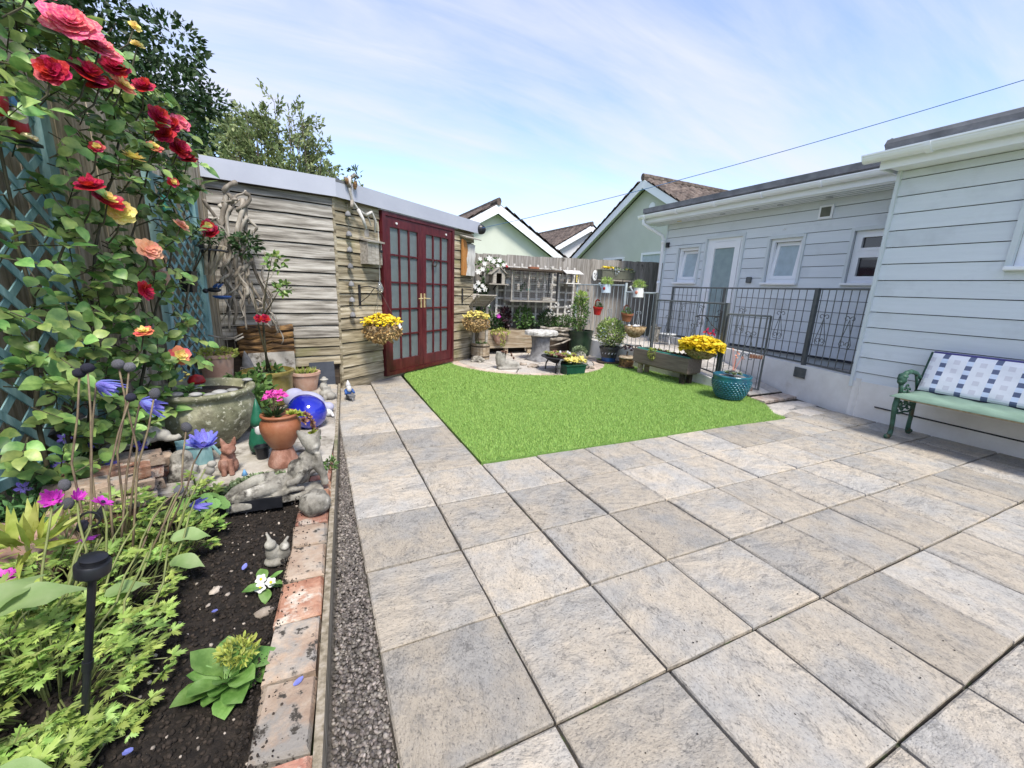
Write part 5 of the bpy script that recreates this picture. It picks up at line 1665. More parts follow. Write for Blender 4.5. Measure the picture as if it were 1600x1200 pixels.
for k, (x, y, z, c, s) in enumerate(blooms):
    nrm = Vector((.45 + q.gauss(0, .25), -.6 + q.gauss(0, .25), .55 + q.gauss(0, .2)))
    inst_me(RM[c], 'bloom', rose, aim(Vector((x, y, z)) - RO + OUT, nrm, s * 1.18, q.uniform(0, 6)))
    m = MB(); p = Vector((x, y, z)) - RO + OUT; e = p - nrm.normalized() * .02 + Vector((-.08, q.uniform(-.08, .08), -.14))
    m.tube([p, p.lerp(e, .5) + Vector((.01, 0, -.02)), e], [.003, .004, .004], 5); m.build('flower_stem', 'cane', rose)

# ================================================================== anemone bed
AN = Vector((-1.8, -.85, .08))
an_ = thing('anemone_clump', 'lime green feathery anemone clump with blue flowers and grey seed heads', 'anemone', tuple(AN))
# finely cut foliage: fans of narrow lobes on short stalks
P, D, U, L_, W_ = [], [], [], [], []
st = MB()
qa = random.Random(41)
regions = [(-1.78, -1.2, .3, .34, 130, .04, .2), (-1.83, -.8, .28, .26, 90, .05, .2), (-1.66, -.5, .17, .2, 46, .05, .15), (-1.86, -.42, .16, .12, 24, .12, .26), (-1.68, -1.55, .2, .2, 50, .02, .1), (-1.95, -1.15, .2, .3, 60, .08, .26), (-1.64, -.13, .08, .08, 14, .06, .2)]
for (cx, cy, rx, ry, n, z0, z1) in regions:
    for _ in range(int(n * 1.35)):
        a = qa.uniform(0, 6.283); r_ = math.sqrt(qa.random())
        x, y = cx + rx * r_ * math.cos(a), cy + ry * r_ * math.sin(a)
        if x > -1.5 + .05 * math.sin(y * 9): continue
        z = soil_z(x, y) + z0 + (z1 - z0) * (1 - r_ ** 2) * qa.uniform(.35, 1)
        d = Vector((math.cos(a) * .9, math.sin(a) * .9, qa.uniform(-.1, .6))).normalized()
        base = Vector((cx + (x - cx) * .5, cy + (y - cy) * .5, soil_z(x, y)))
        st.tube([base - AN, (base.lerp(Vector((x, y, z)), .6) + Vector((0, 0, .03))) - AN, Vector((x, y, z)) - AN], [.0025, .002, .0015], 4, cap=False)
        side = d.cross(Vector((0, 0, 1))).normalized(); up = side.cross(d)
        for lobe, k_ in ((0, 1.0), (qa.uniform(.7, 1.3), .75), (-qa.uniform(.7, 1.3), .75)):
            dl = (d * math.cos(lobe) + side * math.sin(lobe) + up * qa.uniform(-.2, .25)).normalized()
            P.append(tuple(Vector((x, y, z)) + dl * .012 - AN)); D.append(tuple(dl)); U.append(tuple(up + Vector((qa.gauss(0, .3), qa.gauss(0, .3), .6)))); L_.append(k_ * qa.uniform(.034, .056)); W_.append(L_[-1])
Vv, F = tmpl_arrays(np.array(P), np.array(D), np.array(U), np.array(L_), np.array(W_), CUT, CUT_F)
o = npmesh('cut_foliage', Vv, F, 'leaf_lime', an_, smooth=True); o['kind'] = 'stuff'
o = st.build('leaf_stalks', 'stem_green', an_); o['kind'] = 'stuff'
heads = [(-1.88, -.45, .86), (-1.85, -.46, .88), (-1.76, -.45, .89), (-1.73, -.44, .875), (-1.74, -.45, .75), (-1.66, -.45, .76), (-1.57, -.45, .6), (-1.63, -.45, .31), (-1.97, -.5, .42), (-1.95, -.55, .36), (-1.9, -.6, .28)]
sh_ = MB(); sh_.ball((0, 0, 0), (1, 1, 1.15), 14, 10, lump=.1, lf=3)
sh_me = mesh_only(sh_, 'seed_head', 'seed_head', smooth=True)
sh2 = mesh_only(sh_, 'seed_head', 'seed_dark', smooth=True)
def stem_to(p, parent, org, base=None, r=.0042, bend=.05, matn='stem_purple'):
    p = Vector(p)
    b = Vector(base) if base else Vector((p.x * .55 + -1.78 * .45 - .05, p.y - .12 + qa.uniform(-.15, .05), .1))
    mid = b.lerp(p, .55) + Vector((qa.uniform(-bend, bend), qa.uniform(-bend, bend) * .5, 0))
    pts = [b, b.lerp(mid, .55), mid, mid.lerp(p, .5) + Vector((qa.uniform(-.01, .01), 0, .01)), p]
    m = MB(); m.tube([x - org for x in pts], [r * 1.15, r, r * .95, r * .85, r * .8], 7); return m.build('stem', matn, parent, smooth=True)
for k, h in enumerate(heads):
    stem_to(h, an_, AN)
    s = .019 if k not in (0, 1, 2, 3) else .021
    inst_me(sh2 if k in (0, 1, 4, 10) else sh_me, 'seed_head', an_, TRS(Vector(h) - AN, qa.uniform(0, 6), (s, s, s * (1.1 if k > 4 else .8)), qa.uniform(-.3, .3), qa.uniform(-.3, .3)))
blue_me = anemone_mesh('petal_blue', 3, 28, .55); droop = anemone_mesh('petal_blue', 5, 14, 1.5, False)
for (p, s, nrm, me) in (((-1.54, -.35, .475), .062, (.1, -.35, .9), blue_me), ((-1.74, -.36, .71), .042, (.75, -.2, -.35), droop), ((-1.87, -.36, .8), .04, (.8, -.1, -.5), droop), ((-1.62, -.36, .18), .034, (.7, -.4, .2), droop)):
    stem_to(p, an_, AN)
    inst_me(me, 'flower', an_, aim(Vector(p) - AN, nrm, s, qa.uniform(0, 6)))
mag_me = anemone_mesh('petal_magenta', 9, 13, .25, True); pur_me = anemone_mesh('petal_purple', 10, 14, .12, True); mag2 = anemone_mesh('petal_magenta', 12, 18, .9, False)
for (p, s, nrm, me) in (((-1.87, -.8, .49), .03, (.2, -.7, .5), mag2), ((-1.82, -.78, .475), .022, (.5, -.3, .7), mag2), ((-1.75, -.8, .455), .034, (.6, .1, .8), mag_me), ((-2.03, -.82, .235), .05, (.1, -.2, .9), mag_me), ((-1.99, -.95, .14), .045, (.35, -.7, .6), pur_me), ((-1.81, -.8, .33), .034, (.1, -.2, -.9), pur_me)):
    stem_to(p, an_, AN, r=.004, matn='stem_green')
    inst_me(me, 'flower', an_, aim(Vector(p) - AN, nrm, s, qa.uniform(0, 6)))
for _ in range(26):                                     # bare green stalks leaning out of the clump
    x, y = qa.uniform(-2.0, -1.6), qa.uniform(-1.2, -.5)
    stem_to((x + qa.uniform(.02, .14), y + qa.uniform(.1, .3), qa.uniform(.22, .42)), an_, AN, (x, y, .08), .0038, .03, 'stem_green')
for p in ((-1.4, -1.62, .09), (-1.36, -.82, .085), (-1.42, -1.02, .08), (-1.15, -1.47, .1), (-1.52, -1.5, .1)):     # fallen petals
    m = MB(); petal_patch(m, Vector((0, 0, 0)), Vector((0, 0, 1)), Vector((1, 0, 0)), .028, .02, .35); m.build('fallen_petal', 'petal_blue', an_, loc=Vector(p) - AN, rz=qa.uniform(0, 6))

# broad leaved plant at the very front of the bed
bl = thing('broad_leaf_plant', 'broad pale green leaves sprawling at the front corner of the bed', 'plant', (-1.86, -1.25, .1))
big = [leaf_me(.16, .09, 'leaf_broad', .45, .3, 9, .75, .005), leaf_me(.13, .085, 'leaf_broad', .35, .35, 9, .8, .004)]
for (x, y, z, a, el, s) in ((-1.84, -1.2, .36, .2, .35, 1), (-1.86, -1.22, .37, 1.0, .5, .9), (-1.98, -1.15, .3, 2.6, .3, 1), (-1.74, -1.58, .2, -.1, .1, 1.05), (-1.86, -1.55, .18, -.9, -.1, .9), (-1.9, -1.45, .24, 3.0, .2, .9), (-1.62, -.68, .2, .1, .1, 1.0), (-1.6, -.78, .16, -.3, .05, .9), (-1.72, -.98, .2, .4, .2, .7), (-1.95, -1.5, .22, 2.2, .3, .9)):
    d = (math.cos(a) * math.cos(el), math.sin(a) * math.cos(el), math.sin(el))
    o = inst_me(qa.choice(big), 'leaf', bl, lmat(Vector((x, y, z)) - Vector((-1.86, -1.25, .1)), d, (.1, -.2, 1), s))
    m = MB(); p = Vector((x, y, z)) - Vector((-1.86, -1.25, .1)); m.tube([p, p + Vector((-.03, .02, -.1)), Vector((p.x - .05, p.y + .03, -.06))], .004, 5, cap=False); m.build('leaf_stalk', 'stem_green', bl)
# yellow green spiky tuft on the left edge and lady's mantle by the statue
yl = thing('golden_tuft', 'golden yellow pointed leaves drooping over the pinkish rock', 'plant', (-2.0, -.72, .24))
tufts('leaves', yl, (0, 0, .06), .05, 46, .17, .03, 'leaf_yellowgreen', 1.1)
m = MB(); m.tube([(0, 0, -.1), (0, 0, .07)], .006, 5); m.build('stem', 'stem_green', yl)
mt = thing('round_leaf_plant', 'low plant with round scalloped green leaves beside the black edging strip', 'plant', (-1.6, -.28, .06))
rl = MB()
pts_ = [(math.cos(a) * (1 + .06 * math.cos(9 * a)), math.sin(a) * (1 + .06 * math.cos(9 * a)), .22) for a in np.linspace(0, 2 * math.pi, 19)[:-1]]
rl.add([(0, 0, 0)] + pts_, [(0, i + 1, (i + 1) % 18 + 1) for i in range(18)])
rl_me = mesh_only(rl, 'leaf', 'leaf_fresh', smooth=True)
for k in range(17):
    a = k * 2.4; r_ = .025 + .02 * math.sqrt(k)
    p = Vector((r_ * math.cos(a), r_ * math.sin(a), .05 + .05 * (1 - k / 17) + qa.uniform(0, .02)))
    inst_me(rl_me, 'leaf', mt, aim(p, (math.cos(a) * .5, math.sin(a) * .5 - .3, .8), qa.uniform(.022, .034)))
    m = MB(); m.tube([(0, 0, -.01), p], .0018, 4, cap=False); m.build('leaf_stalk', 'stem_green', mt)

# pansies
pz = thing('pansy_patch', 'blue violet pansies with bushy green leaves along the left fence', 'pansy', (-2.25, .02, .15))
bush('leaves', pz, (0, 0, .05), (.2, .34, .13), 900, .045, .022, 'leaf_pansy', .5)
bush('leaves', pz, (.06, -.25, 0), (.16, .2, .12), 420, .045, .022, 'leaf_pansy', .5)
pan = anemone_mesh('petal_violet', 22, 6, .05, False); panw = anemone_mesh('petal_blue', 23, 5, .05, False)
for k, (x, y, z) in enumerate(((-2.13, .14, .38), (-2.1, .26, .35), (-2.02, .3, .34), (-2.2, .0, .33), (-2.14, -.1, .28), (-2.02, .02, .3), (-2.25, .2, .4), (-2.28, -.12, .28), (-1.95, .2, .32))):
    inst_me(pan, 'flower', pz, aim(Vector((x, y, z)) - Vector((-2.25, .02, .15)), (.4, -.7, .45), .034, k))
    if k in (0, 2, 4, 5): inst_me(panw, 'flower', pz, aim(Vector((x + .004, y - .012, z - .018)) - Vector((-2.25, .02, .15)), (.4, -.75, .3), .026, k))

# primroses on the soil
def primrose(label, loc, nl, L, fl, flcol, fz, fs):
    t = thing('primrose', label, 'primrose', loc, 0, )
    mm = [leaf_me(L, L * .62, 'leaf_fresh', .35, .25, 7, 1.45, .006), leaf_me(L * .85, L * .55, 'leaf_fresh', .2, .3, 7, 1.45, .006)]
    for k in range(nl):
        a = k * 2.4; el = .2 + .8 * (k / nl)
        inst_me(mm[k % 2], 'leaf', t, lmat((.012 * math.cos(a), .012 * math.sin(a), .012 + .02 * k / nl), (math.cos(a) * math.cos(el), math.sin(a) * math.cos(el), math.sin(el)), (0, 0, 1), qa.uniform(.75, 1.1)))
    for k in range(fl):
        a = k * 2.1; p = Vector((.022 * math.cos(a), .022 * math.sin(a) - .02, fz + .01 * (k % 2)))
        f_ = MB(); N = Vector((.1 + .25 * math.cos(a), -.6, .75)).normalized(); tt = N.orthogonal().normalized(); bb = N.cross(tt)
        for j in range(5):
            an2 = 2 * math.pi * j / 5; petal_patch(f_, Vector(), N, tt * math.cos(an2) + bb * math.sin(an2), fs, fs * .95, .15)
        f_.cur = 1
        f_.ball(N * .003, fs * .28, 6, 4)
        o = f_.build('flower', [flcol, 'petal_gold'], t, loc=p)
        m = MB(); m.tube([(0, 0, .01), p], .002, 4, cap=False); m.build('flower_stem', 'stem_green', t)
    return t
primrose('small primrose with white yellow centred flowers on bare soil', (-1.27, -.95, soil_z(-1.27, -.95)), 9, .075, 3, 'petal_white', .05, .02)
pr = primrose('large primrose with big crinkled leaves and pale yellow buds on bare soil', (-1.33, -1.36, soil_z(-1.33, -1.36)), 24, .12, 0, 'petal_lemon', .06, .02)
bush('buds', pr, (.03, .02, .1), (.05, .045, .03), 240, .022, .008, 'leaf_yellowgreen', .8)
# ================================================================== ornaments and pots of the left bed
PZ = .1                                           # top of the concrete pad
# --- solar stake lamp
sl = thing('stake_light', 'black solar stake light without its shade standing in the anemones', 'garden light', (-1.64, -1.4, .04))
m = MB(); a, b = Vector((0, 0, 0)), Vector((.09, 0, .5))
m.tube([a, a.lerp(b, .5)], .0085, 12); m.tube([a.lerp(b, .48), a.lerp(b, .53)], .0115, 12); m.tube([a.lerp(b, .5), b], .0085, 12); m.build('stake', 'black_plastic', sl, smooth=False, auto=40)
ax = (b - a).normalized(); Rm = ax.to_track_quat('Z', 'Y').to_matrix()
m = MB(); m.lathe([(.014, -.012), (.016, .0), (.033, .004), (.034, .03), (.031, .034), (.024, .034), (.024, .04), (.026, .046), (.018, .05), (.001, .051)], 28, b, R=Rm); m.build('lamp_head', 'black_plastic', sl, auto=40)
# --- second stake with a curl
hk = thing('hook_stake', 'small black wire stake with a curled top among the anemone stems', 'plant stake', (-1.86, -.72, .1))
m = MB(); m.tube([(0, 0, 0), (.01, 0, .24)] + [(.035 - .03 * math.cos(t), 0, .26 + .03 * math.sin(t)) for t in np.linspace(0, 4.6, 10)], .0045, 7); m.build('wire', 'black_metal', hk, smooth=True)
m = MB(); m.leaf((.06, 0, .25), (.2, 0, 1), (0, -1, 0), .06, .03); m.build('metal_leaf', 'black_metal', hk)

# --- rocks at the fence side
def rock(name, label, loc, r, seed, matn, flat=1.0, cat='rock'):
    m = MB(); m.ball((0, 0, 0), r, 16, 11, lump=.55, seed=seed, lf=1.6)
    qk = random.Random(seed)
    m.v = [(x + qk.uniform(-.004, .004), y + qk.uniform(-.004, .004), z + qk.uniform(-.004, .004)) for x, y, z in m.v]
    return tag(m.build(name, matn, loc=loc), label, cat)
rock('flat_rock', 'large flat pinkish rock half hidden under the anemone leaves', (-2.14, -.5, .14), (.2, .22, .1), 3, 'rock_red')
rock('rock', 'upright reddish rock under the golden tuft', (-2.06, -.86, .12), (.08, .09, .14), 5, 'rock_red')
rock('rock', 'grey stacked rock against the teal lattice behind the pansies', (-2.3, .42, .42), (.1, .11, .08), 7, 'stone_grey')
rock('rock', 'dark jagged grey rock at the far left of the pansies', (-2.42, .28, .47), (.13, .11, .1), 8, 'stone_grey')
rock('rock', 'brown angular rock lying under the stacked grey rock', (-2.28, .46, .32), (.12, .1, .06), 9, 'rock')
rock('white_pebble', 'smooth white pebble on the log beside the pansies', (-2.13, .55, .37), (.045, .03, .022), 2, 'white_paint', cat='pebble')
lg = MB(); lg.tube([(-2.42, .36, .3), (-2.2, .46, .31), (-2.0, .56, .31), (-1.9, .6, .3)], [.05, .055, .05, .045], 10)
tag(lg.build('edging_log', 'rock', smooth=True), 'brown weathered log lying behind the pansies', 'log')
ds = MB(); ds.box((-2.32, .34, .25), (.28, .035, .1), rz=.42); tag(ds.build('slate_strip', 'black_plastic'), 'black plastic strip behind the pansies below the white pebble', 'edging strip')

# --- brick stack carrying a stone trough and a stone hare
bs = thing('brick_stack', 'low stack of buff and pinkish bricks beside the pansies', 'brick stack', (-2.0, .1, .08))
qb = random.Random(8)
for lv, (n0, z) in enumerate(((4, .04), (4, .115), (3, .19))):
    for k in range(n0):
        m = worn_brick(.215, .105, .07, 40 + lv * 7 + k)
        for a_ in (0, 1):
            o = m.build('brick', 'brick_buff' if (k + lv) % 3 else 'brick_red', bs, loc=(.05 - .112 * a_ + qb.uniform(-.01, .01), -.32 + k * .165 + qb.uniform(-.008, .008), z + qb.uniform(-.004, .004)))
            o.rotation_euler = (0, 0, math.pi / 2 + .3 + qb.uniform(-.06, .06))
tr_ = thing('stone_trough', 'small rough stone half barrel bowl on the brick stack', 'bowl', (-2.06, .24, .3))
m = MB(); m.lathe([(.06, 0), (.085, .03), (.105, .075), (.108, .085), (.092, .085), (.075, .04), (.001, .03)], 22, squash=.75); m.build('bowl', 'stone_pale', tr_, smooth=False, auto=50)
for z in (.03, .055):
    m = MB(); m.lathe([(.09 + z * .14, z), (.094 + z * .14, z + .006), (.09 + z * .14, z + .012)], 22, squash=.75, caps=False); m.build('band', 'stone_pale', tr_)
def statue(name, label, loc, shapes, matn, vox, rz=0.0, cat='statue', sub='figure'):
    t = thing(name, label, cat, loc, rz)
    m = MB()
    for s_ in shapes:
        if s_[0] == 'b': m.ball(s_[1], s_[2], 14, 10, R=(R3(*s_[3]) if len(s_) > 3 else None))
        elif s_[0] == 't': m.tube(s_[1], s_[2], 10)
        elif s_[0] == 'x': m.box(s_[1], s_[2], rz=(s_[3] if len(s_) > 3 else 0))
    m.build(sub, matn, t, remesh=vox)
    return t
statue('stone_hare', 'pale stone hare lying beside the half barrel bowl', (-1.93, .3, .3), [('b', (0, 0, .05), (.055, .05, .05)), ('b', (-.05, .0, .085), (.035, .032, .03)), ('t', [(-.06, .01, .1), (-.08, .03, .12)], [.014, .008]), ('b', (.05, -.02, .04), (.04, .035, .035)), ('t', [(.06, -.03, .02), (.11, -.05, .02), (.13, -.05, .03)], [.022, .018, .016]), ('t', [(-.02, -.04, .03), (-.03, -.08, .015)], [.02, .014])], 'stone_pale', .006, .3)

# --- reclining statue
SO = Vector((-1.28, -.2, .075))
rs3 = [('x', (0.0, 0, .012), (.48, .14, .035)),
       # legs stretched to the left, two tiers
       ('t', [(.02, -.02, .075), (-.08, -.035, .065), (-.17, -.04, .055), (-.22, -.03, .035)], [.038, .034, .027, .02]),
       ('t', [(.0, .03, .1), (-.1, .035, .095), (-.2, .03, .06), (-.245, .02, .03)], [.034, .031, .025, .019]),
       ('b', (.04, 0, .078), (.08, .05, .046)), ('b', (.12, 0, .12), (.055, .05, .07), (0, 0, -.5)),
       ('b', (.165, 0, .165), (.05, .052, .055)), ('t', [(.17, 0, .19), (.185, 0, .225)], [.026, .024]),
       # arm propping the head
       ('t', [(.2, -.03, .165), (.245, -.045, .1), (.25, -.05, .05)], [.025, .022, .02]), ('t', [(.25, -.05, .045), (.235, -.04, .13), (.222, -.03, .215)], [.02, .018, .018]),
       ('t', [(.15, -.05, .15), (.1, -.075, .1), (.05, -.07, .09)], [.022, .019, .016]),
       # head, turned, with a tall pointed cap to the left and an ear to the right
       ('b', (.2, -.01, .258), (.045, .042, .052)), ('b', (.212, -.045, .25), (.014, .012, .012)),
       ('t', [(.175, 0, .275), (.145, 0, .31), (.125, 0, .335)], [.036, .02, .006]), ('t', [(.22, 0, .285), (.242, 0, .315), (.25, 0, .33)], [.024, .013, .005]),
       ('t', [(-.02, -.06, .03), (.08, -.07, .06), (.14, -.06, .05)], [.012, .016, .012])]
statue('reclining_statue', 'lichen spotted stone statue of a reclining figure with pointed cap', tuple(SO), rs3, 'stone', .0062, .1).scale = (.96, .96, 1.12)
es = MB(); es.box((-1.4, -.27, .09), (.3, .016, .06), rz=-.06); tag(es.build('edging_strip', 'black_plastic'), 'black plastic edging strip in front of the reclining statue', 'edging strip')
m = MB(); m.ball((0, 0, 0), (.075, .075, .066), 18, 12, lump=.12, seed=4); tag(m.build('stone_ball', 'stone', loc=(-1.09, -.46, .145), smooth=True), 'round lichen covered stone ball sitting on the brick edging', 'stone ball')
statue('stone_rabbits', 'small pair of stone rabbits standing on the bare soil', (-1.24, -.79, .06), [('b', (0, 0, .02), (.05, .04, .022)), ('b', (-.012, 0, .06), (.03, .027, .04)), ('b', (-.02, -.012, .105), (.023, .022, .022)), ('t', [(-.02, 0, .12), (-.028, .01, .15)], [.009, .005]), ('b', (.026, -.01, .05), (.026, .024, .032)), ('b', (.03, -.02, .085), (.02, .019, .019)), ('t', [(.034, -.01, .1), (.05, 0, .115)], [.008, .005])], 'stone', .004, .2)
for k, (x, y, s_) in enumerate(((-1.26, -1.08, .022), (-1.45, -.86, .016), (-1.2, -.98, .015))):
    mm_ = MB(); mm_.ball((0, 0, 0), (s_ * 1.5, s_, s_ * .7), 10, 7, lump=.5, seed=k)
    tag(mm_.build('loose_stone', 'rock', loc=(x, y, soil_z(x, y) + s_ * .4), rz=k, smooth=True), ['buff angular stone on the soil below the small primrose', 'pale flat stone on the soil near the anemone leaves', 'grey stone chip on the soil beside the brick edging'][k], 'stone')
# low sedum mat behind the statue
sm_ = thing('sedum_mat', 'low grey green sedum mat growing behind the reclining statue', 'plant', (-1.36, -.02, .1))
bush('leaves', sm_, (0, 0, .012), (.16, .05, .03), 700, .022, .014, 'succulent', .6)
bush('leaves', sm_, (-.14, -.06, .0), (.06, .06, .03), 260, .022, .014, 'succulent', .6)
wd = thing('edging_weed', 'small green weed growing between the bricks beside the statue', 'plant', (-1.0, .06, .09))
bush('leaves', wd, (0, 0, .03), (.035, .05, .035), 120, .03, .01, 'leaf_mid', .6)

# --- small animals left of the statue
statue('clay_cat', 'seated reddish clay cat with tall ears beside the big green urn', (-1.56, .2, PZ), [('b', (0, 0, .045), (.055, .05, .06)), ('b', (.005, -.012, .1), (.04, .038, .05)), ('b', (.015, -.03, .155), (.04, .036, .032)), ('b', (.022, -.062, .145), (.018, .018, .014)), ('t', [(-.008, -.02, .18), (-.02, -.02, .225)], [.018, .005]), ('t', [(.04, -.02, .18), (.05, -.015, .225)], [.018, .005]), ('t', [(.02, -.05, .1), (.025, -.06, .0)], [.015, .015]), ('t', [(-.015, -.05, .1), (-.015, -.06, .0)], [.015, .015])], 'clay_red', .0045)
statue('stone_squirrel', 'small pale stone squirrel in front of the clay cat', (-1.66, .08, PZ), [('b', (0, 0, .03), (.045, .035, .03)), ('b', (.03, -.005, .075), (.028, .026, .03)), ('b', (.045, -.01, .11), (.024, .022, .02)), ('t', [(-.03, 0, .03), (-.05, 0, .08), (-.03, 0, .12)], [.02, .024, .016])], 'stone_pale', .0045, .2)
statue('stone_hut', 'squat rounded stone hut ornament with ribbed roof beside the urn', (-1.78, .2, .1), [('b', (0, 0, .06), (.065, .06, .09)), ('b', (0, 0, .12), (.055, .052, .05)), ('x', (0, 0, .02), (.13, .12, .05))], 'stone', .006)
tl = thing('teal_crate', 'teal painted wooden crate behind the stone hut', 'crate', (-1.77, .42, .1), .3)
for (x, y, sx, sy, r_) in ((0, -.06, .17, .012, 0), (0, .06, .17, .012, 0), (-.08, 0, .012, .11, 0), (.08, 0, .012, .11, 0)):
    m = MB(); m.box((x, y, .07), (sx, sy, .14)); m.build('board', 'teal_paint', tl)
m = MB(); m.tube([(.08, -.06, .13), (.16, -.12, .0)], .01, 6); m.tube([(-.08, -.06, .13), (.06, -.08, .13)], .009, 6); m.build('strut', 'teal_paint', tl)
bf_ = MB(); bf_.tube([(0, 0, 0), (0, 0, .035)], [.018, .003], 8); tag(bf_.build('cone_hat', 'sky_blue_paint', loc=(-1.47, .12, PZ), smooth=True), 'tiny pale blue pointed hat on the concrete behind the sedum', 'ornament')

# --- big green urn with plants
ug = thing('green_urn', 'huge mottled olive green urn holding primrose and pebbles', 'urn', (-1.77, .8, .1))
m = MB(); m.lathe([(.15, 0), (.17, .01), (.235, .09), (.275, .18), (.285, .24), (.272, .29), (.252, .325), (.27, .338), (.285, .352), (.283, .37), (.262, .376), (.24, .362), (.235, .32), (.001, .3)], 44); m.build('body', 'urn_green', ug, smooth=True); ug.scale = (1.1, 1.1, 1.08)
m = MB(); m.lathe([(.236, .325), (.12, .335), (.001, .34)], 24); m.build('compost', 'soil', ug)
for k, (x, y, z, s_) in enumerate(((-.08, -.22, .385, .03), (.02, -.25, .385, .026), (-.14, -.17, .38, .028), (.23, .1, .385, .024), (.1, -.06, .345, .034), (.06, -.12, .345, .028), (.16, -.02, .345, .026), (-.02, -.16, .345, .024))):
    m = MB(); m.ball((0, 0, 0), (s_ * 1.3, s_, s_ * .5), 12, 8); m.build('pebble', 'pebble_smooth', ug, loc=(x, y, z), smooth=True)
up_ = primrose('primrose with fresh leaves planted in the big green urn', (-1.83, .72, .465), 12, .085, 0, 'petal_lemon', .08, .02)
florets('flowers', up_, [(-.01, 0, .12), (.01, .01, .14), (-.03, .01, .1), (.0, -.02, .16)], .016, 'petal_lemon')
mg = thing('toadstool_gnome', 'small red capped white toadstool ornament inside the big green urn', 'ornament', (-1.83, .95, .44))
m = MB(); m.lathe([(.03, 0), (.024, .05), (.02, .07)], 12); m.build('stalk', 'white_paint', mg); m = MB(); m.lathe([(.05, .06), (.055, .075), (.04, .11), (.001, .125)], 16); m.build('cap', 'red_paint', mg, smooth=True)
iv = thing('trailing_greenery', 'trailing green leaves spilling between the urn and the olive pot', 'plant', (-1.48, 1.15, .1))
bush('leaves', iv, (0, 0, .14), (.07, .2, .16), 260, .07, .045, 'leaf_mid', .2)
bush('leaves', iv, (-.12, .35, .22), (.2, .12, .12), 200, .07, .045, 'leaf_mid', .3)
m = MB(); m.tube([(0, 0, 0), (.01, .02, .2)], .006, 5); m.build('stem', 'stem_green', iv)

# --- terracotta urn with pink flowers and house leeks
tu = thing('terracotta_urn', 'glossy terracotta urn on an upturned pot foot', 'pot', (-1.27, .22, PZ))
m = MB(); m.lathe([(.088, 0), (.092, .012), (.088, .03), (.074, .06), (.06, .1), (.055, .104)], 30); m.build('foot', 'clay_red', tu, smooth=False, auto=40)
m = MB(); m.lathe([(.055, .1), (.07, .115), (.1, .16), (.118, .21), (.121, .235), (.112, .26), (.1, .275), (.102, .285), (.112, .29), (.112, .3), (.098, .302), (.09, .285), (.001, .275)], 34); m.build('body', 'terracotta', tu, smooth=True); tu.scale = (.96, .96, 1.12)
pk = thing('pink_lewisia', 'bright pink flower head over strappy leaves in the terracotta urn', 'flower', (-1.3, .24, .405))
tufts('leaves', pk, (0, 0, .01), .02, 44, .09, .018, 'leaf_dark', 1.0)
pp = []
for k in range(70):
    a = qa.uniform(0, 6.28); r_ = .07 * math.sqrt(qa.random()); pp.append((r_ * math.cos(a) + .012, r_ * math.sin(a), .135 + .035 * (1 - (r_ / .07) ** 2) + qa.uniform(-.02, .01)))
florets('flowers', pk, pp, .015, 'petal_hotpink')
m = MB()
for k in range(8): m.tube([(0, 0, .0), (qa.uniform(-.04, .05), qa.uniform(-.04, .04), .14)], .002, 4, cap=False)
o = m.build('stems', 'stem_purple', pk); o['kind'] = 'stuff'
hl = thing('house_leeks', 'house leek rosettes spilling down the side of the terracotta urn', 'succulent', (-1.2, .22, .42))
def rosette_mesh(matn, n=18):
    m_ = MB()
    for k in range(n):
        a = k * 2.4; t = k / n; el = .15 + 1.1 * t; r_ = 1 - .6 * t
        m_.leaf((0, 0, .1 * t), (math.cos(a) * math.cos(el), math.sin(a) * math.cos(el), math.sin(el)), (0, 0, 1), r_, .5 * r_ + .1, -.1, .3, 2)
    return mesh_only(m_, 'rosette', matn)
ros = [rosette_mesh('succulent'), rosette_mesh('succulent_red'), rosette_mesh('lime_sedum')]
for (x, y, z, s_, k, nn) in ((.0, -.03, .01, .035, 2, (0, -.3, 1)), (.035, -.02, .0, .035, 2, (.4, -.4, 1)), (.07, -.01, -.01, .03, 1, (.6, -.4, .8)), (.085, .0, -.03, .03, 1, (.8, -.4, .5)), (.1, -.01, -.06, .03, 1, (.9, -.5, .3)), (.06, -.05, -.03, .028, 1, (.5, -.7, .5)), (.105, -.03, -.09, .028, 1, (.9, -.5, .2)), (.1, -.05, -.12, .036, 2, (.7, -.7, .2)), (.12, -.03, -.15, .03, 0, (.9, -.4, .0)), (.11, -.05, -.18, .03, 0, (.8, -.5, -.1)), (.13, -.01, -.12, .026, 1, (1, -.2, .2)), (.135, 0, -.17, .026, 0, (1, -.2, 0))):
    inst_me(ros[k], 'rosette', hl, aim((x, y, z), nn, s_ * 1.45, qa.uniform(0, 6)))
# --- blue glazed pot tipped on its side
bb_ = thing('blue_pot', 'shiny cobalt blue glazed round pot lying tipped behind the terracotta urn', 'pot', (-1.13, .93, PZ + .124))
Rb = Vector((-.55, .75, .25)).to_track_quat('Z', 'Y').to_matrix()
m = MB(); m.lathe([(.001, -.148), (.065, -.144), (.112, -.11), (.143, -.05), (.148, .01), (.138, .075), (.12, .115), (.1, .13), (.105, .14), (.095, .14), (.085, .11), (.001, .0)], 40, R=Rb); m.build('body', 'glaze_blue', bb_, smooth=True); bb_.scale = (.9, .9, .9)
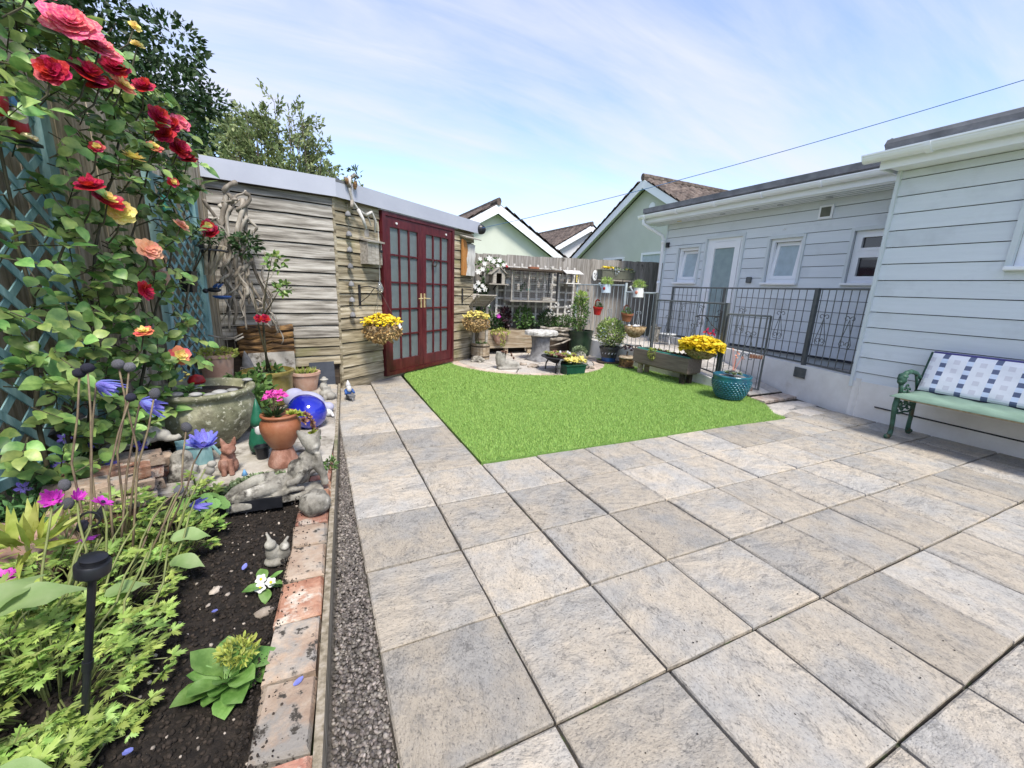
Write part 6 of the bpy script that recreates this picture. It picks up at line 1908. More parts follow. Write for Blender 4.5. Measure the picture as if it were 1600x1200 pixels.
# --- lilac draped sleeper
statue('sleeping_figure', 'pale lilac draped figure asleep behind the blue pot', (-1.16, 1.38, PZ), [('b', (0, 0, .085), (.16, .085, .085)), ('b', (-.1, .02, .1), (.09, .08, .085)), ('b', (.1, -.03, .075), (.075, .065, .065)), ('t', [(.12, -.06, .05), (.17, -.1, .03), (.2, -.12, .03)], [.03, .024, .022]), ('b', (.19, .0, .05), (.045, .042, .04))], 'cloth_lilac', .008, -.5).scale = (1.1, 1.1, 1.1)
statue('white_goose', 'small white china goose lying in front of the sleeping figure', (-.99, 1.15, PZ), [('b', (0, 0, .04), (.05, .035, .035)), ('t', [(.03, 0, .05), (.06, -.01, .03), (.075, -.02, .02)], [.018, .013, .01]), ('b', (-.02, -.04, .02), (.03, .025, .02))], 'white_paint', .005, -.7, 'ornament')
# --- stone frog in a car, slate sheet, gnome with a barrow
statue('stone_car_figure', 'buff stone figure in a hat driving a little car', (-.98, 1.78, PZ), [('b', (0, 0, .05), (.06, .09, .045)), ('b', (0, -.07, .045), (.05, .05, .04)), ('b', (-.055, -.06, .025), (.02, .028, .026)), ('b', (.055, -.06, .025), (.02, .028, .026)), ('b', (-.055, .06, .025), (.02, .028, .026)), ('b', (.055, .06, .025), (.02, .028, .026)), ('x', (0, -.01, .1), (.08, .012, .05)), ('b', (-.005, .035, .12), (.038, .034, .05)), ('b', (0, .03, .175), (.026, .026, .028)), ('b', (0, .03, .192), (.042, .042, .008)), ('b', (0, .03, .205), (.022, .022, .018))], 'stone_pale', .005, .5)
m = MB(); m.box((0, 0, .13), (.26, .012, .26)); o = m.build('slate_sheet', 'slate', loc=(-1.0, 2.40, PZ), rz=.17); o.rotation_euler = (-.12, 0, .17); tag(o, 'dark blue grey slate sheet leaning on the summerhouse corner', 'slate')
gn = thing('barrow_gnome', 'little gnome with white hat, blue coat and wheelbarrow beside the doors', 'gnome', (-.76, 2.06, 0), .3)
m = MB(); m.ball((0, 0, .09), (.04, .035, .045), 14, 10); m.tube([(-.035, -.01, .11), (-.045, -.05, .075)], [.014, .011], 8); m.tube([(.035, -.01, .11), (.045, -.05, .075)], [.014, .011], 8); m.build('coat', 'blue_paint', gn, smooth=True)
m = MB(); m.ball((0, -.012, .135), (.03, .028, .03), 12, 9); m.ball((0, -.03, .12), (.026, .018, .03), 10, 8); m.tube([(0, 0, .145), (0, .002, .18), (0, .004, .215)], [.034, .02, .003], 12); m.build('head', 'white_paint', gn, smooth=True)
m = MB(); m.tube([(-.015, 0, 0), (-.015, 0, .06)], .014, 8); m.tube([(.015, 0, 0), (.015, 0, .06)], .014, 8); m.build('legs', 'rail_grey', gn, smooth=True)
m = MB(); m.box((0, -.07, .05), (.055, .06, .035), taper=1.3); m.tube([(-.03, -.04, .06), (-.045, -.0, .07)], .004, 5); m.tube([(.03, -.04, .06), (.045, 0, .07)], .004, 5); m.lathe([(.018, -.006), (.018, .006)], 12, (0, -.1, .02), R=Matrix.Rotation(math.pi / 2, 3, 'Y')); m.build('wheelbarrow', 'stone_grey', gn)
gg = thing('green_gnome', 'gnome in a green coat and pointed hat beside the terracotta urn', 'gnome', (-1.42, .46, PZ), .2)
m = MB(); m.lathe([(.06, .03), (.065, .08), (.05, .15), (.035, .19), (.001, .195)], 16); m.build('coat', 'green_paint', gg, smooth=True)
m = MB(); m.lathe([(.045, .2), (.04, .24), (.02, .32), (.002, .38)], 16); m.build('hat', 'green_paint', gg, smooth=True)
m = MB(); m.ball((0, -.01, .2), (.035, .035, .035), 12, 8); m.ball((0, -.035, .17), (.026, .02, .04), 10, 8); m.build('beard', 'white_paint', gg, smooth=True)
bk = thing('black_bucket', 'small black plastic plant pot in front of the green gnome', 'pot', (-1.4, .36, PZ))
m = MB(); m.lathe(pot_prof(.032, .042, .085, .012, .004, .004), 20); m.build('body', 'black_plastic', bk)

# --- olive glazed pot with a standard rose
op = pot('olive_pot', 'olive glazed cylinder pot by the summerhouse wall', 'pot', (-1.47, 1.78, PZ), [(.17, 0), (.19, .01), (.2, .12), (.205, .26), (.215, .275), (.225, .29), (.225, .315), (.2, .32), (.195, .28), (.001, .27)], 'glaze_olive', .28, .195, 36)
for sx in (-.12, .1):
    m = MB(); m.tube([(sx + .02 * math.cos(t), -.2 - .006, .12 + .02 * math.sin(t)) for t in np.linspace(0, 6, 12)], .004, 5); m.build('butterfly_motif', 'gold', op)
rt = thing('standard_rose', 'young rose with bare stems and one red bloom in the olive pot', 'rose', (-1.47, 1.78, .37))
m = MB(); m.tube([(.0, 0, 0), (.0, -.02, .35), (.01, -.05, .55), (.05, -.06, .78), (.12, -.08, 1.05)], [.011, .01, .008, .006, .003], 7); m.build('stem', 'cane', rt, smooth=True)
m = MB(); m.tube([(.03, 0, 0), (-.03, -.03, .4), (-.05, -.04, .85)], [.009, .007, .003], 7); m.build('stem', 'cane', rt, smooth=True)
m = MB(); m.tube([(.02, -.05, .55), (.12, -.07, .72), (.19, -.1, .84)], [.006, .004, .002], 6); m.build('stem', 'cane', rt, smooth=True)
bush('leaves', rt, (.15, -.08, 1.02), (.07, .06, .07), 46, .06, .035, 'leaf_rose_small', .2)
bush('leaves', rt, (.19, -.1, .8), (.07, .06, .06), 40, .06, .035, 'leaf_rose_small', .1)
bush('leaves', rt, (.0, 0, .04), (.12, .12, .05), 60, .06, .035, 'leaf_mid', .3)
inst_me(RM['red'], 'bloom', rt, aim((.03, -.1, .53), (.2, -1, .3), .04)); inst_me(RM['red'], 'bloom', rt, aim((-.02, -.1, .53), (-.2, -1, .3), .036))
gp = pot('terracotta_pot', 'wide pale terracotta pot with short grass beside the slate sheet', 'pot', (-1.17, 2.22, PZ), pot_prof(.105, .14, .2, .03, .01, .015), 'terracotta_pale', .175, .125)
ga = thing('pot_grass', 'short yellowish grass tuft in the wide terracotta pot', 'plant', (-1.17, 2.22, .27)); tufts('leaves', ga, (0, 0, 0), .1, 120, .09, .008, 'leaf_yellowgreen', .5)
# --- corner group: tall terracotta pot, grey ornaments, slab, bark board
tp = pot('tall_terracotta_pot', 'tall pale terracotta pot with lime creeping plant at the fence corner', 'pot', (-1.83, 1.66, PZ), pot_prof(.085, .125, .5, .03, .008, .015), 'terracotta_pale', .46, .11)
tc_ = thing('lime_creeper', 'lime green creeping plant topping the tall terracotta pot', 'plant', (-1.83, 1.66, .6)); bush('leaves', tc_, (0, 0, .0), (.16, .14, .05), 420, .03, .02, 'leaf_yellowgreen', .4)
statue('grey_ornament', 'pile of mottled grey stone ornaments under a pointed stone cap', (-1.62, 2.05, PZ), [('b', (0, 0, .1), (.13, .1, .12)), ('b', (.1, -.04, .08), (.1, .08, .09)), ('b', (-.06, -.06, .07), (.08, .07, .08)), ('b', (.03, -.02, .22), (.09, .07, .08)), ('t', [(-.04, .02, .28), (-.05, .02, .38), (-.06, .02, .46)], [.06, .035, .006]), ('b', (.14, -.08, .16), (.06, .05, .05))], 'stone_grey', .009)
dw_ = thing('dried_wreath', 'tangled wreath of dried twigs on the grey stone ornaments', 'wreath', (-1.6, 1.97, .36))
m = MB()
for k in range(60):
    a = qa.uniform(0, 6.28); a2 = a + qa.uniform(.6, 1.8); r1, r2 = qa.uniform(.06, .12), qa.uniform(.06, .12)
    m.tube([(r1 * math.cos(a), r1 * math.sin(a) * .7, qa.uniform(-.02, .04)), (r2 * math.cos((a + a2) / 2) * 1.1, r2 * math.sin((a + a2) / 2) * .8, qa.uniform(-.01, .05)), (r2 * math.cos(a2), r2 * math.sin(a2) * .7, qa.uniform(-.02, .04))], .0035, 4, cap=False)
o = m.build('twigs', 'driftwood', dw_); o['kind'] = 'stuff'
m = MB(); m.box((0, 0, .2), (.42, .04, .4)); o = m.build('leaning_slab', 'concrete', loc=(-1.47, 2.3, PZ)); o.rotation_euler = (-.06, 0, .17); tag(o, 'square pale concrete slab leaning behind the olive pot', 'slab')
m = MB()
for k in range(5):
    pts = [(-.26 + .1 * i, .01 * math.sin(i * 1.7 + k), -.13 + .062 * k + .012 * math.sin(i * 2.1 + k)) for i in range(6)]
    m.tube(pts, [.04 + .008 * math.sin(i * 3 + k) for i in range(6)], 8)
o = m.build('bark_board', 'bark', smooth=True, loc=(-1.5, 2.36, .62), rz=.17); tag(o, 'dark brown rippled bark log against the summerhouse side', 'bark')

# --- twisted driftwood in the corner
dr = thing('driftwood_tangle', 'pale tangle of twisted driftwood branches hanging in the fence corner', 'driftwood', (-1.68, 2.14, .7))
DO = Vector((-1.68, 2.14, .7))
qd = random.Random(77)
def twist(p0, p1, r, amp, seed, n=16):
    q_ = random.Random(seed); p0, p1 = Vector(p0), Vector(p1); ph = q_.uniform(0, 6); w = q_.uniform(7, 13)
    pts = []
    for i in range(n + 1):
        t = i / n
        a = amp * (.5 + .5 * math.sin(3 * t + ph))
        pts.append(p0.lerp(p1, t) + Vector((a * math.sin(w * t + ph), -abs(a * .6 * math.cos(w * t * .8 + ph)), a * .25 * math.sin(w * 1.7 * t))) - DO)
    m_ = MB(); m_.tube(pts, [r * (1.15 - .65 * i / n) * (1 + .12 * math.sin(i * 2.3 + seed)) for i in range(n + 1)], 8)
    return m_.build('branch', 'driftwood', dr, smooth=True)
ends = [((-1.72, 2.13, 2.02), (-1.74, 2.1, .95), .03), ((-1.62, 2.13, 1.95), (-1.6, 2.1, 1.0), .028), ((-1.55, 2.14, 1.9), (-1.62, 2.1, 1.25), .026), ((-1.78, 2.1, 1.7), (-1.72, 2.1, .8), .03), ((-1.7, 2.1, 1.5), (-1.5, 2.12, .82), .024),
        ((-1.62, 2.12, 1.4), (-1.66, 2.08, .85), .026), ((-1.55, 2.14, 1.45), (-1.38, 2.16, .72), .02), ((-1.85, 2.05, 1.9), (-1.66, 2.12, 1.5), .018), ((-1.84, 2.08, 1.55), (-1.6, 2.13, 1.95), .018), ((-1.72, 2.12, 1.4), (-1.78, 2.05, .75), .022),
        ((-1.66, 2.12, 2.08), (-1.68, 2.12, 1.8), .026), ((-1.58, 2.13, 2.0), (-1.5, 2.14, 1.55), .022), ((-1.58, 2.12, 1.2), (-1.45, 2.14, .78), .018), ((-1.66, 2.1, 1.3), (-1.64, 2.07, .76), .02), ((-1.74, 2.12, 1.85), (-1.56, 2.14, 2.02), .022),
        ((-1.46, 2.15, 1.5), (-1.42, 2.15, .8), .014), ((-1.5, 2.13, 1.3), (-1.36, 2.17, .6), .013), ((-1.8, 2.06, 1.2), (-1.62, 2.1, 1.55), .016)]
for k, (a, b, r) in enumerate(ends):
    twist(a, b, r * .75, .03 + .02 * (k % 3), k + 3)
    if k % 3 != 2: twist((a[0] + .05, a[1] - .03, a[2] - .15), (b[0] - .04, b[1] - .02, b[2] + .1), r * .45, .045, k + 40)
fp = thing('corner_fern', 'small dark green fern tucked into the driftwood', 'plant', (-1.6, 2.02, 1.5))
bush('leaves', fp, (.03, 0, .04), (.12, .06, .1), 150, .06, .028, 'leaf_dark', .1)
bush('leaves', fp, (-.22, -.2, .08), (.1, .08, .09), 130, .06, .022, 'leaf_dark', .1)
# hay rack basket with black pot
hr = thing('wall_basket', 'weathered timber slat wall basket on the fence beside the driftwood', 'wall basket', (-1.88, 1.78, 1.36))
for k in range(8):
    t = k / 7; a = -1.2 + 2.4 * t
    m = MB(); m.tube([(.02 + .17 * math.cos(a), .17 * math.sin(a), .14), (.02 + .05 * math.cos(a), .05 * math.sin(a), -.1)], .014, 5); m.build('slat', 'wood_fence', hr)
m = MB(); m.tube([(.02 + .18 * math.cos(a), .18 * math.sin(a), .1) for a in np.linspace(-1.4, 1.4, 12)], .008, 6); m.build('rim', 'black_metal', hr)
m = MB(); m.lathe(pot_prof(.05, .08, .14), 16, (.08, 0, 0)); m.build('liner', 'black_plastic', hr)
hb = thing('hanging_bucket', 'square black pot hanging on the fence under the timber basket', 'pot', (-1.86, 1.22, 1.13))
m = MB(); m.lathe([(.05, 0), (.062, .13), (.066, .135), (.066, .15), (.056, .15), (.05, .1), (.001, .1)], 4, R=R3(.6, 0, 0)); m.build('body', 'black_plastic', hb)
m = MB(); m.tube([(-.06, 0, .14), (-.1, .0, .2)], .003, 5); m.build('hook', 'black_metal', hb)
tf = thing('flowerpot_figure', 'little terracotta flowerpot man hanging on the narrow trellis', 'ornament', (-1.94, .95, 1.18))
m = MB(); m.lathe([(.03, 0), (.045, .07), (.047, .09), (.02, .092)], 14); m.build('trunk', 'terracotta_pale', tf); m = MB(); m.lathe([(.024, .09), (.036, .15), (.04, .155), (.04, .17), (.02, .172)], 14); m.build('head', 'terracotta_pale', tf)
m = MB(); m.lathe([(.045, .172), (.04, .19), (.028, .196), (.024, .21), (.001, .212)], 14); m.build('hat', 'terracotta_pale', tf)
for s_ in (-1, 1):
    m = MB(); m.tube([(.0, s_ * .04, .08), (.01, s_ * .08, .05), (.02, s_ * .09, .0)], [.018, .016, .014], 8); m.build('arm', 'terracotta_pale', tf)
    m = MB(); m.tube([(.02, s_ * .02, 0), (.03, s_ * .03, -.06)], [.018, .016], 8); m.build('leg', 'terracotta_pale', tf)
tm_ = thing('teal_mask', 'small turquoise leaf ornament on the narrow trellis', 'ornament', (-1.98, 1.42, 1.74))
m = MB(); m.ball((0, 0, 0), (.02, .055, .075), 14, 10, lump=.3, seed=3, lf=3); m.build('face', 'plastic_teal', tm_, smooth=True); m = MB(); m.tube([(-.02, 0, .05), (-.05, 0, .08)], .003, 4); m.build('hook', 'black_metal', tm_)
bd = thing('metal_bird', 'dark blue metal dragonfly ornament dangling under the driftwood', 'ornament', (-1.78, 1.62, 1.14))
m = MB(); m.ball((0, 0, 0), (.05, .02, .02), 12, 8); m.ball((-.06, 0, -.01), (.022, .02, .02), 10, 8); m.build('body', 'black_plastic', bd, smooth=True)
for s_ in (-1, 1):
    for dx in (0, .03):
        m = MB(); m.leaf((dx, 0, .01), (.3, s_ * .5, .6), (0, 0, 1), .08, .03); m.build('wing', 'blue_paint', bd)
m = MB(); m.tube([(0, 0, .02), (.02, .12, .3), (.06, .35, .5)], .0015, 4); m.build('thread', 'wire', bd)
sw = thing('dish_mobile', 'dark dish with a twig swing hanging on thin cords in the corner', 'mobile', (-1.74, 1.68, .74))
m = MB(); m.lathe([(.001, .325), (.05, .33), (.07, .345), (.066, .352), (.001, .335)], 20); m.build('dish', 'blue_paint', sw, smooth=True)
m = MB()
m.tube([(-.13, -.02, .02), (-.04, 0, -.005), (.05, .0, -.01), (.12, .0, .03)], [.006, .008, .008, .005], 6); m.tube([(.06, -.02, -.03), (.12, .01, .0)], .008, 6); m.build('twig', 'driftwood', sw)
m = MB()
for x, y in ((-.06, 0), (.05, .02), (.0, -.02)): m.tube([(x, y, -.14), (x * .9, y, .33), (.0, .1, .75)], .0016, 4)
o = m.build('cords', 'driftwood', sw); o['kind'] = 'stuff'
# gnome on the lattice and a ladybird
gl_ = thing('lattice_gnome', 'small gnome in red and white sitting on a tiny shelf on the lattice', 'gnome', (-2.1, .02, 1.78))
m = MB(); m.box((0, 0, -.012), (.09, .1, .012)); m.build('shelf', 'black_plastic', gl_); m = MB(); m.ball((0, 0, .05), (.03, .035, .05), 12, 9); m.build('coat', 'red_paint', gl_, smooth=True)
m = MB(); m.ball((.012, -.012, .085), (.026, .028, .035), 12, 9); m.build('beard', 'white_paint', gl_, smooth=True); m = MB(); m.tube([(0, 0, .105), (0, 0, .16)], [.026, .003], 10); m.build('hat', 'sky_blue_paint', gl_, smooth=True)
for s_ in (-1, 1):
    m = MB(); m.ball((.03, s_ * .018 - .01, .008), (.022, .014, .014), 8, 6); m.build('boot', 'gold', gl_, smooth=True)
gl2 = thing('red_gnome', 'red coated gnome ornament hanging at the top of the lattice', 'gnome', (-2.12, -.06, 1.9))
m = MB(); m.ball((0, 0, 0), (.035, .045, .065), 12, 9); m.build('coat', 'red_paint', gl2, smooth=True); m = MB(); m.tube([(-.02, 0, .05), (-.07, 0, .06)], .004, 5); m.build('hook', 'black_metal', gl2)
lb = thing('ladybird', 'red metal ladybird fixed on the teal lattice', 'ornament', (-2.2, -.13, 1.43))
m = MB(); m.ball((0, 0, 0), (.02, .04, .05), 12, 9); m.build('shell', 'red_paint', lb, smooth=True); m = MB(); m.ball((.004, 0, .05), (.016, .02, .016), 8, 6); m.build('head', 'black_plastic', lb, smooth=True)
tool = thing('garden_gnome_white', 'white and grey china figure standing behind the half barrel bowl', 'ornament', (-1.98, .62, .3))
m = MB(); m.lathe([(.03, 0), (.035, .04), (.022, .1), (.02, .12)], 12); m.ball((0, 0, .14), .026, 10, 8); m.build('figure', 'stone_pale', tool, smooth=True)
# ================================================================== things hung on the summerhouse
def fp_(s, off, z): return A_ + u_ * s + n_ * off + Vector((0, 0, z))
rzF = math.atan2(u_.y, u_.x)
# string of bells
bc = thing('bell_chain', 'string of small grey metal bells hanging left of the doors', 'wind chime', tuple(fp_(.16, .06, .8)), rzF)
m = MB(); m.tube([(0, 0, .02), (0, 0, 1.3)], .002, 4); m.build('cord', 'wire', bc)
bm2 = MB(); bm2.lathe([(.036, 0), (.03, .02), (.026, .045), (.012, .06), (.006, .065)], 12); bell = mesh_only(bm2, 'bell', 'stone_grey', smooth=True)
for k, z in enumerate((.05, .22, .4, .6, .78, .95, 1.16)): inst_me(bell, 'bell', bc, TRS((0, 0, z), k, (1, 1, .9)))
m = MB(); m.tube([(0, .06, 1.3), (0, 0, 1.3)], .004, 5); m.build('hook', 'black_metal', bc)
# antler driftwood with cones
al = thing('driftwood_antlers', 'bleached driftwood branches with fir cones fixed above the bell string', 'driftwood', tuple(fp_(.2, .09, 1.95)), rzF)
for k, pts in enumerate(([(-.02, 0, .42), (-.04, -.01, .3), (.0, 0, .18), (.06, -.02, .1), (.2, -.02, .05), (.26, -.01, -.05)], [(.06, -.02, .1), (.1, -.05, .0), (.14, -.05, -.1)], [(.18, -.02, .06), (.24, -.04, .1), (.32, -.02, .02), (.33, 0, -.12)], [(-.03, -.01, .3), (-.08, -.02, .36), (-.1, -.01, .4)], [(.0, 0, .18), (-.04, -.03, .1)], [(-.02, 0, .4), (.05, 0, .46), (.1, 0, .44)])):
    m = MB(); m.tube(pts, [.02 - .0025 * i for i in range(len(pts))], 7); m.build('branch', 'drift_white' if k < 3 else 'driftwood', al, smooth=True)
for (x, z) in ((-.09, .36), (.02, .33), (.03, .36)):
    m = MB(); m.ball((x, -.03, z), (.02, .02, .032), 10, 8, lump=.4, seed=int(z * 100), lf=5); m.build('cone', 'bark', al)
bush('sprig', al, (.06, 0, .48), (.08, .03, .06), 30, .06, .02, 'leaf_dark', .5)
m = MB(); m.tube([(.05, .09, .1), (.05, -.01, .1)], .006, 5); m.build('bracket', 'black_metal', al)
# bird box
bx_ = thing('bird_box', 'weathered timber nest box with round hole beside the doors', 'bird box', tuple(fp_(.46, .045, 1.46)), rzF)
m = MB(); m.box((0, .03, .2), (.07, .02, .46)); m.build('back_plate', 'wood_pale', bx_)
for k in range(3):
    m = MB(); m.box((-.09 + .06 * k, -.1, .13), (.056, .015, .25)); m.build('front_board', 'wood_pale', bx_)
for s_ in (-1, 1):
    m = MB(); m.box((s_ * .105, -.04, .13), (.016, .13, .25)); m.build('side', 'wood_pale', bx_)
m = MB(); m.box((0, -.055, .275), (.26, .17, .018), rot=R3(0, .18)); m.build('lid', 'wood_pale', bx_)
m = MB(); m.lathe([(.018, 0), (.018, .012)], 16, (.08, -.121, .16), R=Matrix.Rotation(math.pi / 2, 3, 'X')); m.build('hole', 'black_plastic', bx_)
gb = thing('glass_bauble', 'clear glass drop hanging on a white cord beside the doors', 'ornament', tuple(fp_(.62, .05, 1.12)), rzF)
m = MB(); m.lathe([(.001, 0), (.035, .02), (.045, .06), (.03, .11), (.008, .15)], 14); m.build('drop', 'glass_clear', gb, smooth=True); m = MB(); m.tube([(0, 0, .15), (0, 0, .84), (.0, .04, .86)], .003, 5); m.build('cord', 'enamel_white', gb)
# hanging baskets on brackets
def bracket(name, label, s, z, reach):
    t = thing(name, label, 'bracket', tuple(fp_(s, .035, z)), rzF)
    m = MB(); m.box((0, 0, 0), (.03, .012, .24)); m.build('plate', 'black_metal', t)
    m = MB(); m.tube([(0, 0, .09), (0, -reach * .5, .11), (0, -reach, .085), (0, -reach, .06)], .006, 6); m.tube([(0, 0, -.09), (0, -reach * .5, .0), (0, -reach * .8, .09)], .005, 6); m.build('arm', 'black_metal', t)
    return t
bracket('basket_bracket', 'black iron bracket holding the yellow basket left of the doors', .3, 1.1, .3)
bracket('basket_bracket', 'black iron bracket holding the dried basket right of the doors', 2.5, 1.1, .3)
def basket(name, label, c, r, h, bodym, flowerm, nf, fsize, dry, spread=1.15, petals=5):
    t = thing(name, label, 'hanging basket', c)
    m = MB(); m.lathe([(.001, -h), (r * .55, -h * .9), (r * .9, -h * .45), (r, 0), (r * .93, .0), (r * .8, -h * .3), (.001, -h * .4)], 24); m.build('bowl', 'coir', t, smooth=True)
    if dry: bush('dried_foliage', t, (0, 0, -h * .3), (r * 1.08, r * 1.08, h * .75), 620, .04, .025, dry, -.2, .75)
    pts = []
    for k in range(nf):
        a = qa.uniform(0, 6.28); q_ = math.sqrt(qa.random()) * r * spread
        pts.append((q_ * math.cos(a), q_ * math.sin(a), .03 + .09 * r / .2 * (1 - (q_ / (r * spread)) ** 2) + qa.uniform(-.03, .02)))
    pts = [(x * qa.uniform(.85, 1.1), y_ * qa.uniform(.85, 1.1), z + .035 * mnoise.noise(Vector((x * 12, y_ * 12, r * 40)))) for x, y_, z in pts]
    florets('flowers', t, pts, fsize, flowerm, petals)
    bush('leaves', t, (0, 0, .01), (r * 1.05, r * 1.05, .05), 130, .045, .018, 'leaf_mid', .1)
    return t
lb_ = basket('hanging_basket', 'hanging basket of yellow flowers left of the maroon doors', tuple(fp_(.36, .32, .76)), .2, .2, 'coir', 'petal_gold', 340, .024, 'dry_flower')
for a in (0, 2.1, 4.2):
    m = MB(); m.tube([(.19 * math.cos(a), .19 * math.sin(a), 0), (-.02, .02, .42)], .0022, 4); m.build('chain', 'wire', lb_)
m = MB(); m.leaf((.17, -.12, -.02), (.4, 0, 1), (0, -1, 0), .06, .04); m.leaf((.17, -.12, -.02), (1, 0, .5), (0, -1, 0), .05, .035); m.build('butterfly', 'enamel_white', lb_)
rb2 = basket('hanging_basket', 'hanging basket of browned flowers right of the maroon doors', tuple(fp_(2.5, .32, .74)), .2, .2, 'coir', 'petal_lemon', 130, .026, 'dry_flower')
for a in (0, 2.1, 4.2):
    m = MB(); m.tube([(.19 * math.cos(a), .19 * math.sin(a), 0), (0, .0, .4)], .0022, 4); m.build('chain', 'wire', rb2)
# live edge board
le = thing('live_edge_board', 'orange and bleached live edge timber plaque right of the doors', 'plaque', tuple(fp_(2.42, .06, 1.43)), rzF)
m = MB(); m.prism([(0, 0), (.1, 0), (.13, .12), (.11, .25), (.14, .38), (.12, .48), (.09, .54), (0, .56)], 0, .03, Matrix.Rotation(math.pi / 2, 4, 'X')); m.build('heartwood', 'orange_wood', le)
m = MB(); m.prism([(.11, 0), (.36, .0), (.37, .1), (.34, .22), (.38, .33), (.35, .44), (.36, .5), (.22, .5), (.14, .48), (.155, .38), (.125, .25), (.145, .12)], 0, .035, Matrix.Rotation(math.pi / 2, 4, 'X')); m.build('sapwood', 'drift_white', le)
m = MB(); m.box((.2, -.05, .6), (.44, .14, .012), rot=R3(0, .3)); m.build('cap', 'wood_pale', le)
# horseshoe
hs_ = thing('horseshoe', 'small rusty horseshoe nailed on the right hand glazed door', 'horseshoe', tuple(fp_(1.72, .065, 1.58)), rzF)
m = MB(); m.tube([(.055 * math.cos(a), 0, .06 * math.sin(a)) for a in np.linspace(math.radians(-220), math.radians(40), 14)], .009, 6, squash=.6); m.build('shoe', 'wood_dark', hs_)
# ================================================================== back corner
# --- square white trellis
wt_ = thing('white_trellis', 'square grid trellis with flaking white paint on the back fence', 'trellis', (2.2, 5.04, .5))
xs_ = [.02 + .178 * k for k in range(11)]
for k, x in enumerate(xs_):
    m = MB(); m.box((x, 0, .62), (.042, .018, 1.22 + .02 * (k % 2)), rot=R3(0, 0, .004 * (k % 3 - 1))); m.build('slat', 'wood_white', wt_)
for k in range(8):
    z = .1 + .152 * k
    m = MB(); m.box((.91, .018, z), (1.84, .016, .038)); m.build('slat', 'wood_white', wt_)
m = MB(); m.box((-.25, -.02, .65), (.035, .03, 1.3)); m.build('post', 'wood_white', wt_)
# --- clematis
cl = thing('clematis', 'white clematis with dark leaves climbing left of the bird house', 'clematis', (1.75, 4.93, .48))
bush('leaves', cl, (.1, 0, .45), (.16, .08, .5), 420, .075, .05, 'leaf_dark', .0)
bush('leaves', cl, (.3, 0, 1.18), (.3, .07, .14), 150, .07, .045, 'leaf_mid', .2)
bush('leaves', cl, (.25, -.1, .1), (.3, .1, .2), 260, .07, .045, 'leaf_dark', .2)
m = MB(); m.tube([(0, 0, -.05), (.05, 0, .5), (.1, 0, 1.0), (.4, 0, 1.25)], [.008, .006, .005, .003], 6); m.build('stem', 'cane', cl)
cw = MB()
for j in range(6): petal_patch(cw, Vector(), Vector((0, 0, 1)), Vector((math.cos(j * 1.047), math.sin(j * 1.047), 0)), 1, .62, .1)
cw_me = mesh_only(cw, 'flower', 'petal_white')
for k, (x, z) in enumerate(((.02, 1.28), (.12, 1.2), (.3, 1.26), (.38, 1.18), (.42, 1.28), (.22, 1.3), (.5, 1.2), (.56, 1.1), (.62, .9), (.6, .85), (.0, .85), (-.05, .78), (.08, .8), (.02, .72), (.14, .74), (.2, .45), (.08, 1.1), (.0, 1.05))):
    inst_me(cw_me, 'flower', cl, aim((x, -.12 + .02 * (k % 3), z), (-.2 + .1 * (k % 4), -1, .3), .042 + .008 * (k % 3), k))
# --- nest house on the trellis
nh = thing('bird_house', 'grey timber bird house with pitched board roof on the trellis', 'bird house', (2.14, 4.86, 1.32))
m = MB(); m.box((0, 0, 0), (.4, .24, .02)); m.build('floor', 'wood_pale', nh)
for s_ in (-1, 1):
    m = MB(); m.box((s_ * .12, 0, .11), (.012, .2, .2)); m.build('side', 'wood_pale', nh)
    m = MB(); m.box((s_ * .085, -.1, .11), (.06, .012, .2)); m.build('front_board', 'wood_pale', nh)
    for k in range(3):
        R_ = R3(0, 0, s_ * .68); v = Vector((s_ * (.04 + .058 * k), 0, .285 - .046 * k)); m = MB(); m.box(v, (.07, .28, .012), rot=R_); m.build('roof_board', 'wood_pale', nh)
m = MB(); m.box((0, .09, .12), (.24, .012, .22)); m.build('back', 'wood_dark', nh)
m = MB(); m.prism([(-.13, 0), (.13, 0), (0, .105)], 0, .012, basis((1, 0, 0), (0, 0, 1), (0, -1, 0), (0, -.09, .2))); m.build('gable', 'wood_pale', nh)
m = MB(); m.tube([(0, .17, -.1), (0, 0, -.01)], .01, 6); m.build('bracket', 'black_metal', nh)
# --- wire aviary
cg = thing('wire_cage', 'old wire bird cage with dark flat roof hung on the trellis', 'cage', (2.86, 4.82, 1.02))
m = MB(); m.box((0, 0, 0), (1.06, .36, .022)); m.build('floor', 'wood_pale', cg)
m = MB(); m.prism([(-.58, -.24), (.6, -.22), (.6, .2), (-.58, .2)], .575, .615); m.build('roof', 'wood_dark', cg)
for (x, y) in ((-.5, -.17), (.5, -.17), (-.5, .17), (.5, .17), (-.14, -.17)):
    m = MB(); m.box((x, y, .29), (.022, .022, .56)); m.build('post', 'wood_pale' if x < .4 else 'black_metal', cg)
m = MB()
for k in range(24): m.tube([(-.5 + .024 * k * 1.7, -.18, .01), (-.5 + .024 * k * 1.7, -.18, .575)], .0016, 4, cap=False)
for k in range(15): m.tube([(-.5, -.181, .03 + .037 * k), (.46, -.181, .03 + .037 * k)], .0016, 4, cap=False)
for k in range(10): m.tube([(-.501, -.17 + .036 * k, .01), (-.501, -.17 + .036 * k, .575)], .0016, 4, cap=False)
for k in range(15): m.tube([(-.502, -.17, .03 + .037 * k), (-.502, .17, .03 + .037 * k)], .0016, 4, cap=False)
o = m.build('wire_mesh', 'steel', cg); o['kind'] = 'stuff'
m = MB(); m.box((.3, -.1, .05), (.2, .1, .07)); m.build('feed_box', 'wood_pale', cg)
m = MB(); m.tube([(-.2, .1, .2), (-.1, .05, .35)], [.05, .03], 8); m.build('perch_plant', 'leaf_dark', cg)
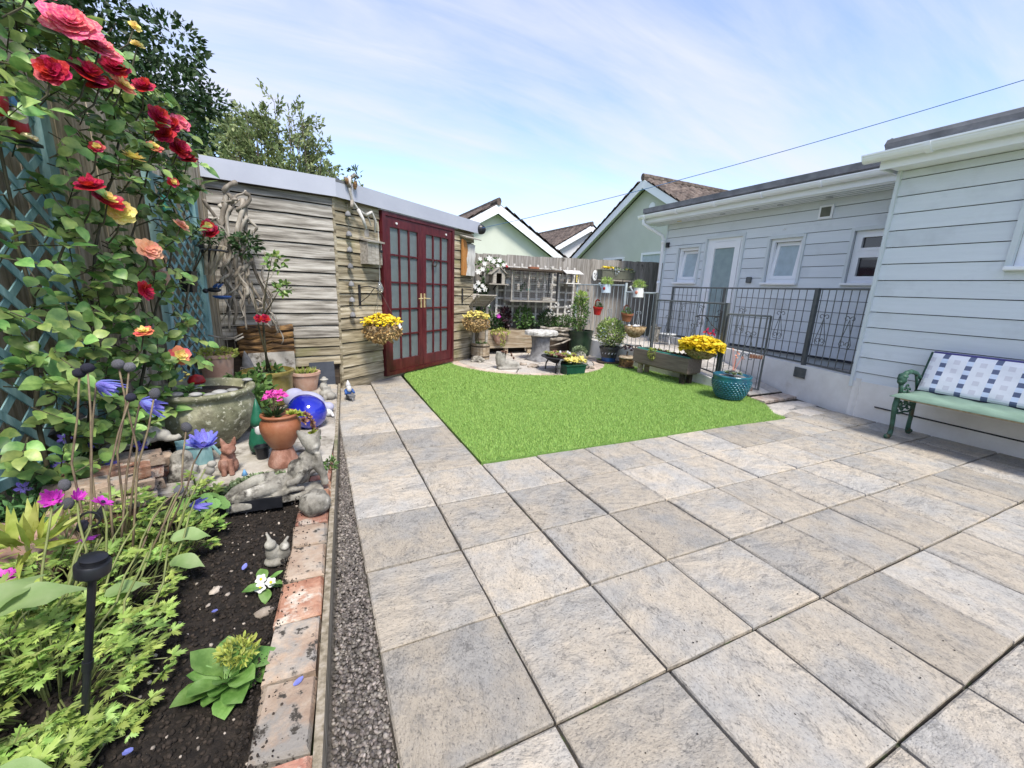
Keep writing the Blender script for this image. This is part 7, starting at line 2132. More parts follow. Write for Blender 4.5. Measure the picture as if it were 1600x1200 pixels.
for k, (x, z, mt_) in enumerate(((-.32, .3, 'wood_pale'), (-.1, .34, 'wood_pale'), (.12, .36, 'wood_pale'), (.26, .32, 'stone_grey'), (.42, .33, 'wood_pale'))):
    fd_ = thing('hanging_feeder', ['pale hanging nut feeder nearest the clematis in the cage', 'pale feeder with green base in the middle of the cage', 'pale block feeder hanging under the cage roof', 'dark grey tube seed feeder hanging in the cage', 'pair of pale fat blocks hanging at the cage end'][k], 'bird feeder', (2.86 + x, 4.74, 1.02 + z - .1))
    m = MB(); m.lathe([(.025, 0), (.032, .02), (.03, .09), (.034, .1), (.012, .125), (.004, .13)], 10); m.build('tube', mt_, fd_); m = MB(); m.tube([(0, 0, .12), (0, 0, .375 - z + .33 if z < .4 else .3)], .002, 4); m.build('wire', 'wire', fd_)
    if k == 1:
        m = MB(); m.lathe([(.03, -.04), (.04, -.02), (.03, 0)], 10); m.build('base', 'plastic_teal', fd_)
# small pots on top of the cage
tb_ = thing('brick_block', 'orange brick lying on the dark cage roof', 'brick', (2.92, 4.86, 1.622)); m = MB(); m.box((0, 0, .03), (.2, .1, .06), bev=.004); m.build('brick_body', 'terracotta', tb_)
statue('grey_bird', 'grey and white china bird standing on the cage roof', (3.36, 4.86, 1.62), [('b', (0, 0, .04), (.05, .03, .03)), ('b', (-.045, 0, .075), (.022, .02, .02)), ('t', [(.04, 0, .045), (.09, 0, .06)], [.016, .006]), ('t', [(0, 0, .03), (0, 0, 0)], [.01, .008])], 'stone_pale', .005, 0, 'ornament')
statue('red_robin', 'tiny red robin ornament at the left end of the cage roof', (2.34, 4.86, 1.62), [('b', (0, 0, .03), (.03, .022, .025)), ('b', (-.02, 0, .055), (.016, .015, .015)), ('t', [(0, 0, .02), (0, 0, 0)], [.008, .006])], 'red_paint', .004, 0, 'ornament')
# --- feeder house
fh = thing('feeder_house', 'open sided bird feeder with silvery sloping roof right of the cage', 'bird feeder', (3.78, 4.84, 1.4))
m = MB(); m.box((0, 0, 0), (.36, .26, .02)); m.build('tray', 'wood_white', fh)
for (x, y) in ((-.13, -.1), (.13, -.1), (-.13, .1), (.13, .1), (.0, -.1)):
    m = MB(); m.box((x, y, .1), (.02, .02, .19)); m.build('post', 'wood_white', fh)
for s_ in (-1, 1):
    m = MB(); m.box((0, s_ * .085, .225), (.42, .2, .012), rot=R3(0, -s_ * .42)); m.build('roof_board', 'wood_white' if s_ < 0 else 'wood_dark', fh)
m = MB(); m.box((0, .16, -.05), (.04, .1, .14)); m.build('bracket', 'wood_pale', fh)
# --- signs on the fence
ys2 = thing('yellow_sign', 'narrow pale yellow sign with dark marks on the back fence', 'sign', (4.12, 5.08, 1.44))
m = MB(); m.box((0, 0, .12), (.075, .012, .24)); m.build('board', 'petal_lemon', ys2)
for k in range(4):
    m = MB(); m.box((.0, -.008, .04 + .055 * k), (.035, .003, .02)); m.build('mark', 'stone_grey', ys2)
ov = thing('oval_plaque', 'white oval plaque with raised grey motif on the back fence', 'plaque', (4.56, 5.075, 1.6))
m = MB(); m.lathe([(.09, 0), (.09, .012), (.08, .018), (.001, .018)], 24, squash=1.0, R=Matrix.Rotation(math.pi / 2, 3, 'X') @ Matrix.Diagonal((.75, 1.2, 1)).to_3x3() if False else Matrix.Rotation(math.pi / 2, 3, 'X')); o = m.build('plate', 'enamel_white', ov); o.scale = (.72, 1, 1.25)
for (x, z) in ((-.02, .04), (.02, .03), (-.015, -.03), (.02, -.05), (0, 0)):
    m = MB(); m.ball((x, -.02, z), (.014, .004, .018), 8, 6); m.build('motif', 'stone_grey', ov)
# --- planter trough hung high on the fence
ft = thing('fence_planter', 'long olive plastic planter with yellow flowers on a fence bracket', 'planter', (5.06, 4.97, 1.53))
m = MB(); m.box((0, 0, .1), (.86, .17, .18), taper=1.06); m.build('trough', 'pot_olive', ft); m = MB(); m.box((0, 0, .195), (.94, .2, .02), bev=.005); m.build('rim', 'pot_olive', ft)
m = MB(); m.box((.02, -.02, -.015), (.92, .2, .03)); m.build('shelf', 'wood_pale', ft)
for x in (.1, .35):
    m = MB(); m.tube([(x, -.12, .02), (x, -.125, -.03), (x, .06, -.03)], .01, 6); m.build('clip', 'black_metal', ft)
bush('foliage', ft, (-.1, 0, .22), (.2, .08, .03), 60, .07, .03, 'succulent', .3); bush('foliage', ft, (.3, -.02, .2), (.1, .08, .05), 50, .07, .03, 'succulent', .1); bush('foliage', ft, (-.08, -.09, .17), (.05, .03, .06), 26, .05, .02, 'enamel_blue', -.3)
florets('flowers', ft, [(qa.uniform(-.38, -.12), qa.uniform(-.08, .05), .235 + qa.uniform(0, .03)) for _ in range(46)] + [(qa.uniform(.26, .38), qa.uniform(-.08, .05), .235) for _ in range(14)], .03, 'petal_gold')
# --- timber bench planter at the back
bp_ = thing('timber_planter', 'long raised timber planter of wide boards below the trellis', 'planter', (2.28, 4.8, 0))
for k, z in enumerate((.21, .385)):
    m = MB(); m.box((0, -.2, z), (1.16, .03, .168)); m.build('front_board', 'wood_planter', bp_)
m = MB(); m.box((0, .2, .3), (1.16, .03, .34)); m.build('back_board', 'wood_planter', bp_)
for s_ in (-1, 1):
    m = MB(); m.box((s_ * .58, 0, .3), (.03, .37, .34)); m.build('end_board', 'wood_planter', bp_)
for x in (-.5, .0, .5):
    m = MB(); m.box((x, -.15, .06), (.07, .07, .12)); m.build('leg', 'wood_planter', bp_)
m = MB(); m.box((0, 0, .4), (1.12, .36, .04)); m.build('compost', 'soil', bp_)
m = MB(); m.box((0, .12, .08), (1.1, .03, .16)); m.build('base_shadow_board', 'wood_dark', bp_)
tpot = thing('wall_pot', 'terracotta half pot with trailing greenery hung on the timber planter', 'pot', (2.1, 4.53, .2))
m = MB(); m.lathe([(.001, 0), (.07, .02), (.12, .1), (.15, .2), (.155, .24), (.14, .24), (.001, .2)], 24, squash=.6); m.build('body', 'terracotta_pale', tpot, smooth=True)
bush('trailing_leaves', tpot, (0, -.02, .24), (.19, .11, .07), 320, .035, .022, 'leaf_yellowgreen', -.1); bush('trailing_leaves', tpot, (.02, -.09, .08), (.05, .02, .14), 60, .03, .02, 'lime_sedum', -.5)
def shrub(name, label, loc, parts, cat='plant'):
    t = thing(name, label, cat, loc)
    for (c, r, n, L_, W_, mt_, up) in parts: bush('foliage', t, c, r, n, L_, W_, mt_, up)
    m_ = MB(); m_.tube([(0, 0, -.02), (0, 0, .12)], .01, 6); m_.build('stem', 'cane', t)
    return t
s1 = shrub('dark_foliage_plant', 'dark purple leaved plant against the trellis behind the planter', (2.42, 4.86, .42), [((-.1, 0, .25), (.14, .08, .22), 200, .07, .045, 'succulent_dark', .3)])
s2 = shrub('leafy_shrub', 'yellow green leafy shrub in the planter below the cage', (2.75, 4.86, .42), [((0, 0, .25), (.2, .1, .24), 300, .07, .04, 'leaf_mid', .4), ((.15, 0, .1), (.2, .1, .12), 140, .06, .04, 'leaf_dark', .3)])
s3 = shrub('purple_flower_plant', 'plant with a violet bloom in the back timber planter', (2.12, 4.8, .42), [((0, 0, .12), (.1, .08, .14), 130, .06, .035, 'leaf_dark', .4)])
inst_me(RM['pink'], 'bloom', s3, aim((.02, -.06, .3), (0, -1, .4), .05)).data = anemone_mesh('petal_magenta', 31, 14, .4, False)
s4 = thing('white_stocks', 'white flowering stocks with dark green leaves right of the planter', 'flower', (3.35, 4.85, .45))
bush('foliage', s4, (-.05, 0, .18), (.2, .1, .22), 420, .08, .022, 'leaf_dark', .7); bush('foliage', s4, (.35, -.05, .08), (.32, .1, .2), 520, .08, .022, 'leaf_mid', .8)
florets('flowers', s4, [(x + qa.uniform(-.06, .06), -.06 + qa.uniform(-.05, .05), z + qa.uniform(-.1, .1)) for (x, z) in ((-.1, .36), (.12, .45), (.38, .42), (.0, .32), (.25, .2), (.75, .2), (.42, .3)) for _ in range(13)], .03, 'petal_white')
sb = thing('stock_bed', 'dark raised trough holding the white stocks behind the log pile', 'planter', (3.55, 4.88, 0)); m = MB(); m.box((0, 0, .22), (1.0, .28, .44)); m.build('box', 'wood_dark', sb)
# --- wishing well
ww = thing('wishing_well', 'timber wishing well planter with barrel base and slatted roof', 'planter', (1.58, 4.2, 0), .25)
for k in range(18):
    a = 2 * math.pi * k / 18; m = MB()
    m.box((0, 0, 0), (.052, .018, .28)); o = m.build('stave', 'wood_planter', ww, loc=(.155 * math.cos(a), .155 * math.sin(a), .15), rz=a + math.pi / 2)
for z in (.06, .24):
    m = MB(); m.lathe([(.168, z - .012), (.17, z), (.168, z + .012)], 26, caps=False); m.build('hoop', 'wood_dark', ww)
m = MB(); m.lathe([(.145, .26), (.001, .27)], 18); m.build('compost', 'soil', ww)
for s_ in (-1, 1):
    m = MB(); m.box((s_ * .14, .02, .58), (.045, .03, .66)); m.build('post', 'wood_pale', ww)
Rr = R3(0, -.62)
for k in range(6):
    v = Vector((0, .1, .93)) + Rr @ Vector((0, -.31 + .058 * k, .0)); m = MB(); m.box(v, (.4, .05, .014), rot=Rr); m.build('roof_slat', 'wood_pale', ww)
Rr2 = R3(0, .62)
for k in range(6):
    v = Vector((0, .1, .93)) + Rr2 @ Vector((0, .02 + .058 * k, .0)); m = MB(); m.box(v, (.4, .05, .014), rot=Rr2); m.build('roof_slat', 'wood_pale', ww)
for s_ in (-1, 1):
    m = MB(); m.box(Vector((s_ * .17, .1, .91)) + Rr @ Vector((0, -.15, 0)), (.025, .34, .02), rot=Rr); m.build('rafter', 'wood_pale', ww)
tufts('greenery', ww, (0, 0, .26), .1, 60, .08, .015, 'leaf_mid', .5)
statue('stone_tortoise', 'dark stone tortoise beside the well at the summerhouse end', (1.42, 3.92, 0), [('b', (0, 0, .05), (.11, .08, .06)), ('b', (.11, -.03, .05), (.035, .03, .028)), ('b', (.07, -.07, .02), (.03, .02, .02)), ('b', (-.07, -.06, .02), (.03, .02, .02))], 'stone', .006, -.6)
# --- tree stump table
sp_ = thing('stump_table', 'grey carved tree stump with a rough pale slab top', 'stump', (2.62, 3.86, 0))
m = MB(); ns = 18
prof = [(.27, 0), (.22, .03), (.17, .1), (.15, .25), (.155, .38), (.17, .46)]
m.lathe(prof, ns)
m.v = [(x * (1 + .14 * math.sin(5 * math.atan2(y_, x) + z * 3) + .06 * math.sin(11 * math.atan2(y_, x))), y_ * (1 + .14 * math.sin(5 * math.atan2(y_, x) + z * 3) + .06 * math.sin(11 * math.atan2(y_, x))), z) for x, y_, z in m.v]
m.build('trunk', 'stone_grey', sp_, smooth=True)
m = MB()
for j, (z, k) in enumerate(((.46, .92), (.475, 1.0), (.52, 1.02), (.545, .96), (.55, .6))):
    pass
prof2 = [(.26, .455), (.31, .47), (.315, .51), (.3, .535), (.2, .545), (.001, .55)]
m.lathe(prof2, 26)
m.v = [(x * (1 + .08 * mnoise.noise(Vector((x * 9, y_ * 9, z * 20)))), y_ * .8 * (1 + .08 * mnoise.noise(Vector((x * 9, y_ * 9, z * 20)))), z + .02 * mnoise.noise(Vector((x * 14, y_ * 14, 3)))) for x, y_, z in m.v]
m.build('slab_top', 'drift_white', sp_)
# --- log pile
lp_ = thing('log_pile', 'pile of bleached branches stacked in front of the stocks', 'log pile', (3.3, 4.38, 0))
for k in range(13):
    z = .32 + .018 * k; y_ = -.12 + .03 * (k % 5); x0 = -.42 + qa.uniform(-.05, .1)
    pts = [(x0 + .17 * i, y_ + qa.uniform(-.02, .02), z + qa.uniform(-.02, .02)) for i in range(6)]
    m = MB(); m.tube(pts, [qa.uniform(.016, .03) for _ in pts], 7); m.build('branch', 'driftwood', lp_, smooth=True)
for x in (-.35, .35):
    m = MB(); m.box((x, 0, .16), (.08, .3, .32)); m.build('support', 'wood_dark', lp_)
m = MB(); m.tube([(-.3, -.2, .2), (.0, -.18, .26), (.2, -.16, .33), (.42, -.15, .36)], [.012, .016, .018, .02], 7); m.build('branch', 'driftwood', lp_, smooth=True)
# --- pots at the right of the round patio
dg = pot('green_tub', 'large glossy dark green tub beside the low white wall', 'pot', (3.7, 4.2, 0), [(.18, 0), (.195, .01), (.225, .3), (.24, .46), (.25, .475), (.25, .5), (.228, .5), (.22, .45), (.001, .45)], 'pot_green_dark', .46, .22, 32)
bg = thing('leafy_bamboo', 'tall light green leafy plant growing in the dark green tub', 'plant', (3.66, 4.2, .48))
bush('foliage', bg, (-.02, 0, .35), (.17, .15, .32), 420, .075, .03, 'leaf_mid', .5); bush('foliage', bg, (0, 0, .62), (.12, .12, .15), 160, .07, .028, 'leaf_lime', .6)
m = MB()
for k in range(9): m.tube([(qa.uniform(-.08, .08), qa.uniform(-.08, .08), -.02), (qa.uniform(-.14, .14), qa.uniform(-.12, .12), .65)], .005, 5, cap=False)
o = m.build('canes', 'stem_green', bg); o['kind'] = 'stuff'
mp_ = thing('patterned_pot', 'dark pot with pale leaf frieze and blue base on a saucer', 'pot', (3.72, 3.3, .012))
m = MB(); m.lathe([(.2, 0), (.215, .025), (.2, .03), (.001, .02)], 28); m.build('saucer', 'wood_dark', mp_)
m = MB(); m.lathe([(.12, .03), (.13, .1)], 28, caps=False); m.build('base_band', 'glaze_band', mp_); m = MB(); m.lathe([(.13, .1), (.165, .24), (.17, .26), (.182, .262), (.182, .295), (.165, .295), (.155, .26), (.001, .26)], 28, caps=False); m.build('body', 'glaze_dark', mp_)
for k in range(16):
    a = 2 * math.pi * k / 16; m = MB(); r_ = .152; dv = Vector((math.cos(a), math.sin(a), 0)); tv = Vector((-math.sin(a), math.cos(a), 0))
    m.leaf(dv * .149 + Vector((0, 0, .165)), tv * .6 + Vector((0, 0, .7)) + dv * .18, dv, .055, .022, .0, .0, 2); m.build('frieze_leaf', 'pattern_pale', mp_)
ms = thing('variegated_shrub', 'bushy cream and green shrub in the patterned pot', 'plant', (3.72, 3.3, .28))
bush('foliage', ms, (0, 0, .26), (.27, .24, .25), 700, .06, .024, 'leaf_olive', .5); bush('foliage', ms, (0, 0, .3), (.26, .23, .22), 700, .055, .022, 'leaf_lime', .5); florets('flowers', ms, [(qa.uniform(-.2, .2), qa.uniform(-.22, 0), .3 + qa.uniform(-.15, .2)) for _ in range(26)], .018, 'petal_white')
m = MB()
for k in range(10): m.tube([(qa.uniform(-.06, .06), qa.uniform(-.06, .06), -.02), (qa.uniform(-.14, .14), qa.uniform(-.14, .14), .2)], .006, 5, cap=False)
o = m.build('stems', 'trunk', ms); o['kind'] = 'stuff'
tdp = thing('stump_pot', 'brown stump shaped pot on a dark base beside the brown trough', 'pot', (3.72, 2.82, .012))
m = MB(); m.lathe([(.14, 0), (.145, .02), (.13, .025)], 10); m.build('base', 'wood_dark', tdp); m = MB(); m.lathe([(.11, .02), (.115, .06), (.125, .15), (.13, .165), (.12, .18), (.001, .185)], 10); m.build('body', 'bark', tdp); m = MB(); m.lathe([(.135, .165), (.138, .18), (.12, .2), (.001, .205)], 14); m.build('top', 'wood_planter', tdp)
ae = thing('dark_aeonium', 'small tree shaped dark red succulent on the stump shaped pot', 'succulent', (3.72, 2.82, .21))
m = MB(); m.tube([(0, 0, -.02), (0, 0, .08)], .014, 8); m.build('stem', 'trunk', ae)
rd = rosette_mesh('succulent_dark')
for k in range(16):
    a = k * 2.4; r_ = .02 + .022 * math.sqrt(k); inst_me(rd, 'rosette', ae, aim((r_ * math.cos(a), r_ * math.sin(a), .17 - .004 * k), (math.cos(a) * r_ * 8, math.sin(a) * r_ * 8, 1), .04, k))
# --- boot planter, fire bowl, yellow trough, stone head
bt = statue('boot_planter', 'grey stone boot planter on the round patio', (1.66, 3.24, .01), [('t', [(-.09, 0, .26), (-.1, 0, .18), (-.09, 0, .1), (-.05, 0, .06)], [.085, .088, .09, .085]), ('t', [(-.08, 0, .06), (.04, -.02, .07), (.14, -.03, .06), (.2, -.03, .05)], [.085, .07, .062, .045]), ('x', (.04, -.02, .015), (.38, .14, .03))], 'stone_pale', .008, -.1, 'planter', 'boot')
bh = thing('red_houseleeks', 'reddish house leeks growing out of the stone boot', 'succulent', (1.6, 3.22, .26))
for k in range(11):
    inst_me(ros[1], 'rosette', bh, aim((.02 + .015 * k if k > 5 else qa.uniform(-.05, .03), qa.uniform(-.06, .03), .02 - (.02 * (k - 4) if k > 4 else 0)), (.4, -.5, .8), .035, k))
bwl = thing('fire_bowl', 'black iron fire bowl on curved legs on the round patio', 'fire bowl', (2.42, 2.86, .01))
m = MB(); m.lathe([(.001, .11), (.12, .13), (.22, .18), (.27, .22), (.305, .225), (.305, .235), (.26, .235), (.2, .2), (.001, .18)], 34); m.build('bowl', 'black_metal', bwl, smooth=True)
m = MB(); m.lathe([(.25, .222), (.12, .232), (.001, .236)], 24); m.build('compost', 'soil', bwl)
for a in (.5, 2.2, 3.9, 5.4):
    m = MB(); m.tube([(.2 * math.cos(a), .2 * math.sin(a), .17), (.24 * math.cos(a), .24 * math.sin(a), .1), (.25 * math.cos(a), .25 * math.sin(a), .0)], .012, 7); m.build('leg', 'black_metal', bwl)
bsu = thing('bowl_succulents', 'mixed red and green succulents filling the iron fire bowl', 'succulent', (2.42, 2.86, .25))
for k in range(36):
    a = k * 2.4; r_ = .04 * math.sqrt(k); inst_me(ros[(k * 7) % 3 if k % 4 else 1], 'rosette', bsu, aim((r_ * math.cos(a), r_ * math.sin(a), .01), (.1, -.3, 1), .05 + .012 * (k % 3), k))
for (x, y_) in ((.1, -.1), (.02, .05), (.14, .02)):
    m = MB(); m.ball((x, y_, .04), (.02, .02, .035), 8, 6); m.build('pebble', 'white_paint', bsu)
hn = statue('heron', 'slim black and white bird ornament standing before the fire bowl', (2.24, 2.6, .008), [('b', (0, 0, .13), (.03, .025, .05)), ('t', [(.0, 0, .16), (.01, -.01, .2), (.02, -.02, .23)], [.018, .013, .014]), ('t', [(.02, -.02, .23), (.05, -.05, .22)], [.01, .003]), ('t', [(-.01, 0, .1), (-.012, 0, .0)], [.008, .007]), ('t', [(.012, 0, .1), (.014, -.01, .0)], [.008, .007])], 'stone_grey', .004, 0, 'ornament')
yt = thing('yellow_trough', 'dark green plastic trough of yellow flowers at the patio rim', 'planter', (2.5, 2.6, .01), .06)
m = MB(); m.box((0, 0, .07), (.33, .15, .14), taper=1.12); m.build('trough', 'plastic_green', yt); m = MB(); m.box((0, 0, .14), (.39, .19, .018), bev=.004); m.build('rim', 'plastic_green', yt)
bush('foliage', yt, (0, 0, .16), (.17, .08, .04), 160, .04, .016, 'leaf_mid', .4)
florets('flowers', yt, [(qa.uniform(-.19, .19), qa.uniform(-.1, .08), .18 + .05 * qa.random() + .03 * (1 - abs(qa.uniform(-1, 1)))) for _ in range(190)], .024, 'petal_lemon')
hd_ = statue('bust_planter', 'rough stone head planter beside the yellow trough', (2.86, 2.98, .01), [('b', (0, 0, .1), (.11, .1, .1)), ('b', (0, -.02, .2), (.1, .09, .09)), ('b', (-.03, -.1, .2), (.02, .02, .03)), ('b', (.05, -.06, .1), (.07, .06, .05)), ('b', (.06, -.1, .04), (.08, .06, .045)), ('b', (-.05, -.08, .05), (.06, .05, .05))], 'stone', .007, .2, 'planter', 'head')
hd2 = thing('head_sedum', 'pale green sedum dome growing on the stone head', 'succulent', (2.86, 2.98, .27)); bush('foliage', hd2, (0, 0, .03), (.12, .11, .07), 420, .03, .02, 'succulent', .6)
for k, (x, y_, s_) in enumerate(((2.15, 3.25, .06), (2.7, 3.3, .05), (2.05, 3.45, .05), (3.05, 2.9, .05))):
    rock('patio_stone', ['flat brown stone lying before the stump table', 'low grey stone between stump and stone head', 'small weed covered stone left of the stump table', 'rough grey stone at the foot of the stone head'][k], (x, y_, s_ * .35), (s_ * 1.6, s_, s_ * .6), 30 + k, 'rock', cat='stone')
# ================================================================== right side: pots on the railing, trough, bench
wtp = thing('brown_trough', 'brown timber trough planter on square legs along the low wall', 'planter', (3.72, 1.97, .075), math.pi / 2 + .02)
m = MB(); m.box((0, .12, .22), (1.04, .025, .21)); m.build('side_board', 'wood_brown', wtp); m = MB(); m.box((0, -.12, .22), (1.04, .025, .21)); m.build('side_board', 'wood_brown', wtp)
for s_ in (-1, 1):
    m = MB(); m.box((s_ * .53, 0, .22), (.025, .268, .212)); m.build('end_board', 'wood_brown', wtp)
    for t_ in (-1, 1):
        m = MB(); m.box((s_ * .42, t_ * .07, .025), (.06, .06, .19)); m.build('leg', 'wood_planter' if s_ > 0 else 'wood_dark', wtp)
m = MB(); m.box((0, 0, .1), (1.03, .21, .02)); m.build('bottom', 'wood_brown', wtp)
m = MB(); m.box((0, 0, .31), (1.0, .212, .055)); m.build('liner', 'plastic_teal', wtp); m = MB(); m.box((0, 0, .335), (.9, .13, .012)); m.build('compost', 'soil', wtp)
tq = thing('trough_sedums', 'mossy sedums and a trailing clump growing in the brown trough', 'succulent', (3.72, 1.97, .405))
bush('foliage', tq, (-.12, .15, -.05), (.05, .1, .1), 420, .022, .012, 'lime_sedum', -.1)
for k in range(14): inst_me(ros[(k * 5) % 3], 'rosette', tq, aim((qa.uniform(-.06, .06), -.35 + .05 * k if k > 6 else -.1 - .04 * k, .01), (0, -.2, 1), .04, k))
m = MB(); m.tube([(-.03, .48, -.02), (-.05, .5, .04), (-.13, .52, .03), (-.13, .52, -.06)], .012, 6); m.build('dry_stem', 'trunk', tq)
# blue green glazed pot
bpot = thing('teal_pot', 'large teal glazed pot with raised scale pattern on the lawn edge', 'pot', (3.6, .74, .012))
m = MB(); m.lathe([(.12, 0), (.14, .008), (.185, .08), (.215, .17), (.222, .23), (.215, .28), (.22, .29), (.222, .31), (.2, .312), (.195, .29), (.001, .28)], 40); m.build('body', 'glaze_teal', bpot, smooth=True)
sc_m = MB(); sc_m.ball((0, 0, 0), (.017, .006, .011), 6, 4); scm = mesh_only(sc_m, 'scale', 'glaze_teal', smooth=True)
for j in range(9):
    z = .035 + .025 * j
    r_ = np.interp(z, [.008, .08, .17, .23, .28], [.14, .185, .215, .222, .215])
    for k in range(30):
        a = 2 * math.pi * (k + .5 * (j % 2)) / 30
        inst_me(scm, 'scale', bpot, TRS((r_ * math.cos(a), r_ * math.sin(a), z), a + math.pi / 2, (1.25, 1, 1)))
m = MB(); m.lathe([(.196, .285), (.1, .292), (.001, .295)], 22); m.build('gravel_top', 'stone_grey', bpot)
ec = thing('grey_echeveria', 'silver grey echeveria with thin coral flower stems in the teal pot', 'succulent', (3.6, .74, .3))
for k in range(5):
    a = k * 1.3; inst_me(rosette_mesh('pebble_smooth', 26) if k == 0 else ros[0], 'rosette', ec, aim((.07 * math.cos(a) * (k > 0), .07 * math.sin(a) * (k > 0), .03), (.05, -.2, 1), .1 if k == 0 else .06, k))
for k, (x, y_, z) in enumerate(((.05, .02, .3), (-.03, .03, .34), (.1, -.02, .24), (.0, .0, .26))):
    m = MB(); m.tube([(0, 0, .04), (x * .6, y_ * .6, z * .7), (x, y_, z), (x + .03, y_, z - .02)], [.003, .003, .002, .002], 5, cap=False); m.build('flower_stem', 'petal_peach', ec)
    florets('flowers', ec, [(x + .02, y_, z - .02), (x + .03, y_, z - .03), (x, y_, z)], .018, 'petal_peach', 4)
# big yellow basket on its scrolled bracket
br = thing('scroll_bracket', 'black scrolled iron bracket clamped on the railing end post', 'bracket', (3.94, 1.29, .95))
m = MB(); m.tube([(0, 0, .12), (0, 0, -.2)], .01, 6); m.tube([(0, 0, .04), (-.1, .26, .04), (-.12, .32, .02)], .008, 6); m.tube([(0, 0, -.16), (-.03, .1, -.08), (-.06, .2, .03)], .006, 6)
for (y_, z, s_) in ((.06, .0, .03), (.17, -.01, .025), (.03, .1, .03), (.28, .0, .02), (.04, -.14, .02)):
    m.tube([(-.35 * y_ + .0, y_ + s_ * math.cos(t), z + s_ * math.sin(t)) for t in np.linspace(0, 5.2, 10)], .004, 5)
m.build('ironwork', 'black_metal', br)
yb = basket('hanging_basket', 'full hanging basket of bright yellow flowers in front of the railing', (3.8, 1.42, .56), .235, .17, 'coir', 'petal_gold', 620, .036, None, 1.22, 6)
florets('flowers', yb, [((.27 + .02 * qa.random()) * math.cos(a), (.27 + .02 * qa.random()) * math.sin(a), qa.uniform(-.05, .08)) for a in [qa.uniform(0, 6.28) for _ in range(240)]], .036, 'petal_gold', 6)
bush('foliage', yb, (0, 0, -.03), (.25, .25, .1), 300, .045, .016, 'leaf_mid', 0)
for a in (0, 2.1, 4.2):
    m = MB(); m.tube([(.22 * math.cos(a), .22 * math.sin(a), 0), (.04, .1, .42)], .002, 4); m.build('chain', 'wire', yb)
mr_ = thing('maroon_flowers', 'pair of dark maroon pansy heads above the bright yellow basket', 'flower', (3.86, 1.38, .78))
mar = anemone_mesh('petal_red', 40, 7, .1, True)
inst_me(mar, 'flower', mr_, aim((0, .04, 0), (-1, -.6, .3), .05)); inst_me(mar, 'flower', mr_, aim((.01, -.05, -.01), (-1, -.6, .2), .05)); m = MB(); m.tube([(0, 0, -.02), (0, 0, -.2)], .003, 4); m.build('stem', 'stem_green', mr_)
# pots hooked on the railing
def hook_pot(name, label, c, r, h, matn, tilt, nleaf, lm):
    t = thing(name, label, 'pot', c)
    Rt = R3(0, tilt)
    m = MB(); m.lathe(pot_prof(r * .72, r, h, .03, .008, .01), 22, R=Rt); m.build('body', matn, t)
    m = MB(); m.tube([Rt @ Vector((0, r, h)), Rt @ Vector((.01, r + .02, h + .09)), Rt @ Vector((.04, r + .02, h + .12)), Rt @ Vector((.09, r - .0, h + .1))], [.018, .017, .016, .012], 8, squash=.5); m.build('hook', matn, t)
    bush('foliage', t, tuple(Rt @ Vector((0, 0, h + .02))), (r * .8, r * .8, .05), nleaf, .045, .02, lm, .6)
    return t
hook_pot('hook_pot', 'red plastic pot with looped hook hanging on the pale railing', (3.8, 3.86, .83), .085, .15, 'red_plastic', .1, 60, 'leaf_mid')
hook_pot('hook_pot', 'terracotta coloured pot with looped hook hanging on the railing', (3.8, 3.02, .78), .1, .14, 'terracotta', .1, 60, 'leaf_mid')
ch = thing('coir_basket', 'half round wire and coir wall basket hooked on the railing', 'wall basket', (3.8, 2.78, .56))
m = MB(); m.lathe([(.001, -.04), (.1, -.015), (.17, .07), (.195, .16), (.178, .16), (.001, .13)], 22, squash=.85); m.build('liner', 'coir', ch, smooth=True)
m = MB()
for k in range(14):
    a = 2 * math.pi * k / 14; m.tube([(.187 * math.cos(a), .16 * math.sin(a), .16), (.16 * math.cos(a + .25), .137 * math.sin(a + .25), .085), (.09 * math.cos(a), .077 * math.sin(a), .015)], .003, 4, cap=False)
m.tube([(.188 * math.cos(a), .162 * math.sin(a), .162) for a in np.linspace(0, 6.283, 24)], .005, 5); o = m.build('wire_frame', 'black_metal', ch); o['kind'] = 'stuff'
m = MB(); m.tube([(.1, 0, .16), (.13, 0, .22)], .004, 5); m.build('hook', 'black_metal', ch)
for k in range(5):
    m = MB(); m.ball((qa.uniform(-.1, .1), qa.uniform(-.08, .08), .165), (.03, .025, .02), 8, 6); m.build('pebble', 'white_paint', ch)
def can(name, label, c, matn, motif, rz):
    t = thing(name, label, 'watering can', c, rz)
    m = MB(); m.lathe([(.08, 0), (.085, .005), (.078, .15), (.082, .158), (.07, .158), (.068, .13), (.001, .13)], 22); m.build('body', matn, t)
    m = MB(); m.tube([(-.075, 0, .05), (-.14, 0, .12), (-.17, 0, .155)], [.016, .012, .011], 8); m.lathe([(.01, 0), (.03, .025), (.001, .03)], 10, (-.17, 0, .15), R=R3(0, 0, -.7)); m.build('spout', matn, t)
    m = MB(); m.ball((.02, -.08, .08), (.03, .012, .028), 10, 7); m.build('motif', motif, t)
    bush('foliage', t, (0, 0, .2), (.1, .1, .06), 150, .06, .016, 'leaf_lime', .7)
    m = MB(); m.tube([(.05, .02, .1), (.1, .02, .16)], .004, 5); m.build('hook', 'black_metal', t)
    return t
can('watering_can', 'pale blue watering can planter with a red ladybird on the pale railing', (3.84, 3.7, 1.24), 'enamel_blue', 'red_paint', -1.4)
can('watering_can', 'cream watering can planter with an orange motif on the railing', (3.86, 2.86, 1.19), 'enamel_white', 'petal_peach', -1.4)
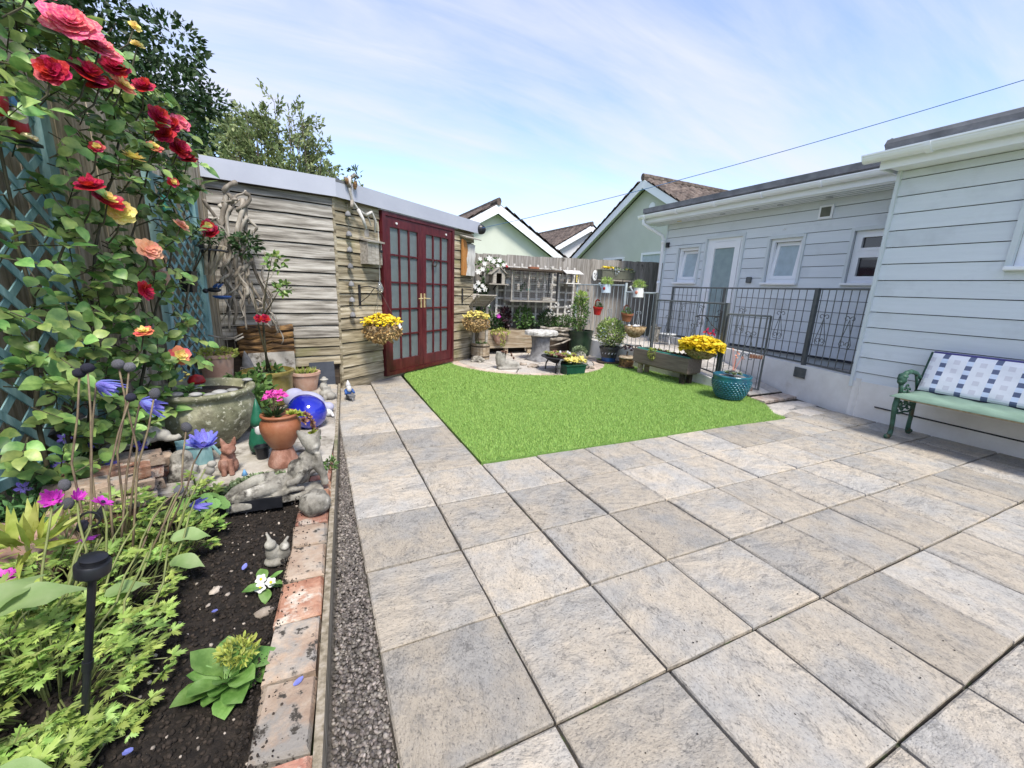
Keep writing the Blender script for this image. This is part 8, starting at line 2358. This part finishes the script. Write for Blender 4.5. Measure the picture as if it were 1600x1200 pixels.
# things on the terrace floor
tsn = thing('tile_sign', 'blue and white tile sign with dark numerals leaning on the terrace', 'sign', (4.55, 4.6, TZ + .01), .1)
m = MB(); m.box((0, 0, .11), (.24, .02, .22)); m.build('tile_body', 'enamel_blue', tsn)
for x in (-.05, .04):
    m = MB(); m.box((x, -.012, .11), (.045, .004, .11)); m.build('numeral', 'glaze_band', tsn)
ptt = thing('stone_figures', 'group of small mottled stone figures by the downpipe', 'statue', (5.45, 4.05, TZ + .01))
m = MB(); m.ball((0, 0, .12), (.08, .07, .13), 12, 9, lump=.3, seed=2); m.ball((.02, -.02, .28), (.05, .05, .06), 10, 8); m.ball((-.1, -.05, .08), (.06, .06, .08), 10, 8, lump=.3, seed=4); m.build('figure', 'stone', ptt, remesh=.012)
pch = thing('white_scroll_table', 'white wire plant stand with scrolled feet on the terrace', 'plant stand', (5.1, 3.3, TZ + .01))
m = MB(); m.lathe([(.16, .2), (.16, .215)], 18)
for k in range(3):
    a = k * 2.1; m.tube([(.14 * math.cos(a), .14 * math.sin(a), .2), (.1 * math.cos(a), .1 * math.sin(a), .1), (.17 * math.cos(a), .17 * math.sin(a), .0)], .008, 6)
m.build('frame', 'enamel_white', pch)
ppw = thing('potted_stones', 'pair of patterned stone pots standing on the terrace behind the railing', 'pot', (5.2, 3.75, TZ + .01))
m = MB(); m.lathe(pot_prof(.08, .1, .3), 16); m.build('body', 'stone', ppw)
sgn = thing('brick_sign', 'small red brick patterned tile hung on the ramp gate', 'sign', (4.235, .9, .5), -.87)
m = MB(); m.box((0, 0, 0), (.16, .014, .055)); m.build('tile_body', 'brick_red', sgn)
for k in range(5):
    m = MB(); m.box((-.06 + .03 * k, -.009, .0), (.018, .003, .035)); m.build('dash', 'terracotta', sgn)

# ================================================================== bench
be_ = thing('garden_bench', 'green cast iron garden bench standing against the bungalow wall', 'bench', (0, 0, 0))
def bench_end(y):
    m = MB()
    def P3(pts): return [(x, y, z) for x, z in pts]
    leg_f = [(3.835, .03), (3.85, .018), (3.875, .03), (3.885, .08), (3.875, .16), (3.85, .25), (3.84, .33), (3.855, .395), (3.875, .41)]
    m.tube(P3(leg_f), [.02, .024, .024, .021, .02, .021, .024, .026, .022], 9, squash=.9)
    o = m.build('front_leg', 'verdigris', be_, smooth=True)
    m = MB(); m.ball((3.83, y, .024), (.026, .024, .024), 10, 8); m.build('foot_scroll', 'verdigris', o, smooth=True)
    m = MB(); leg_b = [(4.27, .03), (4.245, .02), (4.225, .04), (4.215, .1), (4.215, .18), (4.2, .28), (4.19, .38), (4.2, .46), (4.23, .55), (4.27, .66), (4.31, .78), (4.315, .82)]
    m.tube(P3(leg_b), [.018, .024, .023, .02, .02, .021, .022, .02, .018, .017, .016, .012], 9, squash=.9); o2 = m.build('back_leg', 'verdigris', be_, smooth=True)
    m = MB(); m.ball((4.272, y, .028), (.024, .022, .022), 10, 8); m.build('foot_scroll', 'verdigris', o2, smooth=True)
    # seat side rail and scrollwork under it
    m = MB(); m.tube(P3([(3.86, .4), (4.0, .385), (4.2, .39)]), .016, 8); m.build('side_rail', 'verdigris', be_, smooth=True)
    m = MB()
    for (cx, cz, r, a0, a1) in ((3.93, .33, .035, -1.5, 4.2), (3.99, .29, .03, 1.5, 6.6), (4.05, .32, .034, -2.0, 3.6), (4.11, .29, .03, .4, 5.4), (4.15, .33, .03, -1.0, 4.4), (3.9, .27, .024, 2, 7), (4.03, .35, .026, 0, 6)):
        m.tube([(cx + r * (1 - .35 * i / 12) * math.cos(a), y + .003 * (i % 2), cz + r * (1 - .35 * i / 12) * math.sin(a)) for i, a in enumerate(np.linspace(a0, a1, 13))], .0085, 6)
    m.tube(P3([(3.87, .25), (3.95, .24), (4.05, .25), (4.12, .24), (4.2, .26)]), .01, 6)
    m.build('scrollwork', 'verdigris', be_, smooth=True)
    # arm rest with a lion mask
    m = MB(); m.tube(P3([(4.24, .56), (4.17, .58), (4.08, .625), (3.98, .645), (3.9, .635), (3.86, .615)]), [.016, .018, .02, .021, .022, .022], 9); ar = m.build('armrest', 'verdigris', be_, smooth=True)
    m = MB(); m.ball((3.845, y, .575), (.036, .036, .05), 12, 9, lump=.25, seed=3, lf=3); m.ball((3.82, y, .555), (.018, .02, .018), 8, 6); m.ball((3.85, y, .61), (.034, .04, .025), 10, 7, lump=.3, seed=5, lf=4); m.build('lion_mask', 'verdigris', ar, smooth=True)
    m = MB(); m.tube(P3([(3.85, .53), (3.86, .48), (3.875, .43)]), [.02, .014, .016], 8)
    for (cx, cz, r) in ((3.93, .47, .022), (3.98, .5, .02), (4.03, .46, .022), (3.97, .44, .016)):
        m.tube([(cx + r * math.cos(a), y, cz + r * math.sin(a)) for a in np.linspace(0, 5.4, 11)], .007, 6)
    m.tube(P3([(4.18, .47), (4.14, .54), (4.1, .6)]), .012, 7); m.build('arm_support', 'verdigris', ar, smooth=True)
for y in (-.78, -2.0): bench_end(y)
for k in range(6):
    x = 3.87 + .062 * k; m = MB(); m.box((x, -1.39, .4 - .012 * math.sin(math.pi * k / 5)), (.05, 1.26, .02), bev=.004); m.build('seat_slat', 'wood_planter', be_)
for k in range(4):
    z = .5 + .085 * k; x = 4.215 + .1 * (z - .46) / .36 + .0; m = MB(); m.box((x + .005, -1.39, z), (.02, 1.22, .055), rot=R3(0, 0, .28)); m.build('back_slat', 'wood_planter', be_)
# seat cushion: rounded sagging pad
def pad_mesh(nx, ny, f_top, f_bot):
    m = MB(); vs = []
    for j in range(ny + 1):
        for i in range(nx + 1): vs.append(f_top(i / nx, j / ny))
    for j in range(ny + 1):
        for i in range(nx + 1): vs.append(f_bot(i / nx, j / ny))
    N = (nx + 1) * (ny + 1); fs = []
    for j in range(ny):
        for i in range(nx):
            a = j * (nx + 1) + i; fs.append((a, a + 1, a + nx + 2, a + nx + 1)); fs.append((N + a + nx + 1, N + a + nx + 2, N + a + 1, N + a))
    for i in range(nx):
        a = i; fs.append((N + a, N + a + 1, a + 1, a)); b = ny * (nx + 1) + i; fs.append((b, b + 1, N + b + 1, N + b))
    for j in range(ny):
        a = j * (nx + 1); fs.append((a, a + nx + 1, N + a + nx + 1, N + a)); b = a + nx; fs.append((N + b, N + b + nx + 1, b + nx + 1, b))
    m.add(vs, fs); return m
def edge(u, v, k=8.0):
    return (min(1, u * k, (1 - u) * k) ** .5) * (min(1, v * 14, (1 - v) * 14) ** .5)
def st(u, v):
    w = .008 * mnoise.noise(Vector((u * 3, v * 14, 1))) + .005 * math.sin(v * 30 + u * 8)
    return (3.785 + .44 * u, -.74 - 1.3 * v, .415 + .05 * edge(u, v) + w * edge(u, v) - .01 * math.sin(math.pi * u))
def sb_(u, v): return (3.785 + .44 * u, -.74 - 1.3 * v, .412 - .008 * math.sin(math.pi * u))
sc_ = thing('seat_cushion', 'long sage green seat cushion on the garden bench', 'cushion', (0, 0, 0)); pad_mesh(18, 60, st, sb_).build('pad', 'cushion_green', sc_, smooth=True)
# back cushion with woven check print, set cell by cell
NXC, NZC = 29, 9
bcu = thing('back_cushion', 'white back cushion with navy checks leaning on the garden bench', 'cushion', (0, 0, 0))
m = MB()
def bt_(u, v, off):
    z = .455 + .35 * v; x = 4.165 + .135 * v
    e = edge(v, u, 8)
    return (x - off * (.03 + .028 * e) * .95 + .006 * mnoise.noise(Vector((u * 9, v * 4, 2))) * (off > 0), -.80 - 1.22 * u, z + off * .012)
SUBN = 2
for i in range(NXC):
    for j in range(NZC):
        c4 = i % 4
        if c4 == 2: k = 3 if j % 2 == 0 else 2
        elif c4 == 0: k = 1 if j % 2 == 1 else 0
        else: k = 0
        m.cur = k
        for a in range(SUBN):
            for b in range(SUBN):
                u0, u1 = (i + a / SUBN) / NXC, (i + (a + 1) / SUBN) / NXC; v0, v1 = (j + b / SUBN) / NZC, (j + (b + 1) / SUBN) / NZC
                m.add([bt_(u0, v0, 1), bt_(u1, v0, 1), bt_(u1, v1, 1), bt_(u0, v1, 1)], [(0, 1, 2, 3)])
m.build('front_panel', ['cloth_white', 'cloth_grey', 'cloth_sky', 'cloth_navy'], bcu)
m = MB(); pts = [bt_(u, 1, 1) for u in np.linspace(0, 1, 20)]; m.tube([(x + .012, y_, z + .004) for x, y_, z in pts], .011, 6); m.build('piping', 'cloth_purple', bcu, smooth=True)
pad_mesh(8, 30, lambda u, v: bt_(v, u, .0), lambda u, v: (bt_(v, u, .9)[0] + .004, bt_(v, u, .9)[1], bt_(v, u, .9)[2])).build('back_panel', 'cloth_purple', bcu, smooth=True)
